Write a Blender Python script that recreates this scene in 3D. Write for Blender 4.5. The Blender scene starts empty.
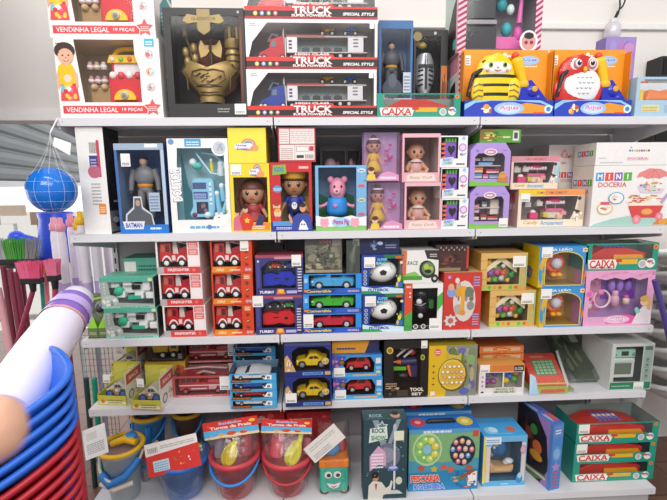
import bpy, bmesh, math, random
from mathutils import Vector as V, Matrix
from mathutils.geometry import tessellate_polygon
scn = bpy.context.scene
COL = scn.collection
PI = math.pi
sin, cos = math.sin, math.cos
# ---------------------------------------------------------------- camera numbers
PITCH, YAW, ROLL = 0.1575474, 0.0476113, -0.0097562
CAM = V((0.885961, -1.556777, 1.345756)); FPX = 419.95
W = 0.75                                   # width of one bay
H1, H2, H3, H4, H5 = 1.58, 1.1695, 0.768, 0.4864, 0.12   # tops of the shelves
DEP = 0.334
_cp, _sp, _cy, _sy, _cr, _sr = cos(PITCH), sin(PITCH), cos(YAW), sin(YAW), cos(ROLL), sin(ROLL)
CF = V((_sy*_cp, _cy*_cp, -_sp)); _r = V((_cy, -_sy, 0)); _u = _r.cross(CF)
CR = _cr*_r + _sr*_u; CU = -_sr*_r + _cr*_u
def P(px, py, Y):
    d = CF + CR*((px-333.5)/FPX) + CU*((250-py)/FPX)
    return CAM + d*((Y-CAM.y)/d.y)
# ---------------------------------------------------------------- materials
def lin(h):
    h = h.lstrip('#')
    if len(h) == 3: h = ''.join(c*2 for c in h)
    v = [int(h[i:i+2], 16)/255 for i in (0, 2, 4)]
    return tuple((x/12.92 if x <= .04045 else ((x+.055)/1.055)**2.4) for x in v) + (1,)
MC = {}
def M(c, r=.45, m=0.0, var=.06, scale=60, bump=0, sub=0):
    if not isinstance(c, str): return c
    key = (c, r, m, var, scale, bump, sub)
    if key in MC: return MC[key]
    mt = bpy.data.materials.new('paint_' + c.strip('#')); mt.use_nodes = True
    nt = mt.node_tree; b = nt.nodes['Principled BSDF']
    b.inputs['Roughness'].default_value = r; b.inputs['Metallic'].default_value = m
    L = lin(c)
    nz = nt.nodes.new('ShaderNodeTexNoise'); nz.inputs['Scale'].default_value = scale; nz.inputs['Detail'].default_value = 2
    tc = nt.nodes.new('ShaderNodeTexCoord'); nt.links.new(tc.outputs['Object'], nz.inputs['Vector'])
    mx = nt.nodes.new('ShaderNodeMix'); mx.data_type = 'RGBA'
    mx.inputs[6].default_value = tuple(x*(1-var) for x in L[:3]) + (1,)
    mx.inputs[7].default_value = tuple(min(1, x*(1+var)+.002) for x in L[:3]) + (1,)
    nt.links.new(nz.outputs['Fac'], mx.inputs[0]); nt.links.new(mx.outputs[2], b.inputs['Base Color'])
    if bump:
        bp = nt.nodes.new('ShaderNodeBump'); bp.inputs['Strength'].default_value = bump; bp.inputs['Distance'].default_value = .004
        nt.links.new(nz.outputs['Fac'], bp.inputs['Height']); nt.links.new(bp.outputs['Normal'], b.inputs['Normal'])
    MC[key] = mt
    return mt
def glassy(name, tint='ffffff', fac=.09, rough=.06, bump=0, scale=25, haze=0, hazecol='ffffff'):
    if name in MC: return MC[name]
    mt = bpy.data.materials.new(name); mt.use_nodes = True; nt = mt.node_tree
    for n in list(nt.nodes): nt.nodes.remove(n)
    out = nt.nodes.new('ShaderNodeOutputMaterial'); tr = nt.nodes.new('ShaderNodeBsdfTransparent'); gl = nt.nodes.new('ShaderNodeBsdfGlossy')
    tr.inputs['Color'].default_value = lin(tint); gl.inputs['Roughness'].default_value = rough
    lw = nt.nodes.new('ShaderNodeLayerWeight'); lw.inputs['Blend'].default_value = .25
    mr = nt.nodes.new('ShaderNodeMapRange'); mr.inputs['To Min'].default_value = fac; mr.inputs['To Max'].default_value = min(1, fac+.5)
    nt.links.new(lw.outputs['Facing'], mr.inputs['Value'])
    ms = nt.nodes.new('ShaderNodeMixShader'); nt.links.new(mr.outputs['Result'], ms.inputs[0])
    a = tr.outputs[0]
    if haze:
        df = nt.nodes.new('ShaderNodeBsdfDiffuse'); df.inputs['Color'].default_value = lin(hazecol)
        m2 = nt.nodes.new('ShaderNodeMixShader'); m2.inputs[0].default_value = haze
        nt.links.new(a, m2.inputs[1]); nt.links.new(df.outputs[0], m2.inputs[2]); a = m2.outputs[0]
    nt.links.new(a, ms.inputs[1]); nt.links.new(gl.outputs[0], ms.inputs[2]); nt.links.new(ms.outputs[0], out.inputs[0])
    if bump:
        nz = nt.nodes.new('ShaderNodeTexNoise'); nz.inputs['Scale'].default_value = scale; nz.inputs['Detail'].default_value = 3
        tc = nt.nodes.new('ShaderNodeTexCoord'); nt.links.new(tc.outputs['Object'], nz.inputs['Vector'])
        bp = nt.nodes.new('ShaderNodeBump'); bp.inputs['Strength'].default_value = bump; bp.inputs['Distance'].default_value = .01
        nt.links.new(nz.outputs['Fac'], bp.inputs['Height']); nt.links.new(bp.outputs['Normal'], gl.inputs['Normal']); nt.links.new(bp.outputs['Normal'], lw.inputs['Normal'])
    MC[name] = mt
    return mt
PANE = glassy('clear_window_film', fac=.01, rough=.1)
FILM = glassy('crinkled_bag_film', fac=.05, rough=.14, bump=.9, scale=22, haze=.015)
LILAC = glassy('lilac_blister_plastic', tint='f4ecf8', fac=.05, rough=.1, bump=.3, scale=30, haze=.05, hazecol='d8bfe6')
SMOKE = glassy('smoky_blister_plastic', tint='c9d1c4', fac=.08, rough=.12, bump=.5, scale=20, haze=.1, hazecol='8f9a8a')
CLEARW = glassy('milky_plastic', tint='f4f0fa', fac=.08, rough=.2, haze=.5, hazecol='f2eef6')
# ---------------------------------------------------------------- text outlines
GC = {}
def glyph(text, bold=0.0, shear=0.0):
    k = (text, bold, shear)
    if k in GC: return GC[k]
    cu = bpy.data.curves.new('lettering', 'FONT'); cu.body = text; cu.resolution_u = 2; cu.offset = bold; cu.shear = shear
    cu.align_x = 'CENTER'; ob = bpy.data.objects.new('lettering', cu); COL.objects.link(ob)
    dg = bpy.context.evaluated_depsgraph_get(); me = bpy.data.meshes.new_from_object(ob.evaluated_get(dg))
    polys = [[(me.vertices[i].co.x, me.vertices[i].co.y) for i in p.vertices] for p in me.polygons]
    xs = [x for p in polys for x, y in p] or [0, 1]; ys = [y for p in polys for x, y in p] or [0, 1]
    cx = (min(xs)+max(xs))/2; w = max(xs)-min(xs); hh = max(ys)-min(ys)
    cyy = (min(ys)+max(ys))/2
    out = ([[((x-cx), (y-cyy)) for x, y in p] for p in polys], w, hh)
    bpy.data.objects.remove(ob); bpy.data.curves.remove(cu); bpy.data.meshes.remove(me)
    GC[k] = out
    return out
# ---------------------------------------------------------------- mesh builder
class MB:
    def __init__(s): s.bm = bmesh.new(); s.ms = []; s.T = Matrix()
    def mi(s, m):
        m = M(m)
        if m not in s.ms: s.ms.append(m)
        return s.ms.index(m)
    def f(s, pts, m, smooth=False):
        vs = [s.bm.verts.new(s.T @ V(p)) for p in pts]
        try: fa = s.bm.faces.new(vs)
        except ValueError: return
        fa.material_index = s.mi(m); fa.smooth = smooth
    def grid(s, rows, m, smooth=True, closed=False):
        k = s.mi(m)
        vv = [[s.bm.verts.new(s.T @ V(p)) for p in r] for r in rows]
        for a, b in zip(vv, vv[1:]):
            n = len(a)
            for i in range(n if closed else n-1):
                j = (i+1) % n
                try: fa = s.bm.faces.new((a[i], a[j], b[j], b[i]))
                except ValueError: continue
                fa.material_index = k; fa.smooth = smooth
        return vv
    def box(s, x0, y0, z0, x1, y1, z1, m, skip=''):
        k = s.mi(m); v = [s.bm.verts.new(s.T @ V(p)) for p in ((x0,y0,z0),(x1,y0,z0),(x1,y1,z0),(x0,y1,z0),(x0,y0,z1),(x1,y0,z1),(x1,y1,z1),(x0,y1,z1))]
        for nm, q in (('b',(3,2,1,0)),('t',(4,5,6,7)),('f',(0,1,5,4)),('k',(2,3,7,6)),('l',(3,0,4,7)),('r',(1,2,6,5))):
            if nm not in skip:
                fa = s.bm.faces.new([v[i] for i in q]); fa.material_index = k
    def prism(s, pts, y0, y1, m, ms=None):
        """outline in x,z extruded from y0 (front) to y1"""
        a = [V((x, y0, z)) for x, z in pts]
        for t in tessellate_polygon([a]):
            s.f([a[i] for i in t], m); s.f([V((a[i].x, y1, a[i].z)) for i in t], m)
        n = len(pts)
        for i in range(n):
            p, q = pts[i], pts[(i+1) % n]
            s.f([(p[0], y0, p[1]), (p[0], y1, p[1]), (q[0], y1, q[1]), (q[0], y0, q[1])], ms or m)
    def ring(s, c, ax, r, n):
        ax = V(ax).normalized(); t = ax.orthogonal().normalized(); b = ax.cross(t)
        return [V(c) + t*(r*cos(2*PI*i/n)) + b*(r*sin(2*PI*i/n)) for i in range(n)]
    def cyl(s, p0, p1, r0, r1, m, n=14, caps=True, mc=None):
        ax = V(p1)-V(p0); a = s.ring(p0, ax, r0, n); b = s.ring(p1, ax, r1, n)
        s.grid([a, b], m, True, True)
        if caps:
            s.f(a, mc or m); s.f(b, mc or m)
    def ell(s, c, r, m, n=14, rot=None, k=None, cut=-1.0):
        if not hasattr(r, '__len__'): r = (r, r, r)
        k = k or max(6, n//2+1); rows = []
        for i in range(k+1):
            ph = -PI/2 + PI*i/k
            if sin(ph) < cut: ph = math.asin(cut)
            row = []
            for j in range(n):
                th = 2*PI*j/n; p = V((r[0]*cos(ph)*cos(th), r[1]*cos(ph)*sin(th), r[2]*sin(ph)))
                if rot: p = rot @ p
                row.append(V(c)+p)
            rows.append(row)
        s.grid(rows, m, True, True)
    def lathe(s, c, prof, m, n=24, ax='z', sq=1.0):
        rows = []
        for r, z in prof:
            row = []
            for j in range(n):
                t = 2*PI*j/n
                if ax == 'z': p = V((r*cos(t), r*sin(t)*sq, z))
                elif ax == 'y': p = V((r*cos(t), z, r*sin(t)))
                else: p = V((z, r*cos(t), r*sin(t)))
                row.append(V(c)+p)
            rows.append(row)
        s.grid(rows, m, True, True)
    def tube(s, pts, r, m, n=8, closed=False):
        pts = [V(p) for p in pts]; rows = []; N = len(pts); t0 = None
        for i, p in enumerate(pts):
            a = pts[max(0, i-1)] if not closed else pts[i-1]; b = pts[min(N-1, i+1)] if not closed else pts[(i+1) % N]
            d = (b-a).normalized()
            t = d.orthogonal().normalized() if t0 is None else (t0 - d*t0.dot(d)).normalized()
            t0 = t; bb = d.cross(t); rr = r[i] if hasattr(r, '__len__') else r
            rows.append([p + t*(rr*cos(2*PI*j/n)) + bb*(rr*sin(2*PI*j/n)) for j in range(n)])
        if closed: rows.append(rows[0])
        s.grid(rows, m, True, True)
        if not closed: s.f(rows[0], m); s.f(rows[-1], m)
    def build(s, name, parent=None, loc=None, bev=0, sub=0, solid=0):
        me = bpy.data.meshes.new(name)
        if sub or solid or bev: bmesh.ops.remove_doubles(s.bm, verts=s.bm.verts, dist=1e-5)
        if bev: bmesh.ops.recalc_face_normals(s.bm, faces=s.bm.faces)
        s.bm.to_mesh(me); s.bm.free()
        for m in s.ms: me.materials.append(m)
        o = bpy.data.objects.new(name, me); COL.objects.link(o)
        if parent: o.parent = parent
        if loc is not None: o.location = loc
        if solid:
            md = o.modifiers.new('thick', 'SOLIDIFY'); md.thickness = solid; md.offset = 0
        if bev:
            md = o.modifiers.new('edge', 'BEVEL'); md.width = bev; md.segments = 2; md.limit_method = 'ANGLE'; md.angle_limit = .6
        if sub:
            md = o.modifiers.new('smooth', 'SUBSURF'); md.levels = sub; md.render_levels = sub
        return o
# ---------------------------------------------------------------- printing on a face
class F:
    def __init__(s, mb, o, ux, uz, w, h):
        s.mb, s.o, s.ux, s.uz, s.w, s.h = mb, V(o), V(ux), V(uz), w, h; s.n = s.ux.cross(s.uz); s.k = .0003
    def pt(s, u, v): return s.o + s.ux*(u*s.w) + s.uz*(v*s.h) + s.n*s.k
    def p(s, uv, c, lift=0):
        s.k += .00005
        P3 = [s.pt(u, v) + s.n*lift for u, v in uv]
        if len(P3) <= 4: s.mb.f(P3, c)
        else:
            for t in tessellate_polygon([[V((u*s.w, v*s.h, 0)) for u, v in uv]]): s.mb.f([P3[i] for i in t], c)
        return s
    def r(s, u0, v0, u1, v1, c): return s.p([(u0, v0), (u1, v0), (u1, v1), (u0, v1)], c)
    def e(s, u, v, ru, rv, c, n=16, rot=0):
        """ellipse, radii in metres if rv is None: ru = radius as a fraction of the face height"""
        if rv is None: rv = ru; ru = rv*s.h/s.w
        q = []
        for i in range(n):
            a = 2*PI*i/n; x, y = ru*s.w*cos(a), rv*s.h*sin(a)
            q.append((u + (x*cos(rot)-y*sin(rot))/s.w, v + (x*sin(rot)+y*cos(rot))/s.h))
        return s.p(q, c)
    def star(s, u, v, rv, c, n=5, inner=.5, rot=PI/2):
        q = []
        for i in range(2*n):
            a = rot + PI*i/n; rr = rv*s.h*(1 if i % 2 == 0 else inner); q.append((u+rr*cos(a)/s.w, v+rr*sin(a)/s.h))
        return s.p(q, c)
    def t(s, text, u, v, hv, c, fit=None, rot=0, bold=.012, it=0, out=None):
        polys, w, hh = glyph(text, bold, it)
        sy = hv*s.h/max(hh, 1e-6); sx = (fit*s.w/max(w, 1e-6)) if fit else sy
        if out:
            s.t(text, u, v, hv*1.14, out, (fit or w*sx/s.w)*1.03, rot, bold+.045, it)
        s.k += .00006; cr, sr = cos(rot), sin(rot)
        for pl in polys:
            s.mb.f([s.pt(u+(x*sx*cr-y*sy*sr)/s.w, v+(x*sx*sr+y*sy*cr)/s.h) for x, y in pl], c)
        return s
    def lines(s, u0, v0, u1, v1, n, c, seed=1, frac=.5):
        """rows of small illegible print"""
        rr = random.Random(seed); dv = (v1-v0)/n
        for i in range(n):
            x = u0
            while x < u1-.01:
                l = min((u1-x), rr.uniform(.06, .2)*(u1-u0)+.01); s.r(x, v0+dv*i, x+l*.85, v0+dv*(i+frac), c); s.k -= .00005; x += l
        s.k += .00005
        return s
    def busy(s, u0, v0, u1, v1, cols, n=20, seed=1, big=.22):
        """a printed picture too small to read: overlapping blobs of its colours"""
        rr = random.Random(seed)
        for i in range(n):
            ru = rr.uniform(.3, 1)*big*(u1-u0)*.5; rv = rr.uniform(.3, 1)*big*(v1-v0)*.5
            u = rr.uniform(u0+ru, u1-ru); v = rr.uniform(v0+rv, v1-rv); s.k += .00001
            s.e(u, v, ru, rv, rr.choice(cols), n=9, rot=0); s.k -= .00005
        s.k += .0001
        return s
    def tag(s, u0, v0, u1, v1, c='f2efe8'):
        s.r(u0, v0, u1, v1, c); dv = v1-v0; du = u1-u0
        s.lines(u0+du*.1, v0+dv*.1, u1-du*.1, v0+dv*.35, 2, '555555', 3)
        return s
# ---------------------------------------------------------------- things
def thing(name, label, cat, loc, rz=0, group=None):
    o = bpy.data.objects.new(name, None); o.empty_display_size = .03; COL.objects.link(o)
    o.location = loc; o.rotation_euler = (0, 0, rz); o['label'] = label; o['category'] = cat
    if group: o['group'] = group
    return o
def tagged(o, label, cat, group=None):
    o['label'] = label; o['category'] = cat
    if group: o['group'] = group
    return o
def struct(o): o['kind'] = 'structure'; return o
def dup(root, loc, label, rz=None):
    r = root.copy(); COL.objects.link(r); r.location = loc; r['label'] = label
    if rz is not None: r.rotation_euler = (0, 0, rz)
    def rec(a, b):
        for ch in [c for c in bpy.data.objects if c.parent == a]:
            c = ch.copy(); COL.objects.link(c); c.parent = b; rec(ch, c)
    rec(root, r)
    return r
class K:
    """a packaged product: where its front face shows in the photo gives its real place and size on the shelf"""
    def __init__(k, name, label, cat, px, base, Y, d, group=None, rz=0, size=None):
        xl, xr, yt, yb = px; ym = (yt+yb)/2
        a, b = P(xl, ym, Y), P(xr, ym, Y); k.w = b.x-a.x; k.h = P((xl+xr)/2, yt, Y).z-base; k.d = d
        if size: k.w, k.h = size
        k.x = (a.x+b.x)/2; k.base = base; k.Y = Y
        k.root = thing(name, label, cat, (k.x, Y, base+.0006), rz, group)
    def X(k, u): return (u-.5)*k.w
    def Z(k, v): return v*k.h
    def faces(k, mb):
        w, h, d = k.w, k.h, k.d
        k.F = F(mb, (-w/2, 0, 0), (1,0,0), (0,0,1), w, h)
        k.L = F(mb, (-w/2, d, 0), (0,-1,0), (0,0,1), d, h)
        k.R = F(mb, (w/2, 0, 0), (0,1,0), (0,0,1), d, h)
        k.Tp = F(mb, (-w/2, 0, h), (1,0,0), (0,1,0), w, d)
    def carton(k, c, side=None, top=None):
        mb = MB(); w, h, d = k.w, k.h, k.d; side = side or c; top = top or side
        x = w/2
        mb.f([(-x,0,0),(x,0,0),(x,0,h),(-x,0,h)], c); mb.f([(x,d,0),(-x,d,0),(-x,d,h),(x,d,h)], side)
        mb.f([(-x,d,0),(-x,0,0),(-x,0,h),(-x,d,h)], side); mb.f([(x,0,0),(x,d,0),(x,d,h),(x,0,h)], side)
        mb.f([(-x,0,h),(x,0,h),(x,d,h),(-x,d,h)], top); mb.f([(-x,d,0),(x,d,0),(x,0,0),(-x,0,0)], side)
        k.faces(mb); k.mb = mb
        return k
    def winbox(k, fc, ic, win, side=None, top=None, opentop=False, outline=None, bot=None):
        """carton with a hole in its front; win = (u0,v0,u1,v1) or a list of (u,v)"""
        mb = MB(); w, h, d = k.w, k.h, k.d; x = w/2; side = side or fc; top = top or side; t = .0015
        if sum(int(ic[i:i+2], 16) for i in (0, 2, 4)) > 120: ic = ''.join('%02x' % int(int(ic[i:i+2], 16)*.68+255*.32) for i in (0, 2, 4))
        if isinstance(win, tuple): u0, v0, u1, v1 = win; win = [(u0,v0),(u1,v0),(u1,v1),(u0,v1)]
        ol = outline or [(0,0),(1,0),(1,1),(0,1)]
        hole = [(k.X(u), k.Z(v)) for u, v in win]; out = [(k.X(u), k.Z(v)) for u, v in ol]
        for y in (0, t):
            vo = [V((p[0], p[1], 0)) for p in out]; vh = [V((p[0], p[1], 0)) for p in hole][::-1]
            allp = vo+vh
            for tr in tessellate_polygon([vo, vh]): mb.f([(allp[i].x, y, allp[i].y) for i in tr], fc)
        for i in range(len(hole)):
            p, q = hole[i], hole[(i+1) % len(hole)]; mb.f([(p[0],0,p[1]),(q[0],0,q[1]),(q[0],t,q[1]),(p[0],t,p[1])], fc)
        n = len(out)
        for i in range(n):
            p, q = out[i], out[(i+1) % n]
            flat = abs(p[1]-q[1]) < 1e-4
            is_top = (p[1]+q[1])/2 > h*.6 and flat
            if is_top and opentop: continue
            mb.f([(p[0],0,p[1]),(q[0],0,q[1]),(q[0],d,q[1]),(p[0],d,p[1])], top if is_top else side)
            s = 1-2*t/max(w, .01)
            mb.f([(p[0]*s,t,max(t,min(h-t,p[1]))),(q[0]*s,t,max(t,min(h-t,q[1]))),(q[0]*s,d-t,max(t,min(h-t,q[1]))),(p[0]*s,d-t,max(t,min(h-t,p[1])))], (bot or ic) if (p[1]+q[1])/2 < h*.2 and flat else ic)
        for y in (d-t, d):
            vo = [V((p[0], p[1], 0)) for p in out]
            for tr in tessellate_polygon([vo]): mb.f([(vo[i].x, y, vo[i].y) for i in tr], ic if y < d else side)
        k.faces(mb); k.mb = mb; k.hole = hole; k.open = opentop
        k.B = F(mb, (-w/2, d-.0025, 0), (1,0,0), (0,0,1), w, h)
        return k
    def done(k, name='carton', pane=PANE, bev=0):
        o = k.mb.build(name, k.root)
        if pane and getattr(k, 'hole', None):
            g = MB(); vo = [V((p[0], p[1], 0)) for p in k.hole]
            for tr in tessellate_polygon([vo]): g.f([(vo[i].x, .0022, vo[i].y) for i in tr], pane)
            if k.open: g.f([(-k.w/2+.002,.002,k.h-.001),(k.w/2-.002,.002,k.h-.001),(k.w/2-.002,k.d-.002,k.h-.001),(-k.w/2+.002,k.d-.002,k.h-.001)], pane)
            g.build('window', k.root)
        return k
    def sticker(k, u0, v0, u1, v1, face='F', c='f3f0ea', name='price_tag'):
        mb = MB(); f0 = getattr(k, face); f = F(mb, f0.o, f0.ux, f0.uz, f0.w, f0.h); f.k = .0016; f.tag(u0, v0, u1, v1, c)
        mb.build(name, k.root); return k
    def at(k, label, base, px=None, Y=None, loc=None):
        """one more of the same, elsewhere on the shelf"""
        if loc is None:
            Y = k.Y if Y is None else Y
            x = k.x
            if px: x = (P(px[0], (px[2]+px[3])/2, Y).x + P(px[1], (px[2]+px[3])/2, Y).x)/2
            loc = (x, Y, base+.0006)
        return dup(k.root, loc, label)
def at_T(mb, x, y, z, s=1.0, sx=None, rz=0, ry=0, rx=0):
    mb.T = Matrix.Translation((x, y, z)) @ Matrix.Rotation(rz, 4, 'Z') @ Matrix.Rotation(ry, 4, 'Y') @ Matrix.Rotation(rx, 4, 'X') @ Matrix.Diagonal((sx or s, s, s, 1))
# ---------------------------------------------------------------- toys that lie in the boxes
def wheels(parent, pts, r, wd, tyre='1c1c1e', hub='cfcfd2', name='wheel'):
    for x, y, z in pts:
        mb = MB(); mb.lathe((x, y, z), [(r*.3, -wd*.55), (r*.55, -wd*.5), (r*.62, -wd*.35)], hub, 14, 'y')
        mb.lathe((x, y, z), [(r*.6, -wd*.5), (r*.95, -wd*.5), (r, -wd*.3), (r, wd*.5), (0, wd*.5)], tyre, 16, 'y')
        mb.f(mb.ring((x, y-wd*.45, z), (0,1,0), r*.4, 10), hub)
        mb.build(name, parent)
SPORT = [(0,.22),(.0,.45),(.06,.56),(.28,.64),(.4,.93),(.47,.99),(.66,.98),(.84,.7),(.98,.66),(1,.45),(.99,.2)]
CABRIO = [(0,.25),(0,.5),(.08,.68),(.34,.78),(.42,1.0),(.45,.98),(.44,.74),(.7,.72),(.74,.84),(.8,.76),(.98,.72),(1,.5),(.98,.22)]
def car(root, x0, y, z0, L, H, D, c, prof=SPORT, glass='1d2126', flip=False, name='toy_car', hub='c9cacd'):
    mb = MB(); q = [((1-a if flip else a), b) for a, b in prof]
    if flip: q = q[::-1]
    nar = [(x0+a*L, z0+b*H) for a, b in q]
    ys = [y, y+D*.12, y+D*.88, y+D]; ins = [.93, 1, 1, .93]
    rows = []
    for yy, k in zip(ys, ins):
        rows.append([(x0+L/2+(px-x0-L/2)*k, yy, z0+H*.2+(pz-z0-H*.2)*(k if k == 1 else .9)) for px, pz in nar])
    mb.grid(rows, c, False, True)
    for r in (rows[0], rows[-1]):
        a = [V((p[0], p[2], 0)) for p in r]
        for t in tessellate_polygon([a]): mb.f([r[i] for i in t], c)
    fx = lambda a: x0+L*((1-a) if flip else a)
    if prof is SPORT:
        yy = y-.0004
        for poly in ([(.4,.68),(.445,.86),(.54,.88),(.54,.68)], [(.56,.68),(.56,.88),(.65,.87),(.75,.7)]):
            mb.f([(fx(a), yy, z0+H*b*.97) for a, b in poly], glass)
        mb.f([(fx(.29),y+D*.15,z0+H*.67),(fx(.29),y+D*.85,z0+H*.67),(fx(.4),y+D*.85,z0+H*.95),(fx(.4),y+D*.15,z0+H*.95)], glass)
    else:
        mb.f([(fx(.36),y+D*.15,z0+H*.82),(fx(.36),y+D*.85,z0+H*.82),(fx(.41),y+D*.85,z0+H*1.0),(fx(.41),y+D*.15,z0+H*1.0)], 'aab6c4')
        mb.box(min(fx(.48),fx(.66)), y+D*.2, z0+H*.7, max(fx(.48),fx(.66)), y+D*.8, z0+H*.75, '2a2a2e')
    mb.f([(fx(.5),y-.0006,z0+H*.3),(fx(.505),y-.0006,z0+H*.3),(fx(.505),y-.0006,z0+H*.62),(fx(.5),y-.0006,z0+H*.62)], '333333')
    mb.f([(fx(.02),y-.0005,z0+H*.48),(fx(.07),y-.0005,z0+H*.48),(fx(.07),y-.0005,z0+H*.56),(fx(.02),y-.0005,z0+H*.56)], 'f4f0dc')
    o = mb.build(name, root)
    r = H*.27
    wheels(o, [(fx(.19), y-.0005, z0+r), (fx(.81), y-.0005, z0+r), (fx(.19), y+D-.003, z0+r), (fx(.81), y+D-.003, z0+r)], r, min(D*.25, .012), hub=hub)
    return o
def fire_truck(root, x0, y, z0, L, H, D):
    mb = MB(); Xf = lambda a: x0+a*L; Zf = lambda b: z0+b*H; r = 'c8202a'
    mb.prism([(Xf(0),Zf(.22)),(Xf(.02),Zf(.62)),(Xf(.06),Zf(.95)),(Xf(.4),Zf(.95)),(Xf(.4),Zf(.22))], y, y+D, r)
    mb.prism([(Xf(.4),Zf(.2)),(Xf(.4),Zf(.5)),(Xf(1),Zf(.5)),(Xf(1),Zf(.2))], y, y+D, r)
    mb.prism([(Xf(.42),Zf(.5)),(Xf(.44),Zf(1)),(Xf(.56),Zf(1)),(Xf(.62),Zf(.5))], y+D*.25, y+D*.75, 'ded8cc')
    mb.prism([(Xf(.62),Zf(.5)),(Xf(.66),Zf(.72)),(Xf(.96),Zf(.82)),(Xf(1),Zf(.5))], y+D*.2, y+D*.8, 'b3242c')
    yy = y-.0005
    mb.f([(Xf(.06),yy,Zf(.6)),(Xf(.2),yy,Zf(.6)),(Xf(.2),yy,Zf(.87)),(Xf(.09),yy,Zf(.87))], 'b96a4a')
    mb.f([(Xf(.23),yy,Zf(.6)),(Xf(.36),yy,Zf(.6)),(Xf(.36),yy,Zf(.87)),(Xf(.23),yy,Zf(.87))], '5b1d20')
    mb.f([(Xf(.43),yy,Zf(.26)),(Xf(.55),yy,Zf(.26)),(Xf(.55),yy,Zf(.46)),(Xf(.43),yy,Zf(.46))], 'e9d9d2')
    for a in (.12, .62): # white mudguards
        q = [(Xf(a+.13+.16*cos(t)), Zf(.2+.26*sin(t))) for t in [PI*i/8 for i in range(9)]]
        qi = [(Xf(a+.13+.11*cos(t)), Zf(.2+.19*sin(t))) for t in [PI*i/8 for i in range(9)]]
        for i in range(8): mb.f([(q[i][0],yy,q[i][1]),(q[i+1][0],yy,q[i+1][1]),(qi[i+1][0],yy,qi[i+1][1]),(qi[i][0],yy,qi[i][1])], 'f0ebe6')
    mb.tube([(Xf(.5),y+D*.4,Zf(1)),(Xf(.98),y+D*.4,Zf(.86))], H*.03, 'e6e2dc', 6)
    o = mb.build('fire_truck', root)
    rr = H*.17
    wheels(o, [(Xf(.25), y-.001, Zf(.16)), (Xf(.77), y-.001, Zf(.16)), (Xf(.25), y+D-.006, Zf(.16)), (Xf(.77), y+D-.006, Zf(.16))], rr, .012, hub='f2f0ee')
    return o
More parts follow.
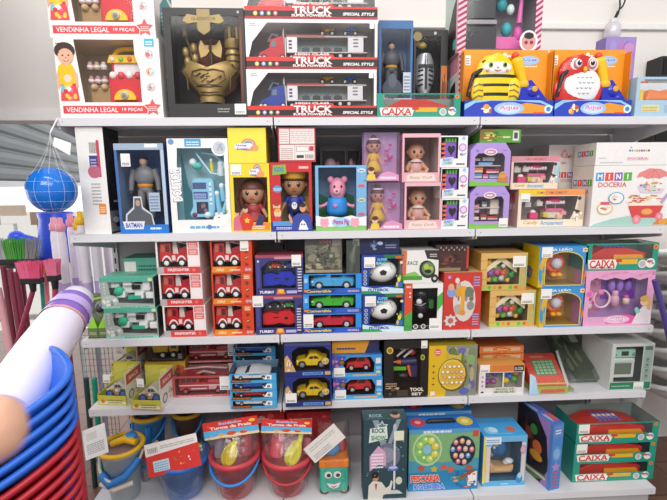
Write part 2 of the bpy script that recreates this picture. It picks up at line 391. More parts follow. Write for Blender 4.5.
def doll(root, cx, y, z0, H, skin, hair, dress, nm='doll', head=.19, seated=False, hairstyle='long', dresscol2=None, arms=True, shoes=None):
    mb = MB(); hr = head*H; hz = z0+H-hr
    mb.ell((cx, y, hz), (hr*.92, hr*.85, hr), skin, 18)
    for s in (-1, 1):
        mb.ell((cx+s*hr*.36, y-hr*.8, hz-hr*.05), (hr*.14, hr*.06, hr*.19), '2a1c18', 10)
        mb.ell((cx+s*hr*.33, y-hr*.86, hz+hr*.03), (hr*.045, hr*.03, hr*.05), 'f6f4f0', 8)
        mb.ell((cx+s*hr*.92, y, hz-hr*.05), (hr*.12, hr*.1, hr*.18), skin, 8)
    mb.ell((cx, y-hr*.87, hz-hr*.28), (hr*.09, hr*.08, hr*.08), skin, 8)
    mb.ell((cx, y-hr*.76, hz-hr*.52), (hr*.2, hr*.06, hr*.06), 'b5433f', 8)
    bt = hz-hr*.9; bh = bt-z0
    mb.cyl((cx,y,bt+hr*.2),(cx,y,bt-bh*.05), hr*.3, hr*.34, skin, 10)
    if seated:
        mb.ell((cx, y, z0+bh*.55), (hr*.75, hr*.62, bh*.5), dress, 14)
        for s in (-1, 1):
            mb.tube([(cx+s*hr*.4,y,z0+hr*.35),(cx+s*hr*.85,y-hr*.9,z0+hr*.32),(cx+s*hr*.8,y-hr*1.45,z0+hr*.3)], [hr*.36,hr*.32,hr*.24], skin, 8)
            mb.ell((cx+s*hr*.8,y-hr*1.5,z0+hr*.4),(hr*.22,hr*.2,hr*.3), skin, 8)
            mb.tube([(cx+s*hr*.6,y,z0+bh*.82),(cx+s*hr*1.05,y-hr*.3,z0+bh*.5),(cx+s*hr*1.1,y-hr*.75,z0+bh*.4)], [hr*.27,hr*.23,hr*.17], skin, 8)
            mb.ell((cx+s*hr*1.1,y-hr*.82,z0+bh*.4), hr*.2, skin, 8)
    else:
        mb.ell((cx, y, bt-bh*.26), (hr*.55, hr*.42, bh*.28), skin, 12)
        for s in (-1, 1):
            mb.tube([(cx+s*hr*.28,y,z0+bh*.5),(cx+s*hr*.3,y,z0+bh*.25),(cx+s*hr*.3,y,z0+bh*.05)], [hr*.26,hr*.22,hr*.17], skin, 8)
            mb.ell((cx+s*hr*.3,y-hr*.12,z0+bh*.04),(hr*.2,hr*.32,bh*.05), shoes or skin, 8)
            if arms:
                mb.tube([(cx+s*hr*.5,y,bt-bh*.1),(cx+s*hr*.85,y-hr*.05,bt-bh*.32),(cx+s*hr*1.05,y-hr*.25,bt-bh*.5)], [hr*.2,hr*.17,hr*.12], skin, 8)
                mb.ell((cx+s*hr*1.08,y-hr*.28,bt-bh*.54), hr*.15, skin, 8)
    o = mb.build(nm, root)
    if hair:
        hb = MB(); hb.ell((cx, y+hr*.1, hz+hr*.12), (hr*1.04, hr*.98, hr*1.0), hair, 18, cut=.12, k=12)
        hb.ell((cx, y+hr*.3, hz-hr*.05), (hr*1.03, hr*.75, hr*.98), hair, 16)
        if hairstyle == 'long':
            for s in (-1, 1): hb.tube([(cx+s*hr*.85,y+hr*.15,hz+hr*.2),(cx+s*hr*1.05,y+hr*.1,hz-hr*.6),(cx+s*hr*.85,y,hz-hr*1.25)], [hr*.25,hr*.28,hr*.1], hair, 8)
        if hairstyle == 'bun': hb.ell((cx, y+hr*.1, hz+hr*1.12), (hr*.4, hr*.4, hr*.34), hair, 12)
        hb.build('hair', o)
    if dress and not seated:
        db = MB(); db.lathe((cx, y, 0), [(hr*.3, bt-bh*.02),(hr*.62, bt-bh*.12),(hr*.5, bt-bh*.36)], dress, 16, sq=.8)
        if dresscol2 is None: db.lathe((cx, y, 0), [(hr*.5, bt-bh*.36),(hr*.95, bt-bh*.62),(hr*1.25, z0+bh*.16),(hr*1.15, z0+bh*.15)], dress, 18, sq=.75)
        else:
            db.lathe((cx, y, 0), [(hr*.5, bt-bh*.36),(hr*.6, bt-bh*.56),(hr*.4, bt-bh*.6)], dresscol2, 16, sq=.8)
            for s in (-1, 1): db.tube([(cx+s*hr*.28,y,z0+bh*.46),(cx+s*hr*.3,y,z0+bh*.14)], [hr*.3,hr*.27], dresscol2, 8)
        for s in (-1, 1): db.tube([(cx+s*hr*.42,y,bt-bh*.06),(cx+s*hr*.72,y-hr*.03,bt-bh*.24)], [hr*.26,hr*.22], dress, 8)
        db.build('dress' if dresscol2 is None else 'clothes', o)
    return o
# ================================================================ the room
def Q(px, py, dist): return CAM + (CF + CR*((px-333.5)/FPX) + CU*((250-py)/FPX))*dist
WALLY = .405
def wallpaint(): return M('e4ded9', .7, 0, .02, 8, .05)
zl = P(20, 121, WALLY).z; zl2 = P(20, 111, WALLY-.02).z
mb = MB(); mb.box(-.02, WALLY, 0, 4.6, WALLY+.12, 3.3, wallpaint()); struct(mb.build('wall_back'))
mb = MB(); mb.box(-3.2, WALLY, zl+.003, -.021, WALLY+.12, 3.3, wallpaint()); struct(mb.build('wall_above_opening'))
mb = MB(); mb.box(-3.2, WALLY-.02, zl, -.022, WALLY-.001, zl2, M('f3f0ee', .5)); struct(mb.build('trim_1'))
zt = P(600, 27, WALLY).z
mb = MB(); mb.box(P(392, 27, WALLY).x, WALLY-.016, zt-.014, 4.6, WALLY-.001, zt+.012, M('e6e3df', .4), ); struct(mb.build('trim_2', bev=.003))
def tile_mat(name, c1, c2, grout, sc, rough):
    mt = bpy.data.materials.new(name); mt.use_nodes = True; nt = mt.node_tree; b = nt.nodes['Principled BSDF']
    tc = nt.nodes.new('ShaderNodeTexCoord'); br = nt.nodes.new('ShaderNodeTexBrick')
    br.inputs['Color1'].default_value = lin(c1); br.inputs['Color2'].default_value = lin(c2); br.inputs['Mortar'].default_value = lin(grout)
    br.inputs['Scale'].default_value = sc; br.inputs['Mortar Size'].default_value = .012; br.offset = 0; br.inputs['Row Height'].default_value = .5
    nt.links.new(tc.outputs['Object'], br.inputs['Vector']); nt.links.new(br.outputs['Color'], b.inputs['Base Color']); b.inputs['Roughness'].default_value = rough
    return mt
mb = MB(); mb.box(-3.2, -3.0, -.05, 4.6, 2.4, 0, tile_mat('brown_floor_tile', '7c5847', '6c4c3e', '4c382f', 2.4, .35)); struct(mb.build('floor'))
mb = MB(); mb.box(-18, 2.4, -.12, 12, 22, -.02, M('d9d4cc', .9, 0, .08, 3)); struct(mb.build('ground_outside'))
# roller shutter in the shop front, running back on the left
S0 = P(0, 150, .62); dv = V((-sin(.30), cos(.30), 0)); nv = V((cos(.30), sin(.30), 0))
def sh(a, z, o=0): p = S0 + dv*a + nv*o; return (p.x, p.y, z)
mb = MB(); zb = P(0, 181, .62).z; pit = .078; gm = M('6c7375', .5, .1, .12, 5)
for i in range(13):
    z0 = zb + i*pit; prof = [(0, 0), (.012, .012), (.016, .036), (.012, .060), (0, .070), (0, .078)]
    for (o1, za), (o2, zc) in zip(prof, prof[1:]):
        mb.f([sh(-1.2, z0+za, o1), sh(2.3, z0+za, o1), sh(2.3, z0+zc, o2), sh(-1.2, z0+zc, o2)], gm)
mb.f([sh(-1.2, zb-.03, .02), sh(2.3, zb-.03, .02), sh(2.3, zb, .02), sh(-1.2, zb, .02)], M('b9bcbc', .4, .3))
mb.f([sh(-1.2, zb-.03, .02), sh(2.3, zb-.03, .02), sh(2.3, zb-.03, -.01), sh(-1.2, zb-.03, -.01)], M('8d9090', .4, .3))
o = mb.build('door_1'); struct(o)
# ================================================================ the shelving
SH = thing('shelving_unit', 'long white steel shelving unit of three bays and five levels against the wall', 'shelving unit', (0, 0, 0))
steel = M('dcdbdf', .38, 0, .03, 12); steelg = M('b9b8ba', .45, 0, .05, 12); panelm = M('aeacae', .55, 0, .05, 6)
for b in range(3):
    x0, x1 = b*W+.0025, (b+1)*W-.0025
    for si, H in enumerate((H1, H2, H3, H4, H5)):
        mb = MB(); y0 = -.1 if si == 4 else 0; lip = .028
        mb.box(x0, y0+.0015, H-.003, x1, DEP, H, steel)
        mb.box(x0, y0, H-lip, x1, y0+.0015, H-.0005, steel); mb.box(x0, y0+.0016, H-lip, x1, y0+.02, H-lip+.0015, steel)
        mb.box(x0, DEP-.0015, H-lip, x1, DEP, H-.003, steelg)
        mb.box(x0, y0+.0016, H-lip, x0+.0015, DEP-.0015, H-.003, steel); mb.box(x1-.0015, y0+.0016, H-lip, x1, DEP-.0015, H-.003, steel)
        mb.box(x0+.002, y0+.12, H-lip*.8, x1-.002, y0+.16, H-.0031, steelg)
        for xx in (x0+.018, x1-.018):
            mb.f(mb.ring((xx, y0-.0004, H-.014), (0,1,0), .0018, 8), '55555a')
        if si == 4: mb.box(x0, y0+.03, .002, x1, y0+.032, H-lip-.001, steelg)
        mb.build('shelf', SH, bev=0)
        if si < 4:
            for xx in (x0+.0025, x1-.0055):
                mb = MB(); T0, T1 = xx, xx+.003
                pr = [(.004, H-.0285), (.004, H-.037), (.012, H-.041), (DEP-.002, H-.098), (DEP-.002, H-.0285)]
                a = [(T0, y, z) for y, z in pr]; c = [(T1, y, z) for y, z in pr]
                mb.f(a, steel); mb.f(c, steel)
                for i in range(5): mb.f([a[i], a[(i+1) % 5], c[(i+1) % 5], c[i]], steel)
                mb.build('bracket', SH)
    mb = MB(); mb.box(b*W+.012, DEP+.014, .04, (b+1)*W-.012, DEP+.017, H1-.03, panelm); 
    for k in range(1, 5): mb.box(b*W+.012, DEP+.012, .04+.31*k, (b+1)*W-.012, DEP+.0138, .044+.31*k, steelg)
    mb.build('back_panel', SH)
for b in range(4):
    mb = MB(); x = b*W; mb.box(x-.011, DEP+.001, .005, x+.011, DEP+.03, H1-.004, M('c9c8ca', .4))
    for k in range(29): mb.box(x-.0035, DEP+.0004, .05+.05*k, x+.0035, DEP+.0009, .075+.05*k, '1c1c1e')
    mb.build('upright', SH)
# ================================================================ wall fittings
c = P(610, 27, WALLY-.03)
t = thing('cable_adapter', 'clear plastic plug box with black cable on the wall above the owl toy', 'plug', (c.x, WALLY-.018, c.z))  # cable adapter in a clear cover, hung by its black cord
mb = MB(); mb.lathe((0, -.03, -.03), [(.0, -.03), (.026, -.03), (.034, -.01), (.03, .03), (.022, .04), (0, .04)], CLEARW, 18); mb.build('cover', t)
mb = MB(); mb.box(-.012, -.038, -.03, .012, -.022, .03, 'd9d8d4'); mb.build('plug', t, bev=.003)
mb = MB(); mb.tube([(.004, -.03, .03), (.012, -.035, .055), (.03, -.04, .075), (.045, -.03, .1), (.045, -.02, .13), (.03, -.015, .12), (.025, -.03, .08), (.02, -.03, .05), (.01, -.03, .03)], .0035, '18181a', 8); mb.build('cable', t)
for px, lab in (((660, 700, 56, 76), 'small black speaker box high on the wall beside the clay tub'), ((652, 700, 127, 143), 'black box on the wall just under the top shelf end')):  # second box is added, its black stands for the dark background there
    a = P(px[0], px[3], WALLY-.09); b2 = P(px[1], px[2], WALLY-.09)
    mb = MB(); mb.box(0, 0, 0, b2.x-a.x, .085, b2.z-a.z, M('1b1b1d', .5)); mb.box(.01, -.004, .01, b2.x-a.x-.01, 0, b2.z-a.z-.01, M('101012', .8, 0, .4, 300))
    tagged(mb.build('black_wall_box', None, a, bev=.003), lab, 'speaker')
# ================================================================ left of the shelves
def stick(name, label, cat, a, b, r, c, tip=None, group=None):
    a, b = V(a), V(b); t = thing(name, label, cat, (b.x, b.y, b.z), 0, group); mb = MB()
    mb.tube([a-b, (a-b)*.5, (0, 0, 0)], r, c, 10); mb.build('handle', t)
    if tip:
        mb = MB(); d = (a-b).normalized(); mb.cyl(a-b-d*.02, a-b+d*.03, r*1.35, r*1.1, tip, 10); mb.build('grip', t)
    return t
def foot(a, y): # floor point below a leaning stick
    return V((a.x, y, .004))
def broom(label, pxs, Y, cols, hcol, foot_px):
    xl, xr, yt, yb = pxs; a = P(xl, yb, Y); b2 = P(xr, yb, Y); zt_ = P(xl, yt, Y).z; w = b2.x-a.x; cx = (a.x+b2.x)/2
    t = thing('broom', label, 'broom', (cx, Y, a.z), 0, 'brooms stored head up')
    mb = MB(); mb.box(-w*.42, -.02, -.022, w*.42, .02, .004, '1d1b1d'); mb.cyl((0,0,-.06),(0,0,-.02),.012,.016,'1d1b1d',10); mb.build('broom_head', t, bev=.005)
    mb = MB(); rr = random.Random(5); hh = zt_-a.z; n = 46
    for i in range(n):
        for j in range(3):
            u = (i+rr.random()*.8)/n; x0 = (u-.5)*w*.8; x1 = (u-.5)*w*1.06; y = (j-1)*.012
            cc = cols[min(len(cols)-1, int(u*len(cols)))]
            mb.cyl((x0, y, .004), (x1+rr.uniform(-.004,.004), y*1.6, hh*rr.uniform(.88, 1)), .0025, .0016, cc, 4, False)
    o = mb.build('bristles', t); o['kind'] = 'stuff'
    f = V((foot_px[0]-cx, foot_px[1]-Y, .004-a.z)); mb = MB(); mb.tube([f, f*.5, (0,0,-.05)], .011, hcol, 10); mb.build('handle', t)
    return t
broom('broom with grey and green bristles stored head up beside the shop opening', (-6, 41, 238, 260), .50, ['a9a9ad', '4f9e3a', '3f9a34', '8d8f92'], '7d2f3d', (-1.0, .50))
broom('broom with pink bristles stored head up below the grey and green one', (20, 44, 261, 279), .36, ['f06a94', 'ee5a86'], '96324a', (-.72, .36))
broom('narrower pink broom stored head up beside the bubble wands', (48, 60, 259, 276), .28, ['f27ba0'], 'a83a52', (-.30, .24))
# dark ledge rail that carries the blue can, and the white rail lower down
a = P(0, 262, .58); b2 = P(60, 255, .64)
t = thing('display_rack', 'metal rack with dark top ledge beside the shop opening', 'rack', (a.x, .6, 0))
mb = MB(); mb.box(-.35, -.02, a.z-.035, b2.x-a.x, .2, a.z-.005, '2a2629'); mb.build('ledge', t)
zr = P(20, 316, .6).z; mb = MB(); mb.box(-.35, -.02, zr-.015, b2.x-a.x, 0, zr+.012, 'd4d4d6'); mb.build('rail', t)
for xx in (-.3, b2.x-a.x-.03):
    for yy in (0, .17):
        mb = MB(); mb.box(xx, yy, .002, xx+.022, yy+.022, a.z-.036, 'c8c9cc'); mb.build('post', t)
# blue watering can
c = P(55, 253, .66); k = 1.25
t = thing('watering_can', 'bright blue plastic watering can on the dark ledge behind the hanging ball', 'watering can', (c.x, .70, a.z-.004))
bl = M('2a50e0', .35)
mb = MB(); mb.T = Matrix.Diagonal((k, k, k, 1)); mb.lathe((0,0,0), [(0,0),(.075,0),(.08,.02),(.07,.09),(.06,.16),(.066,.19),(.06,.192),(.055,.16),(0,.15)], bl, 24); mb.build('body', t)
mb = MB(); mb.T = Matrix.Diagonal((k, k, k, 1)); mb.tube([(-.06,0,.05),(-.1,-.01,.075),(-.14,-.02,.09)], [.026,.02,.02], bl, 12); mb.ell((-.155,-.02,.094),(.034,.026,.026), bl, 12); mb.build('spout', t)
mb = MB(); mb.T = Matrix.Diagonal((k, k, k, 1)); mb.tube([(.06,0,.17),(.1,0,.16),(.11,0,.1),(.07,0,.04)], .01, bl, 8); mb.build('handle', t)
# outdoor sign and a hanger rail seen through the opening
a2 = P(31, 225, 1.7); b2 = P(43, 212, 1.7)
t = thing('street_sign', 'small brown sign board on a post outside the shop opening', 'sign', (a2.x, 1.7, 0))
mb = MB(); mb.box(0, 0, a2.z, b2.x-a2.x, .02, b2.z, 'a58a77'); mb.build('sign_board', t)
mb = MB(); mb.cyl((.04,.03,0),(.04,.03,a2.z+.04),.015,.015,'b9b5b0',8); mb.build('post', t)
a2 = P(-4, 224, 1.3); b2 = P(15, 224, 1.3)
t = thing('clothes_rail', 'pale metal hanging rail outside the shop opening', 'rail', (a2.x, 1.3, 0))
mb = MB(); mb.tube([(0,0,0.004),(0,0,a2.z),(b2.x-a2.x,0,a2.z),(b2.x-a2.x,0,.004)], .012, 'c4c6c8', 8); mb.build('frame', t)
mb = MB(); mb.box(-.1, .03, a2.z+.05, b2.x-a2.x+.05, .05, a2.z+.12, 'd9c3ae'); mb.box(-.02,.035,a2.z-.01,0,.045,a2.z+.05,'b9b5b0'); mb.build('banner', t)
# bubble wands in a bin
YB = .465; bx = P(86, 270, YB); BXX = bx.x+.03
ZB = .70
BIN = thing('wand_stand', 'slim lilac tray stand full of bubble wands behind the shelf end', 'stand', (BXX, YB, 0))
mb = MB(); mb.box(-.15, -.098, ZB, .07, .11, ZB+.004, 'b8a4cf'); 
for q in ((-.15,-.098,.07,-.095),(-.15,.107,.07,.11),(-.15,-.095,-.147,.107),(.067,-.095,.07,.107)): mb.box(q[0], q[1], ZB+.004, q[2], q[3], ZB+.06, M('cbb8dd', .5))
mb.build('tray', BIN)
mb = MB(); mb.cyl((-.03,.03,.02),(-.03,.03,ZB),.012,.012,'8f8a98',10); mb.cyl((-.03,.03,.003),(-.03,.03,.02),.1,.09,'8f8a98',20); mb.build('pole', BIN)
wx = [(-.125,-.05,'f0a8b8'),(-.08,-.08,'f0a0b8'),(-.03,-.03,'f5c518'),(.012,-.08,'f5c518'),(.046,-.04,'f2a2b4'),(-.1,.04,'f29ab0'),(-.05,.05,'f6d24a'),(.0,.06,'f2a0b4'),(.042,.08,'f6c92a')]
wl = ['leftmost in the front', 'second from the left in the front', 'third from the left in the front', 'beside the white carton in the front', 'nearest the shelf upright']
wandproto = None
for i, (x, y, cc) in enumerate(wx):
    zz = P(78 if i < 5 else 80, 218 if i != 3 else 212, YB).z - (.0 if i < 5 else -.01) - ZB
    lab = 'bubble wand in milky tube with %s cap, ' % ('yellow' if cc.startswith('f5') or cc.startswith('f6') else 'pink') + (wl[i] if i < 5 else '%s of the rear four' % ['first', 'second', 'third', 'last'][i-5])
    t = thing('bubble_wand', lab, 'bubble wand', (BXX+x, YB+y, ZB+.006), 0, 'bubble wands in the bin')
    mb = MB(); mb.lathe((0,0,0), [(0,0),(.017,0),(.019,.03),(.019,zz-.09),(.015,zz-.06)], M('f1ecf7', .35), 14); mb.build('tube', t)
    mb = MB(); mb.lathe((0,0,0), [(.015,zz-.06),(.02,zz-.055),(.02,zz-.03),(.012,zz-.02),(.012,zz),(0,zz+.004)], cc, 14); mb.build('cap', t)
    mb = MB(); mb.lathe((0,0,0), [(.0195,.1),(.0195,.2)], 'c7b2e0', 14); mb.build('label_band', t)
# big wrapped roll leaning in front of the chairs
p0 = P(82, 292, -.14); p1 = P(4, 412, -.60)
t = thing('bubble_sword', 'large white wrapped bubble tube with purple label leaning over the stacked chairs', 'toy', tuple(p0))
d = p1-p0; mb = MB(); mb.tube([(0,0,0), d*.06, d*.12, d*.3, d*.6, d*.93, d], [.02,.046,.052,.062,.068,.068,.06], M('e9e4f6', .3, 0, .03, 10), 24); mb.build('tube', t)
side = d.normalized().cross(V((0,-1,0))).normalized(); up = d.normalized().cross(side)
def band(a0, a1, r0, r1, th0, th1, cc, nm):
    mb = MB(); rows = []
    for i in range(7):
        aa = a0+(a1-a0)*i/6; rr_ = r0+(r1-r0)*i/6
        rows.append([d*aa + side*(rr_*cos(th0+(th1-th0)*j/24)) + up*(rr_*sin(th0+(th1-th0)*j/24)) for j in range(25)])
    mb.grid(rows, cc); mb.build(nm, t)
band(.14, .32, .058, .0655, 0, 2*PI, M('8d6cc4', .35), 'label'); band(.19, .26, .0615, .0650, 0, 2*PI, M('c9b2ea', .4), 'label_print'); band(.32, .335, .0658, .0663, 0, 2*PI, M('f0a9a0', .4), 'label_edge')
# garden sticks under the shelf end
G1 = 'sticks leaning by the shelf end'
stick('broom_stick', 'maroon wooden broom stick leaning between the chairs and the shelf end', 'stick', P(67, 340, -.02), foot(P(82, 405, .0), -.05), .012, '8a3443', None, G1)
stick('garden_cane', 'dark green garden cane standing nearest the shelf end', 'stick', P(86, 378, .20), V((P(88, 420, .2).x, .2, .004)), .011, '1d3a34', None, G1)
stick('garden_cane', 'bright green garden cane standing close behind the shelf end', 'stick', P(94, 378, .28), V((P(97, 420, .28).x, .28, .004)), .012, '1f9a7a', None, G1)
stick('broom_stick', 'pale pink striped broom stick crossing the left frame edge', 'stick', P(-2, 288, .1), V((P(16, 352, .1).x+.03, .08, .004)), .012, 'd59aa2', None, G1)
for j, (xa, xb, cc, lab) in enumerate(((23, 30, '8e3a4a', 'thin maroon broom stick below the pink broom'), (42, 47, '1e9a82', 'green broom stick with grey collar under the pink broom'), (46, 54, 'd9828e', 'pink broom stick with yellow grip beside the bubble wands'), (54, 58, 'd26a7a', 'shorter pink broom stick with yellow grip'))):
    stick('broom_stick', lab, 'stick', P(xa, 268 if j > 1 else 283, .48-.02*j), V((P(xa, 275, .48).x-.03, .50-.04*j, .004)), .010, cc, 'f2c21c' if j > 1 else None, G1)
for j, (xa, lab) in enumerate(((3, 'thin maroon stick leftmost beside the brooms'), (10, 'thin maroon stick second from the left beside the brooms'), (16, 'thin maroon stick third from the left beside the brooms'))):
    stick('broom_stick', lab, 'stick', P(xa, 266+3*j, .42), V((P(xa+6, 300, .42).x, .43, .004)), .012, ['6e2636', '86364a', '7a2c3e'][j], None, G1)
# mesh panel
mb = MB(); A = P(76, 345, .33)
for i in range(9): mb.cyl((A.x+.012*i*1.5, .36, .004), (A.x+.012*i*1.5, .36, A.z+.0), .0015, .0015, '5a7d74', 5)
for i in range(24): mb.cyl((A.x, .362, .03+.03*i), (A.x+.145, .362, .03+.03*i), .0012, .0012, '5a7d74', 5)
tagged(mb.build('wire_mesh'), 'green wire mesh panel standing behind the canes', 'mesh panel')
# stacked chairs
def chair(label, cat, cc, s, group, rz, loc, up=0):
    t = thing('plastic_chair', label, cat, loc, rz, group); m = M(cc, .3, 0, .04, 20)
    def rim(q): # tub shaped seat: rim low at the front, high at the back
        sq = (abs(cos(q))**4+abs(sin(q))**4)**-.25; hi = (1-cos(q))/2
        return (.155*sq*cos(q), .155*sq*sin(q)*.97, up+.30+.10*hi**2.2)
    n = 28; rows = []
    for v, lift in ((1.0, 0), (.965, -.012), (.9, None), (.8, None), (.62, None), (.35, None), (.02, None)):
        row = []
        for i in range(n):
            x, y, z = rim(2*PI*i/n); zz = z+lift if lift is not None else up+.272+(z-.3-up)*(max(0, v-.62)/.38)**1.6 + .018*max(0, v-.62)/.38
            row.append((x*v*s, y*v*s, zz*s))
        rows.append(row)
    mb = MB(); mb.grid(rows, m, True, True); mb.build('seat', t, sub=1, solid=.004*s)
    mb = MB(); mb.tube([tuple(a*s for a in rim(2*PI*i/48)) for i in range(48)], .0085*s, m, 8, True); mb.build('rim', t)
    for sx, sy in ((1,1),(1,-1),(-1,1),(-1,-1)):
        mb = MB(); mb.tube([(sx*.10*s,sy*.10*s,(.27+up)*s),(sx*.13*s,sy*.13*s,.0015)], [.02*s,.013*s], m, 8); mb.build('leg', t)
    return t
cb = P(38, 400, -.60); cb.x = P(76, 400, -.6).x-.205; ztop = P(66, 350, -.5).z; pitch = .0305; LIFT = ztop-.41-pitch*11
CH = 'stacked small plastic chairs'
ordn = ['lowest', 'second lowest', 'third lowest', 'fourth lowest', 'fifth lowest', 'sixth lowest', 'topmost']
r0 = chair('red plastic child chair, lowest of the red chairs in the stack', 'chair', 'b3202f', 1.0, CH, PI+.85, (cb.x, -.60, .0015), LIFT)
for i in range(1, 7): dup(r0, (cb.x, -.60, .0015+pitch*i), 'red plastic child chair, %s of the red chairs in the stack' % ordn[i])
b0 = chair('blue plastic child chair, lowest of the blue chairs in the stack', 'chair', '2a6bd6', 1.0, CH, PI+.85, (cb.x, -.60, .0015+pitch*7), LIFT)
for i in range(1, 5): dup(b0, (cb.x, -.60, .0015+pitch*(7+i)), 'blue plastic child chair, %s of the blue chairs in the stack' % (ordn[i] if i < 4 else 'topmost'))
# hanging ball in its net
c = P(52, 190, -.09); dz = (c-CAM).dot(CF); rb = 22.5*dz/FPX
t = thing('play_ball', 'glossy blue play ball in a net hanging from the shelf corner', 'ball', tuple(c))
mb = MB(); mb.ell((0,0,0), rb, M('0f6fd0', .12, 0, .05, 10), 40, k=24); mb.build('ball', t)
top = P(50, 133, -.07)-c; hook = P(57, 119, -.004)-c
mb = MB(); cord = M('efeff2', .4)
for k in range(11):
    a = 2*PI*k/11
    pts = [(rb*1.012*cos(a)*sin(th), rb*1.012*sin(a)*sin(th), -rb*1.012*cos(th)) for th in [PI*(.02+.63*i/12) for i in range(13)]]
    e = V(pts[-1]); pts += [tuple(e.lerp(top, f) + V((0,0,-.02*sin(PI*f)))*(1) for f in [0])[0]] if False else []
    for f in (.15, .35, .6, .85, 1):
        w_ = (1-f)**1.5; pts.append((e.x*w_+top.x*(1-w_), e.y*w_+top.y*(1-w_), e.z*(1-f)+top.z*f))
    mb.tube(pts, .00035, cord, 5)
for q in range(4):
    th = PI*(.2+.14*q); mb.tube([(rb*1.013*sin(th)*cos(a), rb*1.013*sin(th)*sin(a), -rb*1.013*cos(th)) for a in [2*PI*i/28 for i in range(28)]], .0003, cord, 4, True)
mb.tube([top, top.lerp(hook, .5), hook], .0025, cord, 6)
mb.build('net', t)
tg = [P(54, 137, -.10)-c, P(71, 143, -.10)-c, P(70, 155.5, -.10)-c, P(53, 146, -.10)-c]
mb = MB(); tb = [p+V((0,.0008,0)) for p in tg]; mb.grid([tg, tb], 'f6f4f2', False, True)
for q in (tg, tb): mb.bm.faces.new([v_ for p in q for v_ in mb.bm.verts if (v_.co-p).length < 1e-6])
mb.mi('f6f4f2'); mb.build('price_tag', t)
# fingertip
tip = Q(24, 418, .105); root_ = Q(-60, 446, .10); d = (tip-root_); L = d.length; dn = d.normalized()
t = MB(); skin = M('d9a78c', .5, 0, .06, 300, .15)
pts = [root_-dn*.03, root_, root_+d*.35, root_+d*.6, root_+d*.78, root_+d*.9, root_+d*.97, tip]
rd = [.0095, .0092, .0088, .0085, .0078, .0062, .0038, .0006]
t.tube([p-tip for p in pts], rd, skin, 24)
fo = t.build('finger', None, tuple(tip), sub=1); tagged(fo, 'fingertip of the person taking the photo at the left edge', 'finger')
mb = MB(); rows = []; sd = dn.cross(CF).normalized(); bk = sd.cross(dn).normalized()
if bk.dot(CF) < 0: bk = -bk
for i in range(6):
    u = i/5; pp = root_+d*(.62+.33*u)-tip
    rr = [.0087, .0084, .0078, .007, .0056, .0042][i]
    rows.append([pp + bk*(rr*cos(q))*1.02 + sd*(rr*sin(q)) for q in [-.8+1.6*j/6 for j in range(7)]])
mb.grid(rows, M('e8bfae', .25)); mb.build('fingernail', fo)
# right of the shelves
WC = 'stacked white plastic chairs'
w0 = chair('white plastic chair, lowest of the white stack past the shelf end', 'chair', 'ebe8e6', 1.45, WC, PI*.5+.1, (2.56, .08, .0015))
for i in range(1, 8): dup(w0, (2.56, .08, .0015+.083*i), 'white plastic chair, %s of the white stack past the shelf end' % (['', 'second from the floor', 'third from the floor', 'fourth from the floor', 'fourth from the top', 'third from the top', 'second from the top', 'topmost'][i]))
stick('mop_stick', 'purple mop stick leaning against the shelf end on the right', 'stick', P(655, 280, -.06), V((P(667, 330, -.06).x+.26, -.09, .004)), .011, '4b3f86')
c = P(668, 470, -.2)
t = thing('bucket', 'dark blue plastic bucket on the floor past the shelf end', 'bucket', (c.x+.24, -.30, 0.003))
mb = MB(); mb.lathe((0,0,0), [(0,.001),(.09,.001),(.12,.22),(.125,.225),(.118,.225),(.088,.01),(0,.01)], '2b3f8f', 24); mb.build('body', t)
mb = MB(); mb.tube([(-.12,0,.21),(-.1,-.08,.19),(0,-.13,.18),(.1,-.08,.19),(.12,0,.21)], .004, 'cfd2d8', 6); mb.build('handle', t)
# ================================================================ top shelf
skinp, redp = 'e9b596', 'e2373f'
# --- pretend shop sets
G = 'pretend shop sets on the top shelf'
k = K('toy_shop_box', 'white and red pretend shop set box with boy picture, lower of the two', 'toy box', (57, 161, 38.5, 118.5), H1, .012, .2, G)
k.winbox('f6f2ee', 'd8bf98', [(.245,.20),(.80,.20),(.80,.62),(.76,.8),(.76,.985),(.19,.985)], side='f3efec')
f = k.F
f.r(.03, .055, .86, .155, 'e2454a'); f.t('VENDINHA LEGAL', .31, .104, .062, 'fdf3f0', fit=.5); f.t('19 PEÇAS', .70, .104, .05, 'fdf3f0', fit=.2)
f.star(.9, .13, .14, 'f6f2ee'); f.star(.9, .13, .118, 'e2545a'); f.lines(.86, .09, .94, .16, 3, 'f7c9c4', 2)
f.r(.86, .9, .955, 1, '49b5d8'); f.lines(.875, .92, .94, .98, 2, 'e9f6fb', 3)
for v, cc in ((.8, 'd96a7a'), (.585, 'e9c33a'), (.39, 'd88a9a')):
    f.e(.9, v, None, .075, 'fbf7f4') if False else f.e(.9, v, .075, None, 'fbf7f4'); f.e(.9, v, .06, None, 'cfc6c6'); f.busy(.865, v-.04, .935, v+.04, [cc, 'd04a55', 'f3efe6', '8d7a80'], 9, int(v*100), .6)
f.lines(.02, .93, .08, .95, 1, '3a3a3a', 9)
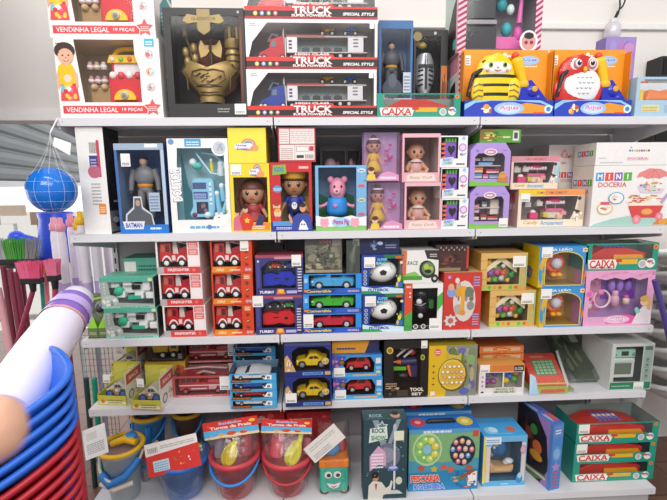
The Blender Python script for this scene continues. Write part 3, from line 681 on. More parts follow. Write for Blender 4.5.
# printed boy with a yellow shirt
f.p([(.02,.22),(.2,.22),(.185,.42),(.15,.5),(.04,.48)], 'ef4a52'); f.busy(.03,.22,.19,.48,['f3d23a','ef6f9a','6ec6d8','f7efe6','d93a4a'],16,4,.4)
f.p([(.0,.52),(.03,.66),(.08,.7),(.15,.69),(.185,.6),(.19,.44),(.03,.42)], 'f2c51e'); f.e(.105, .5, .05, None, 'e7d7c0')
f.r(.075,.66,.13,.74,skinp); f.e(.1,.845,.098,.105,'3f2a22'); f.e(.045,.83,.04,.05,'3f2a22'); f.e(.155,.84,.042,.055,'3f2a22'); f.e(.105,.775,.074,.098,skinp); f.p([(.035,.8),(.06,.86),(.11,.875),(.16,.85),(.178,.8),(.17,.88),(.1,.92),(.04,.88)],'3f2a22'); f.e(.078,.785,.009,.011,'2b1b16'); f.e(.135,.787,.009,.011,'2b1b16'); f.p([(.078,.735),(.14,.738),(.128,.716),(.105,.707),(.088,.716)],'c8504a'); f.p([(.083,.733),(.135,.735),(.11,.72)], 'f8f2ee'); f.e(.107,.755,.012,.012,'d89a7c'); f.p([(.17,.62),(.2,.56),(.2,.4),(.18,.38)],skinp); f.p([(.0,.5),(.02,.6),(.03,.42),(.01,.36)], skinp)
r = k.R; r.r(0, 0, 1, 1, 'f1eeea'); r.p([(.25,.12),(1,.0),(1,.62),(.6,.7),(.3,.5)], '1f8f96'); r.p([(.5,.75),(1,.7),(1,1),(.6,1)], '2a9aa0'); r.e(.6, .8, .1, None, 'c8353f'); r.lines(.35,.2,.9,.45,5,'e6f2f2',5)
k.done()
# the pretend shop toy itself
t = MB(); w, h = k.w, k.h; x0 = k.X(.46); x1 = k.X(.785)
t.box(x0, .03, k.Z(.16), x1, .12, k.Z(.58), 'd8232f'); t.box(x0+.005, .05, k.Z(.58), x1-.005, .12, k.Z(.76), 'e8e4ea')
t.box(x0+.006, .045, k.Z(.57), x0+.012, .06, k.Z(.78), 'd8232f'); t.box(x1-.014, .045, k.Z(.57), x1-.004, .06, k.Z(.78), 'd8232f')
for i in range(4): t.ell((x0+.014+i*(x1-x0-.028)/3, .032, k.Z(.57)), (.013, .012, .013), 'f8f4f2' if i % 2 == 0 else 'e0525a', 10)
o = t.build('toy_shop', k.root, bev=.004)
t = MB(); t.prism([(x0-.008,k.Z(.74)),(x0+.002,k.Z(.84)),(x1-.002,k.Z(.84)),(x1+.004,k.Z(.74))], .04, .12, 'f3c11c')
for i in range(4): t.ell((x0+.012+i*(x1-x0-.024)/3, .04, k.Z(.785)), (.009,.006,.009), ['f0e6da','8cc24a','e2663a','f0e6da'][i], 10)
t.build('awning', o, bev=.004)
t = MB(); t.tube([(x0+.004,.07,k.Z(.84)),(x0+.02,.07,k.Z(.92)),(x0+.04,.07,k.Z(.945)),(x1-.03,.07,k.Z(.945)),(x1-.004,.07,k.Z(.84))], .009, 'f5c21b', 10); t.box(x1-.022,.06,k.Z(.86),x1-.006,.075,k.Z(.97),'b9b2a4'); t.build('handle', o)
t = MB(); cx = (x0+x1)/2-.002; t.prism([(cx+.038*cos(a), k.Z(.245)+.036*sin(a)) for a in [PI*i/12 for i in range(13)]], .018, .03, 'f4c522'); t.lathe((cx, .012, k.Z(.305)), [(0,0),(.013,0),(.014,.008)], 'cfcbb8', 16, 'y'); t.lathe((cx, .0118, k.Z(.305)), [(0,-.001),(.007,-.001),(.007,.002)], '9a9684', 12, 'y')
t.build('dial', o)
t = MB()
for i in range(3):
    for j, cc in enumerate(('a8868c', '9a8a86')):
        xx = k.X(.262+.066*i); zz = k.Z(.47 if j == 0 else .65)
        t.lathe((xx, .05, zz), [(0,0),(.010,0),(.011,.004),(.011,.018),(.007,.023),(.007,.028),(.0,.028)], ['b78c94','a99a7c','c4b6ba'][i] if j else 'a77f86', 12); 
        t.lathe((xx, .05, zz), [(.0105,.006),(.0112,.006),(.0112,.015),(.0105,.015)], 'e6dcd8', 12)
t.build('bottle_set', k.root)
t = MB(); t.box(k.X(.255), .04, k.Z(.215), k.X(.45), .12, k.Z(.42), 'a98657'); t.ell((k.X(.30),.042,k.Z(.42)),(.013,.02,.013),'cbb083',10); t.ell((k.X(.4),.042,k.Z(.42)),(.013,.02,.013),'cbb083',10); t.build('tray', k.root, bev=.003)
k.at('white and red pretend shop set box cut by the top edge, upper of the two', H1+k.h+.001, loc=(k.x-.008, .014, H1+k.h+.0012))
# --- armour set
k = K('armour_box', 'black box with bronze toy breastplate, axe and gauntlet', 'toy box', (165.5, 245.5, 8, 117.5), H1, .012, .14)
k.winbox('2b2a2a', '241a18', (.09, .13, .93, .93), side='222020'); f = k.F
k.B.e(.48,.55,.3,None,'8f4a33'); k.B.e(.3,.55,.12,None,'b0552f')
f.p([(.24,.885),(.3,.945),(.44,.93),(.56,.93),(.7,.945),(.76,.885),(.7,.86),(.56,.875),(.44,.875),(.3,.86)], 'b29a62'); f.r(.42,.80,.58,.99,'a58f5c'); f.p([(.42,.8),(.58,.8),(.5,.76)],'a58f5c'); f.t('GLADIATOR', .5, .905, .03, '5e4c26', fit=.3)
f.r(.93,.13,.965,.93,'4c2a26'); f.busy(.93,.13,.968,.9,['6a2d22','8a4028','3a1d1a'],12,8,.9); f.e(.93,.965,.012,None,'b7b7b4')
f.lines(.62,.05,.78,.1,2,'9b9a96',3)
k.done(); k.sticker(.84, .03, .985, .13)
bz = M('b0935a', .38, .35, .15, 50); bzd = M('5d4a2c', .45, .3, .2, 50)
t = MB(); Zb = k.Z; rows = []
out = [(.34,.15),(.66,.15),(.68,.24),(.83,.40),(.92,.48),(.80,.58),(.70,.62)]
prof = [(.16,.16),(.165,.2),(.15,.235),(.20,.28),(.30,.36),(.36,.43),(.40,.48),(.33,.55),(.27,.58)]
for hw_, v in prof:
    row = []
    for j in range(17):
        s = -1+j/8; drop = 0
        if v > .5: drop = (.10*(1-abs(s))**1.0)*(v-.5)/.08
        row.append((k.X(.5+hw_*s), .075-.055*(1-s*s)**.6, Zb(v-drop)))
    rows.append(row)
t.grid(rows, bz); 
o = t.build('breastplate', k.root)
t = MB()
def sfy(s): return .075-.055*max(0,(1-s*s))**.6-.003
pent = [(-.22,.38),(-.2,.45),(-.08,.465),(0,.455),(.08,.465),(.2,.45),(.22,.38),(.12,.32),(-.12,.32)]
t.tube([(k.X(.5+a), sfy(a/.38), Zb(b)) for a, b in pent], .0022, bzd, 6, True)
rr = random.Random(3)
for i in range(9): a = rr.uniform(-.13,.13); b = rr.uniform(.35,.43); t.tube([(k.X(.5+a+.05*cos(q)), sfy(a/.38)-.001, Zb(b+.018*sin(q*1.3))) for q in [i+.5*j for j in range(6)]], .0022, '2d2416' if i % 2 else bz, 6)
for v, hw_ in ((.22,.15),(.245,.155),(.3,.22)): t.tube([(k.X(.5+hw_*s), sfy(s), Zb(v+.02*abs(s))) for s in [-1+i/6 for i in range(13)]], .002, bzd, 6)
for s in (-1, 1): t.tube([(k.X(.5+s*.27), sfy(.7), Zb(.28)),(k.X(.5+s*.28), sfy(.7), Zb(.4)),(k.X(.5+s*.36), sfy(.9), Zb(.47)),(k.X(.5+s*.3), sfy(.8), Zb(.53))], .003, bzd, 6)
t.build('relief', o)
t = MB(); cx = k.X(.52); t.cyl((cx,.07,Zb(.42)),(cx,.07,Zb(.78)),.0035,.0035,'5b4a2e',8)
for s in (-1, 1): t.prism([(cx+s*.004,Zb(.66)),(cx+s*.018,Zb(.62)),(cx+s*.036,Zb(.60)),(cx+s*.042,Zb(.69)),(cx+s*.034,Zb(.77)),(cx+s*.02,Zb(.72)),(cx+s*.004,Zb(.72))], .06, .07, bz)
t.ell((cx,.066,Zb(.69)), (.009,.01,.012), bzd, 10); t.build('axe', k.root)
t = MB(); gx = k.X(.8); t.lathe((gx,.08,0), [(.024,Zb(.5)),(.028,Zb(.53)),(.026,Zb(.6)),(.028,Zb(.66)),(.024,Zb(.7)),(.03,Zb(.72)),(.03,Zb(.78))], bz, 16)
for q in range(4): t.tube([(gx-.02+.0135*q,.06,Zb(.78)),(gx-.022+.014*q,.055,Zb(.84)),(gx-.018+.012*q,.06,Zb(.885))], .0065, bz if q % 2 else bzd, 8)
for v in (.56,.62,.68): t.lathe((gx,.08,0), [(.0285,Zb(v)),(.031,Zb(v+.008)),(.0285,Zb(v+.016))], bzd, 16)
t.build('gauntlet', k.root)
t = MB(); t.tube([(k.X(.17),.09,Zb(.83)),(k.X(.24),.085,Zb(.7)),(k.X(.28),.08,Zb(.55))], .006, bzd, 8); t.ell((k.X(.17),.09,Zb(.85)), (.009,.009,.014), bz, 8)
for a, b in ((-.1,.66),(.08,.7),(-.07,.57),(.1,.6)): t.ell((k.X(.25+a*.6),.07,Zb(b)), (.013,.012,.018), bz, 8)
t.build('dagger', k.root)
# --- truck boxes
G = 'truck transporter boxes on the top shelf'
k = K('toy_truck_box', 'long toy truck box with blue truck cab, lowest of the three', 'toy box', (247, 376.5, 69.5, 117.5), H1, .012, .13, G)
k.winbox('f1efee', 'aaa6a3', [(.02,.24),(.98,.24),(.98,.93),(.165,.93),(.05,.55)], side='c9272e', top='e6e2de', bot='8f8a88')
f = k.F; f.p([(.0,.0),(1,0),(1,.22),(.0,.22)], '1d1a1b'); f.p([(.0,.16),(.33,.16),(.36,.3),(.66,.3),(.68,.2),(1,.2),(1,.245),(.0,.245)], 'd8322d'); f.r(0,0,1,.045,'b3202a')
for i, cc in enumerate(('e8c63a','8f9fd8','7fae6e','d86a6a')): f.e(.08+.05*i, .105, .045, None, cc); f.e(.08+.05*i, .11, .022, None, 'f5f0e6')
f.t('TRUCK', .505, .175, .15, 'fbf6f2', fit=.3, bold=.03, out='b3202a'); f.t('HIGH CLASS', .5, .30, .045, 'f9ecec', fit=.26, bold=.03); f.t('SUPER POWERFUL', .5, .068, .05, 'fbf6f2', fit=.3, bold=.03); f.t('SPECIAL STYLE', .855, .1, .06, 'fbf6f2', fit=.24, bold=.03, it=.2)
f.lines(.03,.86,.09,.94,2,'b8b4b4',4); f.r(.94,.82,.975,.97,'f6f3f0'); f.r(.0,.93,.98,1,'b3242c') if False else None
k.Tp.r(0,0,1,1,'d9d4d0')
k.done()
def semi(root, X, Z, c, d0):
    t = MB(); L = lambda a: X(.09+.2*a)
    zz = lambda b: Z(.25+.42*b)
    t.prism([(L(0),zz(.05)),(L(.02),zz(.3)),(L(.4),zz(.55)),(L(.45),zz(.95)),(L(.95),zz(1.15)),(L(1),zz(.05))], d0, d0+.035, c)
    t.prism([(L(.47),zz(.6)),(L(.5),zz(.86)),(L(.66),zz(.92)),(L(.66),zz(.6))], d0-.0006, d0, '6e7a8a'); t.box(L(1.0), d0+.004, zz(.0), L(1.04), d0+.03, zz(1.1), 'dedbd8')
    t.box(L(-.02), d0-.001, zz(.0), L(.3), d0+.034, zz(.14), 'e6e2de'); t.cyl((L(.95),d0+.006,zz(.3)),(L(.95),d0+.006,zz(1.5)),.003,.003,'e3e1dc',8)
    t.tube([(L(.35),d0+.02,zz(.9)),(L(.5),d0+.02,zz(1.3)),(L(.75),d0+.02,zz(1.2))], .006, '8a8f98', 6)
    o = t.build('truck_cab', root); wheels(o, [(L(.2),d0-.001,zz(.06)),(L(.9),d0-.001,zz(.06)),(L(1.25),d0-.001,zz(.06))], .0105, .01, hub='e9e5e2')
    t = MB(); t.box(X(.305), d0, Z(.38), X(.93), d0+.045, Z(.4), 'c9c4c4'); t.box(X(.305), d0, Z(.4), X(.385), d0+.045, Z(.7), 'e7e3ea')
    t.box(X(.305), d0, Z(.70), X(.93), d0+.045, Z(.735), 'b9b3b0'); t.box(X(.78), d0-.001, Z(.4), X(.9), d0+.04, Z(.7), 'dcd8dc'); t.box(X(.30),d0-.002,Z(.72),X(.6),d0,Z(.745),'d84a4a')
    for i in range(9): t.box(X(.42+.055*i), d0-.0005, Z(.70), X(.424+.055*i), d0, Z(.76), '8a8686')
    for v in (.46,.53,.6): t.box(X(.32), d0-.0006, Z(v), X(.345), d0, Z(v+.04), '4a4a58')
    for v in (.5,.57,.64): t.box(X(.82), d0-.0016, Z(v), X(.86), d0-.001, Z(v+.03), '77737d')
    t.box(X(.385), d0+.04, Z(.4), X(.78), d0+.044, Z(.7), '9aa09c')
    o = t.build('trailer', root); wheels(o, [(X(.72),d0-.001,Z(.31)),(X(.79),d0-.001,Z(.31))], .011, .01, hub='d9d5d2')
    t = MB()
    for i in range(4): t.box(X(.42+.085*i), d0+.008, Z(.42), X(.48+.085*i), d0+.03, Z(.50), ['3c4450','2f3a33','454048','3a3f3c'][i]); t.box(X(.435+.085*i), d0+.01, Z(.5), X(.465+.085*i), d0+.028, Z(.55), '555c60')
    t.build('car_load', root)
    for a, cc in ((.62,'d2922c'),(.8,'3a6fd0')):
        t = MB(); xx = X(a); t.tube([(xx-.022,d0+.015,Z(.82)),(xx-.01,d0+.015,Z(.9)),(xx+.012,d0+.015,Z(.88)),(xx+.022,d0+.015,Z(.92))], .004, cc, 8); t.ell((xx,d0+.015,Z(.87)),(.012,.007,.007),cc,8)
        o = t.build('motorbike', root); wheels(o, [(xx-.018,d0+.012,Z(.805)),(xx+.018,d0+.012,Z(.805))], .0085, .006, hub='e8e4de')
k0 = k
semi(k.root, k.X, k.Z, '2a3f9a', .03)
k = K('toy_truck_box', 'long toy truck box with red truck cab, middle of the three', 'toy box', (246, 377, 18.5, 68.5), H1+k0.h+.001, .012, .13, G, size=(k0.w, k0.h))
for ch in [c for c in bpy.data.objects if c.parent == k0.root and c.name.split('.')[0] in ('carton', 'window')]:
    c = ch.copy(); COL.objects.link(c); c.parent = k.root
semi(k.root, k.X, k.Z, 'c42a32', .03)
k.at('long toy truck box with red truck cab, cut by the top edge', k.base+k.h+.001)
# --- caped figure box behind, black knight box, till set in front
k = K('action_figure_box', 'blue box with dark grey action figure behind the teal till box', 'toy box', (379, 412.5, 20.5, 117), H1, .15, .12)
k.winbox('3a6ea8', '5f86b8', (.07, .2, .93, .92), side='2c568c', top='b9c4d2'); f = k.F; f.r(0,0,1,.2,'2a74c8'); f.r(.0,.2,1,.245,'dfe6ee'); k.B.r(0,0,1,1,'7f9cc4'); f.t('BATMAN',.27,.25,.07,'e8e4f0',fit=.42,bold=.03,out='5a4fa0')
k.done()
def hero(k, z0=.22, H=.62, tint='55585e', belt='c79a2c'):
    t = MB(); cx = k.X(.45); Hh = k.h*H; z = k.Z(z0); y = k.d*.5; q = Hh
    for s in (-1,1):
        t.tube([(cx+s*q*.06,y,z+q*.48),(cx+s*q*.075,y,z+q*.25),(cx+s*q*.085,y,z+q*.04)],[q*.062,q*.05,q*.035],tint,10)
        t.ell((cx+s*q*.09,y-q*.03,z+q*.025),(q*.04,q*.07,q*.03),'2b2d33',8)
        t.tube([(cx+s*q*.15,y,z+q*.80),(cx+s*q*.2,y,z+q*.64),(cx+s*q*.215,y-q*.02,z+q*.48)],[q*.055,q*.045,q*.035],tint,10)
        t.ell((cx+s*q*.215,y-q*.03,z+q*.44),(q*.035,q*.03,q*.045),'2b2d33',8)
    t.ell((cx,y,z+q*.5),(q*.11,q*.075,q*.08),tint,12); t.ell((cx,y,z+q*.7),(q*.165,q*.09,q*.16),tint,14); t.cyl((cx,y,z+q*.8),(cx,y,z+q*.9),q*.05,q*.05,tint,10)
    t.ell((cx,y,z+q*.93),(q*.062,q*.065,q*.08),'c9a48c',12); t.ell((cx,y+q*.008,z+q*.955),(q*.066,q*.068,q*.065),'2f3238',12,cut=-.1)
    o = t.build('action_figure', k.root)
    t = MB(); t.lathe((cx,y,0),[(q*.112,z+q*.53),(q*.118,z+q*.54),(q*.118,z+q*.57),(q*.112,z+q*.58)],belt,16,sq=.72); t.build('belt', o)
    t = MB(); t.grid([[(cx+q*.13*s,y+q*.06,z+q*.85),(cx+q*.24*s,y+q*.1,z+q*.5),(cx+q*.27*s,y+q*.1,z+q*.1)] for s in (-1,-.5,0,.5,1)], '2a2c33'); t.build('cape', o, solid=.002)
hero(k, .28, .56)
t = MB(); ff = F(t, k.F.o, k.F.ux, k.F.uz, k.w, k.h); ff.k = .0015; ff.e(.4,.34,.3,.1,'3c4654'); ff.e(.4,.42,.13,.07,'56606e'); ff.r(.72,.3,.95,.5,'c9d3e0'); ff.lines(.74,.32,.93,.48,5,'6f7f98',4); t.build('printed_label', k.root)
k = K('knight_mask_box', 'black box with silver knight mask behind the teal till box', 'toy box', (413.5, 447, 30, 117), H1, .15, .12)
k.winbox('242223', '161516', (.06, .06, .80, .93), side='1b1a1b'); k.F.r(.82,0,1,.62,'c4702c'); k.F.busy(.83,.05,.99,.6,['8a3f1d','e09a3a','5d2a18'],12,6,.6); k.F.e(.1,.93,.05,None,'8a7a4a'); k.F.e(.62,.965,.016,None,'c9c9c6')
k.done(); sv = M('b4b6bb', .3, .35, .2, 60)
t = MB(); cx = k.X(.42); cz = k.Z(.56); rows = []
for i in range(9):
    ph = -1+2*i/8; row = []
    for j in range(13):
        th = -PI/2+PI*j/12; hw_ = .042*(1-max(0,-ph)**2*.55)*(1-max(0,ph)**3*.4)
        row.append((cx+hw_*sin(th), .06-.035*cos(th), cz+.075*ph))
    rows.append(row)
t.grid(rows, sv); o = t.build('mask', k.root)
t = MB(); t.box(cx-.004,.018,cz-.06,cx+.004,.026,cz+.05,'0e0e10'); t.box(cx-.03,.02,cz+.022,cx+.03,.03,cz+.032,'0e0e10'); t.tube([(cx,.022,cz+.07),(cx,.02,cz+.03)],.004,sv,6)
for s in (-1,1):
    for q in range(4): t.tube([(cx+s*.012,.023,cz+.012-.018*q),(cx+s*.03,.034,cz+.008-.018*q)],.0028,'0e0e10',6)
t.build('visor_slits', o)
t = MB(); t.tube([(cx-.03,.05,k.Z(.2)),(cx+.028,.045,k.Z(.27))],.004,sv,8); t.tube([(cx+.03,.05,k.Z(.19)),(cx-.024,.045,k.Z(.27))],.004,sv,8); t.ell((cx,.045,k.Z(.235)),(.012,.008,.012),sv,8); t.build('crossed_blades', k.root)
t = MB(); t.ell((k.X(.12),.03,k.Z(.88)),(.018,.012,.011),'b39a4a',10); t.ell((k.X(.3),.03,k.Z(.86)),(.018,.012,.012),'b39a4a',10); t.build('gold_badge', k.root)
def till_toy(k, v0, hgt):
    t = MB(); z = k.Z(v0)
    t.prism([(k.X(.12),z),(k.X(.12),z+hgt*.5),(k.X(.3),z+hgt),(k.X(.6),z+hgt),(k.X(.88),z+hgt*.6),(k.X(.88),z)], .02, k.d-.02, 'c9352c')
    t.prism([(k.X(.42),z+hgt*.1),(k.X(.42),z+hgt*.5),(k.X(.82),z+hgt*.5),(k.X(.86),z+hgt*.1)], .014, .02, 'e8a11d')
    o = t.build('toy_till', k.root, bev=.003)
    t = MB(); y0 = .04
    for i in range(5):
        for j in range(4): t.box(k.X(.34+.06*i), y0+.018*j, z+hgt+.0005, k.X(.38+.06*i), y0+.012+.018*j, z+hgt+.004, ['5d6fc0','7f8fd8','e9e6dc','5d6fc0'][j])
    t.build('keypad', o)
def till_box(label, px, base, Y, d, grp, tealside='1d8f7c', pc='d33a2e', size=None):
    k = K('toy_till_box', label, 'toy box', px, base, Y, d, grp, size=size)
    k.winbox('23977f', '51675f', [(.08,.42),(.92,.42),(.92,.95),(.08,.95)], side=tealside, opentop=True, bot='6a6f6a'); f = k.F
    f.p([(.05,.05),(.42,.05),(.45,.4),(.03,.4)], 'f3ede6'); f.t('CAIXA', .235, .24, .3, pc, fit=.36, bold=.03, out='fbf4ee'); f.t('REGISTRADORA', .235, .09, .07, '3a3a3a', fit=.34)
    f.r(.46,.22,.72,.4,'e8b22a'); f.r(.42,.3,.5,.42,pc); f.e(.79,.22,.16,None,'e8e2dc'); f.e(.79,.22,.12,None,'b9b6c0'); f.e(.9,.25,.18,None,'f3ede6'); f.busy(.84,.12,.96,.38,['d9483c','8fc04a','5aa0d8','efe8dc'],12,3,.5); f.e(.955,.86,.09,None,'e8a01d'); f.e(.955,.86,.055,None,'d8472e')
    return k
k = till_box('shallow teal till set box in front of the grey figure box', (377, 460.5, 93.5, 116.5), H1, .012, .11, None); k.done(); till_toy(k, .1, k.h*.7)
# --- striped doll house boxes
G = 'striped doll boxes'
def stripes(f, u0, v0, u1, v1, n=12):
    f.r(u0, v0, u1, v1, 'f2c3d4'); dv = (v1-v0)/n
    for i in range(n):
        a = v0+dv*i; f.p([(u0,a),(u1,a+dv*.9),(u1,min(v1,a+dv*1.4)),(u0,a+dv*.5)], 'a8284f'); f.k -= .00005
k = K('doll_box', 'box with pink striped edges standing behind the bee set, lower of the two', 'toy box', (458.5, 541, 53, 117), H1, .075, .15, G)
def dollbox(k, up):
    k.winbox('5a525a', '7d7880', (.1, .06, .92, .96), side='cfe3da'); f = k.F; stripes(f, 0, 0, .1, 1); stripes(f, .92, 0, 1, 1)
    l = k.L; l.r(0,0,1,1,'c9ddd4'); stripes(l, 0, .72, 1, 1, 9) if not up else l.p([(0,.2),(.4,.0),(1,0),(1,.9),(.6,.7)],'2b2326'); l.p([(.1,.0),(.5,.0),(.8,.3),(.75,.62),(.4,.55),(.15,.3)],'2c2024'); l.p([(.1,.0),(.3,.0),(.25,.2)],'b3402c'); l.r(.9,.0,1,1,'f2c3d4'); l.e(.8,.15,.08,None,'45c3b0')
    k.done()
    t = MB(); t.box(k.X(.12),.03,k.Z(.55),k.X(.48),.1,k.Z(.95),'2b2930'); t.box(k.X(.12),.028,k.Z(.08),k.X(.5),.1,k.Z(.42),'2b2930'); t.box(k.X(.11),.028,k.Z(.46),k.X(.5),.1,k.Z(.52),'9a969c'); t.box(k.X(.52),.05,k.Z(.06),k.X(.9),.12,k.Z(.3),'e86ab0'); t.build('doll_house', k.root)
    t = MB(); t.ell((k.X(.6),.07,k.Z(.8)),(.022,.022,.025),'2fa8b4',12); t.ell((k.X(.66),.06,k.Z(.42)),(.02,.02,.026),'35a9b2',12); t.ell((k.X(.8),.06,k.Z(.35)),(.018,.018,.03),'e255b0',12); t.tube([(k.X(.82),.05,k.Z(.95)),(k.X(.8),.05,k.Z(.5))],[.006,.011],'e268b8',8); t.ell((k.X(.7),.06,k.Z(.72)),(.015,.015,.02),'d9f0ec',10); t.build('doll_hair', k.root)
    t = MB(); ff = F(t, k.F.o, k.F.ux, k.F.uz, k.w, k.h); ff.k = .002; ff.e(.85,.17,.11,.16,'f6f0f0'); ff.e(.85,.16,.085,.12,'d79a94'); ff.e(.85,.25,.06,.05,'2a1d20'); ff.e(.82,.15,.028,None,'8a2a3c'); ff.e(.885,.15,.028,None,'8a2a3c'); t.build('printed_label', k.root)
dollbox(k, False)
kk = k
k = K('doll_box', 'box with pink striped edges and teal haired doll, upper of the two', 'toy box', (458.5, 541, 0, 52), H1+kk.h+.001, .078, .15, G, size=(kk.w, kk.h)); dollbox(k, True)
# --- water gun backpacks
G = 'water gun backpack sets'
def watergun(k, label_seed, animal):
    w, h, d = k.w, k.h, k.d; mb = MB(); x = w/2
    mb.box(-x,.0,.0,x,d,h*.235,'1f3aa8'); mb.box(-x,d-.002,.0,x,d,h,'e89220'); mb.f([(-x,d-.0022,h),(x,d-.0022,h),(x,d-.0022,h*.2),(-x,d-.0022,h*.2)],'ee9a22')
    for s in (-1,1): mb.prism([(s*x,h*.2),(s*x,h*.95),(s*(x-.0015),h*.95),(s*(x-.0015),h*.2)], d*.4, d, 'e08a1c')
    k.faces(mb); f = k.F; B = F(mb, (-x,d-.0025,0),(1,0,0),(0,0,1),w,h)
    f.p([(0,0),(1,0),(1,.12),(.85,.2),(.6,.225),(.3,.23),(.12,.2),(0,.1)],'2740b8'); f.p([(0,.1),(.12,.2),(.3,.23),(.6,.225),(.85,.2),(1,.12),(1,.15),(.85,.235),(.1,.235),(0,.18)],'8fc8ee'); f.p([(.5,.05),(.95,.05),(.95,.15),(.7,.2),(.5,.14)],'e89a28')
    f.e(.5,.12,.17,.09,'9fc4ee'); f.e(.5,.11,.13,.06,'c6ddf6'); f.t('Aqua',.5,.125,.085,'e07aa8',fit=.22,bold=.02,out='f6f0f8'); f.busy(.18,.03,.32,.19,['e8a030','f2d24a','b85a2a','f4ead8'],9,label_seed,.5); f.lines(.78,.04,.9,.07,1,'e8403a',2,.9); f.e(.945,.11,.06,None,'e6f2fa'); f.e(.945,.11,.035,None,'3a8ad0')
    B.e(.78,.85,.12,.065,'9fc4e8'); B.t('Aqua',.78,.855,.06,'4a6ac8',fit=.18,bold=.02,out='f2f2f8'); B.lines(.7,.755,.88,.79,1,'f6e6c8',4); B.r(.43,.895,.57,.925,'f4f2ee'); B.e(.5,.93,.03,None,'f4f2ee'); B.r(.05,.78,.11,.92,'f6f2ea') ; B.lines(.06,.8,.1,.9,3,'777777',4)
    mb.build('card_tray', k.root)
    # the gun
    t = MB(); gx = k.X(.70); y = d*.55
    t.tube([(k.X(.61),y,k.Z(.8)),(k.X(.67),y,k.Z(.56)),(k.X(.69),y,k.Z(.46))],[.021,.018,.015],'f2c313',16); t.ell((k.X(.61),y,k.Z(.8)),(.022,.02,.02),'f2c313',12); t.lathe((k.X(.685),y,k.Z(.48)),[(.02,-.012),(.024,-.004),(.022,.008),(.016,.014)],'f0b912',14)
    o = t.build('water_gun', k.root)
    t = MB(); t.ell((k.X(.585),y,k.Z(.885)),(.014,.014,.014),'e2492c',10); t.build('nozzle', o)
    t = MB(); bl = M('2330b4', .2); t.prism([(k.X(.63),k.Z(.2)),(k.X(.635),k.Z(.38)),(k.X(.66),k.Z(.5)),(k.X(.76),k.Z(.54)),(k.X(.86),k.Z(.40)),(k.X(.95),k.Z(.26)),(k.X(.95),k.Z(.2))], y-.018, y+.016, bl); t.lathe((k.X(.79),y-.0265,k.Z(.4)),[(.011,0),(.010,-.002),(0,-.002)],'e0a23a',14,'y'); t.ell((k.X(.775),y-.004,k.Z(.38)),(.028,.022,.03),bl,16); t.ell((k.X(.86),y-.002,k.Z(.28)),(.018,.02,.02),bl,14); t.build('tank', o, bev=.006)
    t = MB(); t.tube([(k.X(.2),y-.01,k.Z(.68)),(k.X(.1),y-.02,k.Z(.6)),(k.X(.07),y-.02,k.Z(.45)),(k.X(.05),y-.015,k.Z(.3))],.008,'22201f',8); t.tube([(k.X(.1),y-.024,k.Z(.5)),(k.X(.055),y-.024,k.Z(.36))],.003,'d8482c',6); t.tube([(k.X(.22),y,k.Z(.74)),(k.X(.2),y-.02,k.Z(.79)),(k.X(.27),y-.01,k.Z(.83))],.0025,'22201f',6); t.build('strap', k.root)
    return y
k = K('water_gun_set', 'orange card water gun set with bee backpack', 'toy set', (465.5, 555, 45, 116.5), H1, .012, .06, G)
y = watergun(k, 1, 'bee'); cx = k.X(.36); t = MB(); ye = M('f0cf1c', .25)
rows = []; prof = [(.20,.215),(.25,.23),(.26,.32),(.255,.42),(.24,.54),(.218,.68),(.185,.79),(.12,.875),(0,.91)]
def bodyof(t, prof, colf, cx, dep, n=22):
    rows = []
    for a, v in prof: rows.append([(cx+a*k.w*cos(q), y-.002+dep*sin(q), k.Z(v)) for q in [2*PI*i/n for i in range(n)]])
    for i in range(len(rows)-1): t.grid(rows[i:i+2], colf((prof[i][1]+prof[i+1][1])/2), True, True)
def fine(prof, m=6):
    o = []
    for (a, v), (b, u) in zip(prof, prof[1:]):
        for i in range(m): o.append((a+(b-a)*i/m, v+(u-v)*i/m))
    return o+[prof[-1]]
bodyof(t, fine(prof), lambda v: '1d1a1a' if (.555 < v < .60 or .43 < v < .485 or .30 < v < .355) else ye, cx, .022)
o = t.build('backpack', k.root)
t = MB(); ff = F(t, (-k.w/2, y-.0225, 0), (1,0,0), (0,0,1), k.w, k.h); ff.k = .001
t.ell((cx+.002,y-.0175,k.Z(.70)),(k.w*.165,.011,k.h*.098),'f4efe8',18)
for s in (-1,1): t.ell((cx+s*.026,y-.0280,k.Z(.735)),(.0085,.003,.0095),'8ab85a',12); t.ell((cx+s*.026,y-.0305,k.Z(.735)),(.0055,.002,.006),'1d1a18',10); t.ell((cx+s*.036,y-.0260,k.Z(.665)),(.006,.002,.005),'f0a8a8',8)
t.ell((cx,y-.0290,k.Z(.70)),(.005,.003,.004),'f0b8a8',8); t.tube([(cx-.012,y-.0275,k.Z(.665)),(cx,y-.0290,k.Z(.65)),(cx+.012,y-.0275,k.Z(.665))],.0013,'b8384a',6)
t.build('face', o)
for s in (-1,1):
    t = MB(); t.ell((cx+s*k.w*.2,y-.014,k.Z(.38)),(k.w*.085,.01,k.h*.19),ye,14,rot=Matrix.Rotation(s*.12,3,'Y'))
    for q in range(3): t.tube([(cx+s*k.w*(.15+.0*q),y-.0235,k.Z(.30+.08*q)),(cx+s*k.w*.2,y-.0245,k.Z(.31+.08*q)),(cx+s*k.w*.255,y-.0225,k.Z(.27+.08*q))],.0022,'8a8060',6)
    t.build('wing', o)
t = MB(); t.ell((cx-.008,y,k.Z(.885)),(.018,.012,.007),'e0502c',10); t.build('cap', o)
k = K('water_gun_set', 'orange card water gun set with red owl backpack', 'toy set', (556.5, 634, 45, 116.5), H1, .012, .06, G)
y = watergun(k, 2, 'owl'); cx = k.X(.33); t = MB(); rd_ = M('d12a24', .25)
prof = [(.22,.215),(.285,.24),(.295,.34),(.27,.46),(.25,.56),(.26,.66),(.225,.78),(.15,.86),(0,.89)]
bodyof(t, fine(prof, 3), lambda v: rd_, cx, .022); o = t.build('backpack', k.root)
t = MB(); t.ell((cx+.012,y-.014,k.Z(.45)),(k.w*.245,.014,k.h*.265),'f2f1f2',20)
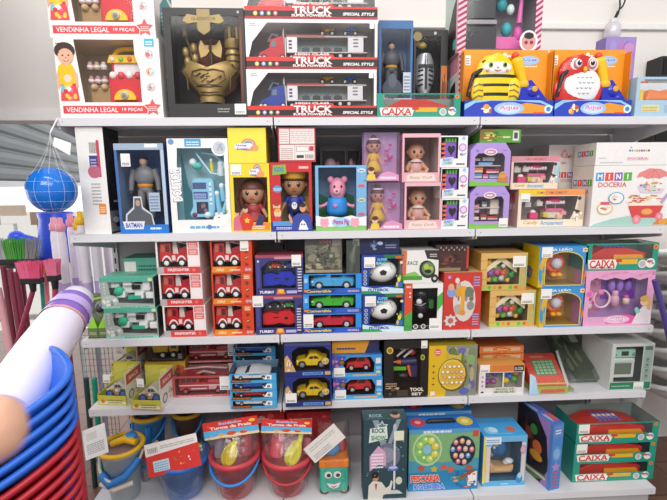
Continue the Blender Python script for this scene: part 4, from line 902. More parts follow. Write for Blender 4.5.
for r_ in range(4):
    for c_ in range(4 - (r_ == 3)): 
        xx = cx+.012+(c_-1.5+(.5 if r_ % 2 else 0))*.016; zz = k.Z(.56-.075*r_); t.tube([(xx-.005,y-.0285,zz+.002),(xx,y-.029,zz-.002),(xx+.005,y-.0285,zz+.002)],.0009,'77757a',5)
t.build('belly', o)
t = MB()
for s in (-1,1):
    ex = cx+.012+s*.029; t.ell((ex,y-.017,k.Z(.745)),(.025,.009,.026),'f4f1f0',18); t.ell((ex+s*-.002,y-.0245,k.Z(.75)),(.0175,.004,.0185),'d06a74',16); t.ell((ex-s*.003,y-.0275,k.Z(.755)),(.0125,.003,.0135),'f4f1f0',14); t.ell((ex-s*.004,y-.0298,k.Z(.758)),(.0085,.002,.009),'15110f',12); t.ell((ex-s*.006,y-.0312,k.Z(.775)),(.003,.001,.003),'ffffff',8)
t.ell((cx+.012,y-.027,k.Z(.67)),(.008,.006,.011),'f0b418',10); t.build('face', o)
for s in (-1,1):
    t = MB(); t.ell((cx+s*k.w*.25,y-.008,k.Z(.36)),(k.w*.07,.012,k.h*.17),rd_,14,rot=Matrix.Rotation(s*.15,3,'Y')); t.build('wing', o)
# --- purple box behind, clay tub at the end
k = K('craft_box', 'purple cut corner box leaning behind the owl set', 'toy box', (603, 633, 37, 117), H1, .12, .06)
k.carton('9a86c4', '8672b4'); k.F.p([(.3,.55),(.9,.5),(.95,.9),(.5,.95)],'b878b8'); k.F.e(.6,.78,.12,.08,'d87aa8'); k.F.busy(.1,.5,.95,.97,['a890d0','c78ac0','8a76bc'],14,5,.4); k.done()
k = K('clay_tub', 'pale blue clear pack of orange and pink clay moulds at the shelf end', 'toy set', (636, 690, 77, 116.5), H1, .012, .1)
k.winbox('a9c8de', 'cfe0ea', (.06,.42,.94,.94), side='b5cfe0', opentop=True); f = k.F; f.r(.12,.12,.45,.3,'d9d8a0'); f.lines(.14,.14,.42,.28,2,'c8a858',4); f.r(.55,.1,.9,.3,'9db6d0'); f.lines(.06,.84,.2,.9,1,'c84a3a',3,.8); k.done()
t = MB(); t.prism([(k.X(.3),k.Z(.45)),(k.X(.36),k.Z(.75)),(k.X(.55),k.Z(.7)),(k.X(.9),k.Z(.8)),(k.X(.95),k.Z(.45))], .03, .06, 'f08a4a'); t.build('clay_mould', k.root, bev=.006)
for a, cc in ((.14,'f06a9a'),(.22,'f2d24a')):
    t = MB(); t.cyl((k.X(a),.04,k.Z(.3)),(k.X(a),.04,k.Z(.72)),.011,.011,cc,14); t.build('clay_stick', k.root)
# ================================================================ second shelf
k = K('white_carton', 'tall white carton with blue label, barcode and black side at the shelf end', 'carton', (80, 107, 127, 235), H2, .012, .12)
k.carton('efece8', 'e9e6e2'); f = k.F; f.r(.42,.54,.72,.74,'3c3f86'); f.r(.72,.54,.82,.88,'c8424e'); f.e(.57,.59,.06,None,'c86a80'); f.lines(.46,.64,.68,.72,3,'b9b4e0',2)
for i in range(9): f.r(.46+.03*i, .76, .475+.03*i-(i%2)*.006, .86, '3a3a3a')
f.lines(.4,.28,.75,.5,7,'b3b0ad',5,.45); f.r(.62,.19,.88,.29,'e98a2e'); f.lines(.66,.21,.84,.27,3,'f7d9b4',3)
r = k.R; r.r(0,0,1,1,'1f1e20'); r.busy(.05,.25,.95,.95,['2e2c2f','3b383c','131214'],10,4,.5); r.r(.02,.02,.98,.22,'8a8a8c'); r.busy(.05,.03,.95,.2,['222','d0d0d0','555'],8,6,.5); r.lines(.3,.3,.7,.34,1,'e6e6e6',2)
k.done()
# --- action figure box
k = K('action_figure_box', 'blue window box with grey action figure beside the black sided carton', 'toy box', (117, 166, 143.5, 233.5), H2, .012, .12)
k.winbox('b9c9da', '3f6aa8', (.05,.1,.93,.93), side='244a86', top='c6d0da'); f = k.F; f.r(0,0,1,.1,'1f78d2'); f.r(0,.1,.05,1,'3f6eae'); f.lines(.62,.045,.85,.07,1,'e6f0fa',2,.9); f.r(.0,.93,1,1,'9fb4c8'); k.B.r(0,0,1,1,'3c66a6'); k.B.p([(.1,0),(.45,0),(.3,.9),(.1,.9)],'2a4a80'); f.r(.62,.955,.88,.995,'eceff2')
l = k.L; l.r(0,0,1,1,'1d3c78')
k.done(); hero(k, .13, .74, '7a7a80', 'd28a20'); k.sticker(.13,.75,.32,.89)
t = MB(); ff = F(t, k.F.o, k.F.ux, k.F.uz, k.w, k.h); ff.k = .0015
ff.p([(.12,.1),(.14,.22),(.3,.3),(.32,.42),(.48,.42),(.5,.3),(.68,.22),(.72,.1)],'cfd4da'); ff.p([(.15,.1),(.17,.21),(.32,.28),(.34,.4),(.46,.4),(.48,.28),(.66,.21),(.69,.1)],'565b62'); ff.e(.4,.345,.045,.035,'c09a84')
ff.p([(.1,.05),(.48,.05),(.52,.14),(.06,.14)],'e8e6f2'); ff.t('BATMAN',.29,.095,.055,'3a56b4',fit=.34,bold=.03); ff.r(.64,.25,.86,.46,'aebed2'); ff.lines(.66,.27,.84,.44,5,'6c82a4',3); t.build('printed_label', k.root)
# --- doctor kit
k = K('doctor_kit_box', 'white window box with light blue toy doctor kit', 'toy box', (169.5, 229.5, 138.5, 233.5), H2, .012, .09)
k.winbox('f1f0ef', '86bcc8', [(.10,.14),(.93,.14),(.93,.90),(.16,.90),(.13,.6),(.10,.5)], side='e9e8e6', top='e2e4e4'); f = k.F
f.r(.29,.915,.56,.995,'48a6d8'); f.lines(.32,.93,.53,.98,2,'d9eef8',4); f.e(.07,.965,.03,None,'6a9acb'); f.e(.86,.9,.085,None,'f4f3f2'); f.e(.86,.9,.068,None,'c3cfd9'); f.busy(.8,.86,.93,.95,['e8eef2','9fb3c4','c9a6a0'],9,3,.5)
f.p([(.02,.34),(.15,.34),(.2,.5),(.21,.7),(.08,.7)],'f6f6f5'); f.t('DOUTOR',.115,.52,.10,'f7f7f6',fit=.56,rot=PI/2+.06,bold=.04,out='7d8288'); f.lines(.3,.045,.8,.075,1,'6fb0d4',6,.9)
f.p([(.66,.07),(.95,.07),(.95,.2),(.72,.18)],'f4f3ef'); f.e(.8,.12,.055,None,'f7f6f2'); f.e(.8,.16,.035,None,'f7f6f2'); f.e(.76,.2,.02,None,'e9e6e0'); f.e(.84,.2,.02,None,'e9e6e0'); f.e(.79,.165,.006,None,'333'); f.e(.81,.165,.006,None,'333'); f.e(.63,.06,.025,None,'5a8ac8'); f.e(.94,.23,.012,None,'b0c43a')
k.B.p([(.1,.12),(.5,.12),(.2,.5),(.1,.9)],'5a9aa6')
k.done()
t = MB(); lb = M('8ecbe8', .35); t.prism([(k.X(.3),k.Z(.16)),(k.X(.27),k.Z(.2)),(k.X(.33),k.Z(.28)),(k.X(.33),k.Z(.54)),(k.X(.36),k.Z(.585)),(k.X(.68),k.Z(.585)),(k.X(.71),k.Z(.54)),(k.X(.71),k.Z(.25)),(k.X(.68),k.Z(.16))], .025, .055, lb)
o = t.build('toy_monitor', k.root, bev=.006)
t = MB(); ff = F(t, (-k.w/2,.0245,0),(1,0,0),(0,0,1),k.w,k.h); ff.r(.35,.47,.58,.54,'4a5a8a'); ff.r(.36,.36,.6,.44,'3f5a9a'); ff.lines(.37,.37,.58,.43,3,'b9c8f0',3); ff.r(.40,.2,.6,.33,'2c2a40'); ff.busy(.41,.21,.59,.32,['4a3a5a','8a6a7a','33304a'],8,3,.5); ff.r(.63,.3,.67,.54,'e9eef0')
for i in range(4): ff.e(.65,.33+.055*i,.012,None,['7fb0d0','9a9ad0','7fb0d0','58a0c8'][i])
ff.e(.43,.15+.05,.022,None,'8a2a44') if False else None
t.build('screen', o)
for a, v, r_, cc in ((.36,.19,.009,'8c3450'),(.58,.185,.0125,'d8eaf2')):
    t = MB(); t.lathe((k.X(a),.025,k.Z(v)), [(0,-.005),(r_*.9,-.005),(r_,0)], cc, 14, 'y'); t.build('knob', o)
t = MB(); t.tube([(k.X(.42),.04,k.Z(.86)),(k.X(.55),.035,k.Z(.74)),(k.X(.66),.035,k.Z(.64)),(k.X(.85),.035,k.Z(.62)),(k.X(.9),.035,k.Z(.75)),(k.X(.72),.04,k.Z(.84)),(k.X(.52),.04,k.Z(.86))], .004, 'b9def0', 8); t.ell((k.X(.43),.04,k.Z(.72)),(.02,.012,.014),'5cc0b4',12); t.ell((k.X(.36),.04,k.Z(.76)),(.014,.012,.014),'e9f2f4',12); t.build('stethoscope', k.root)
for a, b2, v0, v1, r_, cc in ((.78,.74,.16,.42,.012,lb),(.86,.83,.34,.5,.013,lb),(.84,.9,.2,.34,.009,'a9dcf0'),(.68,.67,.66,.78,.007,'e8d84a'),(.83,.83,.62,.74,.015,'dfe9ee')):
    t = MB(); t.tube([(k.X(a),.045,k.Z(v0)),(k.X((a+b2)/2),.04,k.Z((v0+v1)/2)),(k.X(b2),.04,k.Z(v1))],[r_,r_*.9,r_*.6],cc,10); t.ell((k.X(b2),.04,k.Z(v1)),(r_*.8,r_*.8,r_*.9),'e9f3f6',10); t.build('toy_syringe', k.root)
# --- yellow doll box and its twin lying on top
def rainbow(f, u, v, s):
    for i, cc in enumerate(('d86a9a','e8c23a','6ab0d8','5a6ac0')): f.e(u+.03*s, v+.02*s, .17*s-.03*s*i, (.17*s-.03*s*i)*.9, cc, 18)
    f.e(u+.03*s, v-.0*s, .1*s, .07*s, 'f4eaf0'); f.e(u-.13*s, v-.02*s, .17*s, .075*s, 'f4f0f8'); f.t('Honey', u-.13*s, v, .075*s, '3a4a9a', fit=.26*s, it=.2, bold=.02); f.t('Dream', u-.12*s, v-.08*s, .065*s, '3a4a9a', fit=.24*s, it=.2, bold=.02); f.star(u+.16*s, v-.06*s, .1*s, 'e89a5a', 5, .6); f.e(u+.2*s, v-.06*s, .07*s, None, 'eba06a')
k = K('doll_box', 'yellow window box with brown haired doll in a red dress', 'toy box', (230.5, 270, 163.5, 232), H2, .012, .11)
k.winbox('f0d832', 'b9863f', (.09,.14,.94,.80), side='ecd22e', top='e6cf3a'); f = k.F; rainbow(f, .68, .885, .62)
f.p([(.0,.0),(.5,.0),(.55,.1),(.3,.1),(.1,.3),(0,.3)],'f0d832'); f.p([(.45,.02),(.98,.02),(.98,.14),(.42,.12)],'ef8a2a'); f.lines(.5,.045,.85,.1,2,'f7e6c4',4)
k.done(); doll(k.root, k.X(.52), .055, .012, k.h*.72, 'cf9c7a', '5f3524', 'a8343c', head=.26); k.sticker(.04,.83,.30,.985)
t = MB(); ff = F(t, k.F.o, k.F.ux, k.F.uz, k.w, k.h); ff.k = .0015
ff.p([(.04,.02),(.06,.2),(.16,.26),(.26,.22),(.3,.02)],'d8708a'); ff.e(.15,.28,.05,.045,'e0ab8a'); ff.e(.15,.31,.055,.03,'3a221c'); ff.p([(.28,.02),(.2,.2),(.32,.28),(.46,.27),(.58,.18),(.5,.02)],'d83a2a'); ff.e(.37,.33,.06,.05,'deaa88'); ff.e(.37,.37,.065,.03,'2a1c18'); ff.star(.4,.17,.05,'f0c83a'); ff.p([(.6,.1),(.72,.26),(.84,.24),(.8,.1)],'2f3a66'); t.build('printed_label', k.root)
yb = k
k = K('toy_box', 'plain yellow box with rainbow logo on top of the yellow doll box', 'toy box', (228, 266, 128, 163), H2+yb.h+.001, .012, .16)
k.carton('f2e24a', 'e6d23a'); rainbow(k.F, .5, .5, 1.15); k.done()
# --- boy doll box
k = K('doll_box', 'red window box with boy doll in a yellow crown and blue shirt', 'toy box', (270.5, 312, 162.5, 231.5), H2, .012, .11)
k.winbox('c9262c', '8a7a58', (.25,.14,.93,.86), side='b81f28', top='a81c26'); f = k.F; f.r(0,0,1,.135,'2b3590'); f.r(.04,.08,.52,.15,'5a9ad8'); f.lines(.12,.03,.5,.07,2,'e6e6f0',4); f.p([(.06,.82),(.4,.84),(.38,.97),(.08,.96)],'7fb54a'); f.t('KIDS',.22,.9,.07,'4a7ab8',fit=.22,bold=.03); f.r(.68,.9,.94,.95,'d85a5c'); f.lines(.7,.91,.92,.945,1,'f0c8c0',4,.9)
f.e(.17,.62,.11,.05,'4a9ad0'); f.lines(.08,.6,.26,.64,2,'d9ecf6',5); f.e(.14,.38,.09,.075,'e8c4a0'); f.e(.14,.42,.09,.05,'b03a2a'); f.p([(.05,.28),(.23,.28),(.2,.35),(.08,.35)],'c84a3a'); f.e(.16,.27,.09,.065,'e8c4a0'); f.e(.16,.31,.07,.03,'e0b03a'); f.p([(.08,.16),(.24,.16),(.22,.22),(.1,.22)],'c84a3a')
k.B.r(.25,.1,.93,.9,'a89a70'); k.B.r(.75,.1,.95,.5,'d8b83a')
k.done(); o = doll(k.root, k.X(.56), .06, .02, k.h*.8, 'c08e66', '4a2a1c', '26379a', head=.235, hairstyle='short', dresscol2='2a2f6a', shoes='3a2a24')
t = MB(); hr = .235*k.h*.8; hz = .02+k.h*.8-hr; t.lathe((k.X(.56),.062,0), [(hr*.95,hz+hr*.42),(hr*1.05,hz+hr*.8),(hr*1.0,hz+hr*1.1),(hr*.9,hz+hr*1.05)], 'dba52a', 18); t.build('crown', o)
t = MB(); ff = F(t, (-k.w/2,.035,0),(1,0,0),(0,0,1),k.w,k.h); ff.e(.56,.37,.07,.055,'f1f0f2'); ff.e(.54,.385,.009,None,'222'); ff.e(.585,.385,.009,None,'222'); t.build('shirt_print', o)
t = MB(); ff = F(t, k.F.o, k.F.ux, k.F.uz, k.w, k.h); ff.k = .0015; ff.p([(.5,.02),(.52,.2),(.64,.26),(.9,.26),(.98,.2),(.98,.02)],'3a4aa0'); ff.e(.77,.34,.075,.06,'d8a07a'); ff.e(.77,.385,.08,.035,'3a241c'); ff.p([(.66,.02),(.7,.12),(.77,.17),(.84,.12),(.9,.02)],'eeeef2'); ff.e(.74,.1,.012,None,'333'); ff.e(.8,.1,.012,None,'333'); ff.p([(.5,.2),(.44,.26),(.42,.22),(.46,.12),(.52,.12)],'d8a07a'); t.build('printed_label', k.root)
rb_ = k
k = K('toy_box', 'red edged white box back with barcode on top of the boy doll box', 'toy box', (278, 315.5, 127.5, 162), H2+rb_.h+.001, .012, .1)
k.carton('b93a40', 'b02c34'); f = k.F; f.r(.04,.53,.3,.96,'ece4e0'); f.r(.32,.53,.97,.96,'ece4e0'); f.r(.04,.06,.44,.5,'ece4e0'); f.r(.45,.06,.97,.5,'ece4e0'); f.lines(.34,.6,.94,.92,6,'c9a8a4',3,.4); f.lines(.06,.58,.28,.92,5,'c9a8a4',4,.4); f.r(.48,.3,.82,.46,'b8b0ac'); f.r(.5,.32,.8,.44,'ece4e0'); f.r(.83,.32,.95,.46,'c83a40')
for i in range(14): f.r(.72+.016*i,.1,.728+.016*i-(i%3)*.002,.22,'3a3436')
f.r(.49,.12,.68,.2,'3a3a3a'); f.lines(.07,.1,.4,.44,6,'c9a8a4',5,.4); k.done()
# --- pink toy box (plain stand-in animal)
k = K('plush_toy_box', 'blue window box with pink toy animal in blue shorts', 'toy box', (315.5, 366.5, 165.5, 229.5), H2, .012, .1)
k.winbox('79b4e0', '1f4f82', (.06,.20,.80,.97), side='5a9ad0', top='6aa8d8'); f = k.F
f.p([(0,0),(1,0),(1,.22),(.85,.2),(.7,.235),(.5,.2),(.3,.225),(.15,.21),(0,.24)],'eef1f4'); f.p([(0,0),(1,0),(1,.07),(.6,.09),(.3,.06),(0,.08)],'8cc46a')
for u, cc in ((.17,'f0a8b8'),(.77,'f0a8b8')): f.e(u,.12,.07,None,cc); f.e(u-.05,.17,.025,None,cc); f.e(u+.05,.17,.025,None,cc)
f.e(.5,.13,.19,.075,'a8d8f2'); f.t('Peppa Pig',.5,.125,.085,'d86aa4',fit=.3,bold=.03,out='3a7ac8')
for v, cc, r_ in ((.92,'e8f0f6',.03),(.69,'e07a8a',.03),(.47,'e8e09a',.03),(.25,'e0705a',.03)): f.e(.9,v,.075,r_,cc); f.lines(.85,v-.015,.95,v+.015,1,'6a7aa0',3,.9)
k.B.p([(0,.0),(.8,.0),(.8,.52),(.5,.62),(.25,.5),(0,.6)],'1f6a4a'); k.B.p([(.0,.0),(.8,.0),(.8,.3),(.4,.38),(0,.3)],'2c8a3c')
k.done(); t = MB(); pk = M('eb9ab4', .5); cx = k.X(.42); y = .05
t.ell((cx+.005,y,k.Z(.64)),(.032,.028,.044),pk,20); t.ell((cx,y-.028,k.Z(.6)),(.015,.009,.012),'f3b6c8',12); t.ell((cx,y-.036,k.Z(.61)),(.005,.004,.004),'7a3a4a',8)
for s in (-1,1): t.ell((cx+.005+s*.026,y,k.Z(.79)),(.012,.008,.013),pk,12); t.ell((cx+.005+s*.013,y-.026,k.Z(.68)),(.004,.003,.005),'2a1a1c',8)
for s in (-1,1): t.tube([(cx+s*.034,y,k.Z(.42)),(cx+s*.05,y-.01,k.Z(.38)),(cx+s*.062,y-.015,k.Z(.37))],.006,pk,8); t.ell((cx+s*.064,y-.016,k.Z(.37)),(.008,.007,.008),pk,8)
o = t.build('toy_animal', k.root)
t = MB(); t.lathe((cx+.003,y,0),[(0,k.Z(.225)),(.036,k.Z(.225)),(.042,k.Z(.3)),(.040,k.Z(.42)),(.034,k.Z(.5)),(.02,k.Z(.51))],'2f8fe0',24,sq=.8); t.ell((cx-.006,y-.033,k.Z(.38)),(.011,.004,.009),'b08ad0',10); t.build('shorts', o)
pb = k
for i, (xl, xr, lab) in enumerate(((320, 347, 'dark window box lying behind the pink toy box, left one'), (346.5, 360, 'narrow dark window box lying behind the pink toy box, right one'))):
    q = K('toy_box', lab, 'toy box', (xl, xr, 146, 167), H2+.001, .145, .12); q.winbox('2e2426', '4a3238', (.08,.62,.92,.94), side='241c1e'); q.F.r(0,.3,1,.6,'2a2022'); q.done()
    t = MB(); t.ell((q.X(.4),.05,q.Z(.76)),(q.w*.25,.02,q.h*.1),'b8909a',10); t.ell((q.X(.68),.05,q.Z(.74)),(q.w*.14,.02,q.h*.08),'8a5a64',10); t.build('toy_figure', q.root)
# --- lilac blister dolls
G = 'lilac blister doll packs'
k = K('doll_pack', 'lilac clear pack with doll in yellow dress, lower of the two', 'doll pack', (368, 403, 181.5, 229), H2, .012, .06, G)
def dollpack(k):
    w, h, d = k.w, k.h, k.d; mb = MB(); k.faces(mb); mb.box(-w/2, d-.003, 0, w/2, d, h, 'cdb6dc'); mb.box(-w/2,.0,0,w/2,d-.003,.004,'e0b8d2')
    B = F(mb, (-w/2,d-.0032,0),(1,0,0),(0,0,1),w,h); B.p([(0,0),(1,0),(1,.45),(.6,.6),(.3,.5),(0,.7)],'d8a8c8'); B.busy(.45,.1,.98,.95,['e6c0dc','c9a4d8','dcb4d0','e8d0e8'],14,4,.4)
    mb.build('card', k.root)
    g = MB(); z1 = h*.97; g.f([(-w/2,.002,.001),(w/2,.002,.001),(w/2,.002,z1),(-w/2,.002,z1)], LILAC)
    for s in (-1,1): g.f([(s*w/2,.002,.001),(s*w/2,d-.003,.001),(s*w/2,d-.003,h),(s*w/2,.002,z1)], LILAC)
    g.f([(-w/2,.002,z1),(w/2,.002,z1),(w/2,d-.003,h),(-w/2,d-.003,h)], LILAC); g.build('blister', k.root)
    o = doll(k.root, k.X(.3), .03, .02, h*.76, 'd9a684', '5a3420', 'e6c62a', head=.2, hairstyle='bun')
    t = MB(); hr = .2*h*.76; hz = .02+h*.76-hr; t.lathe((k.X(.3),.028,0),[(hr*.7,hz+hr*.72),(hr*.78,hz+hr*.95),(hr*.68,hz+hr*.8)],'f2eee6',14); t.build('tiara', o)
    for a, v, r_ in ((.68,.62,.009),(.78,.5,.012),(.66,.42,.008),(.78,.74,.007)):
        t = MB(); t.ell((k.X(a),.035,k.Z(v)),(r_,r_*.6,r_*.7),'e05a9a',10); t.ell((k.X(a),.03,k.Z(v)+r_*.6),(r_*.5,r_*.4,r_*.5),'f09ac0',8); t.build('accessory', k.root)
    t = MB(); ff = F(t, k.F.o, k.F.ux, k.F.uz, w, h); ff.k = .003; ff.p([(.06,.02),(.1,.14),(.3,.14),(.34,.02)],'e8c84a'); ff.e(.2,.2,.085,.07,'e4ba9c'); ff.e(.2,.245,.09,.045,'5a3420'); ff.p([(.3,.01),(.98,.01),(.98,.12),(.7,.2),(.5,.16)],'dd9ac0'); ff.lines(.45,.04,.9,.1,1,'f2e0ee',3,.8); t.build('printed_label', k.root)
dollpack(k); k.at('lilac clear pack with doll in yellow dress, upper of the two', H2+k.h+.001, px=(365, 398.5, 143, 181))
# --- baby dolls
G = 'pink baby doll boxes'
k = K('baby_doll_box', 'pink window box with seated baby doll, lower of the two', 'toy box', (404.5, 441.5, 182.5, 229), H2, .012, .15, G)
k.winbox('e9b3bf', 'a88a86', (.05,.2,.95,.92), side='e3a9b8', top='e8b4c0', bot='e2b6bc'); f = k.F; f.r(0,0,1,.2,'e6aab8'); f.p([(.1,.02),(.9,.02),(.86,.16),(.5,.2),(.14,.16)],'ecd8cc'); f.t('Baby Doll',.5,.09,.07,'c88a8a',fit=.6,it=.2); k.B.r(0,0,1,1,'b39a94')
l = k.L; l.p([(.1,.18),(.9,.18),(.9,.88),(.1,.88)],'8a6a70'); l.p([(.14,.2),(.86,.2),(.86,.86),(.14,.86)],'a88088'); l.r(0,0,1,.14,'d8909e')
k.done(); o = doll(k.root, k.X(.5), .085, .022, k.h*.74, 'e3ac90', None, 'e6b8b4', head=.27, seated=True, nm='baby_doll')
t = MB(); hr = .27*k.h*.74; hz = .022+k.h*.74-hr; t.lathe((k.X(.5),.08,0),[(hr*.3,hz-hr*.8),(hr*.75,hz-hr*1.05),(hr*.72,hz-hr*1.15)],'f2ddd8',14,sq=.9); t.build('bib', o)
t = MB(); t.ell((k.X(.5),.087,hz+hr*.25),(hr*.94,hr*.88,hr*.82),'c4906c',14,cut=.55,k=12); t.build('hair', o)
k.at('pink window box with seated baby doll, upper of the two', H2+k.h+.001, px=(402.5, 440, 134, 182))
# --- shape sorters
G = 'shape sorter cube boxes'
k = K('shape_sorter_box', 'white box with purple shape sorter cube, bottom of the three', 'toy box', (441.5, 468, 198.8, 228.5), H2, .012, .1, G)
k.winbox('f1efef', '151416', (.02,.28,.66,.96), side='e6e4e4', top='ecebeb'); f = k.F; f.e(.82,.63,.13,None,'c48ad0'); f.e(.82,.63,.09,None,'e6d4ea'); f.busy(.72,.34,.96,.47,['e8703a','5aa04a','4a6ac0','e8c83a'],8,4,.5); f.e(.85,.92,.06,None,'9fc8e6'); f.lines(.6,.08,.92,.13,1,'2a2a2a',3,.9); f.p([(.06,.06),(.46,.1),(.5,.33),(.08,.3)],'c9d6e6'); f.t('BABY',.27,.24,.09,'5a8ad0',fit=.3,bold=.03); f.t('CUBE',.29,.14,.08,'6ab04a',fit=.3,bold=.03)
k.done(); t = MB(); x0, x1 = k.X(.18), k.X(.64); z0, z1 = k.Z(.24), k.Z(.84); pu = '8a5cc4'
t.box(x0,.012,z0,x1,.06,z1,pu)
o = t.build('shape_cube', k.root, bev=.003)
t = MB()
for i in range(4): t.box(x0-.011,.008,z0+(z1-z0)*(.06+.24*i),x0+.004,.05,z0+(z1-z0)*(.19+.24*i),'ee6a2a'); t.box(x0+(x1-x0)*(.08+.24*i),.008,z1-.004,x0+(x1-x0)*(.21+.24*i),.05,z1+.010,'5cba3c')
t.build('edge_teeth', o)
t = MB(); ff = F(t, (-k.w/2,.012,0),(1,0,0),(0,0,1),k.w,k.h); hx, hz = .44, .56
ff.p([(hx+.16*(16*sin(q)**3)/16*.9, hz+.19*((13*cos(q)-5*cos(2*q)-2*cos(3*q)-cos(4*q))/16)) for q in [2*PI*i/24 for i in range(24)]],'1c1424'); t.build('heart_hole', o)
k.at('white box with purple shape sorter cube, middle of the three', H2+k.h+.001, px=(441, 468, 168, 198)); k.at('white box with purple shape sorter cube, top of the three', H2+2*k.h+.002, px=(440.5, 467, 137, 168))
# --- purple play houses
G = 'purple play house boxes'
k = K('play_house_box', 'purple house shaped window box with kitchen toys, lower of the two', 'toy box', (469.5, 509, 186.5, 228), H2, .012, .09, G)
def house(k, v):
    ol = [(0,0),(1,0),(1,.8),(.86,1),(.16,1),(0,.82)]
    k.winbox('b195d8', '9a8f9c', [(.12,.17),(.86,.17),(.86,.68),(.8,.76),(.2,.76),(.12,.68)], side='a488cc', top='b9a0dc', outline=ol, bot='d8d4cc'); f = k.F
    f.p([(0,0),(1,0),(1,.06),(.6,.1),(.2,.09),(0,.13)],'7cc242'); f.p([(0,.0),(.12,.0),(.12,.14),(0,.12)],'7cc242'); f.e(.5,.79,.16,.08,'e8e2ee'); f.e(.5,.79,.13,.06,'c88aa0'); f.lines(.42,.77,.58,.81,1,'f4e6ee',3,.9); f.e(.17,.82,.04,.03,'8a7ac8'); f.lines(.8,.82,.9,.85,1,'8a6ab0',3)
    k.B.r(.1,.15,.9,.8,'b8a8b4')
    k.done(); t = MB(); rr = random.Random(v)
    t.box(k.X(.12),.03,k.Z(.47),k.X(.86),.08,k.Z(.49),'e6dcdc'); t.build('shelf_board', k.root)
    if v == 1: its = [(.14,.34,.18,.26,'e6dccc'),(.38,.54,.18,.32,'9a4a4a'),(.56,.84,.18,.27,'c8404c'),(.16,.34,.5,.58,'b04a7a'),(.40,.54,.5,.64,'8a8498'),(.62,.84,.32,.68,'e2d4c4'),(.2,.34,.36,.44,'c89aac')]
    else: its = [(.14,.4,.18,.3,'5a9ad0'),(.42,.56,.18,.28,'d8608a'),(.16,.42,.32,.44,'e0863a'),(.5,.84,.3,.4,'c8405a'),(.58,.84,.18,.27,'6a9ad0'),(.3,.66,.5,.57,'5a9ae0'),(.18,.34,.6,.66,'c8b0a0'),(.4,.7,.6,.68,'dcd4d4')]
    for u0, u1, v0, v1, cc in its:
        t = MB(); t.box(k.X(u0),.035,k.Z(v0),k.X(u1),.07,k.Z(v1),cc); t.box(k.X(u0)+.002,.0345,k.Z(v0)+.002,k.X(u1)-.002,.035,k.Z(v0+(v1-v0)*.45),'e8ddd8'); t.build('toy_cabinet', k.root, bev=.002)
house(k, 1); k.sticker(.76,.03,.98,.24); hb = k
k = K('play_house_box', 'purple house shaped window box with kitchen toys, upper of the two', 'toy box', (470.5, 510, 140.5, 186), H2+hb.h+.001, .012, .09, G, size=(hb.w, hb.h)); house(k, 2)
t = MB(); ff = F(t, k.F.o, k.F.ux, k.F.uz, k.w, k.h); ff.k = .0015; ff.p([(.68,.1),(.72,.24),(.82,.28),(.95,.22),(.96,.08)],'c8803a'); ff.e(.82,.26,.09,.08,'d89a5a'); ff.e(.79,.28,.012,None,'222'); ff.e(.85,.28,.012,None,'222'); t.build('printed_label', k.root)
k = K('toy_box', 'flat green box with barcode on top of the purple play houses', 'toy box', (480, 521, 129.5, 141), H2+2*hb.h+.002, .02, .15)
k.carton('5a9c34', '4a8a2c'); f = k.F; f.r(0,.2,.35,1,'8a6a34'); f.busy(.02,.1,.6,.9,['7cb84a','c8803a','3f7a2a','d8c86a'],16,3,.3); f.lines(.56,.35,.74,.6,1,'e8e6b0',3); f.r(.8,.15,.95,.9,'e6e2dc'); f.r(.83,.3,.92,.75,'4a4a4a'); k.done()
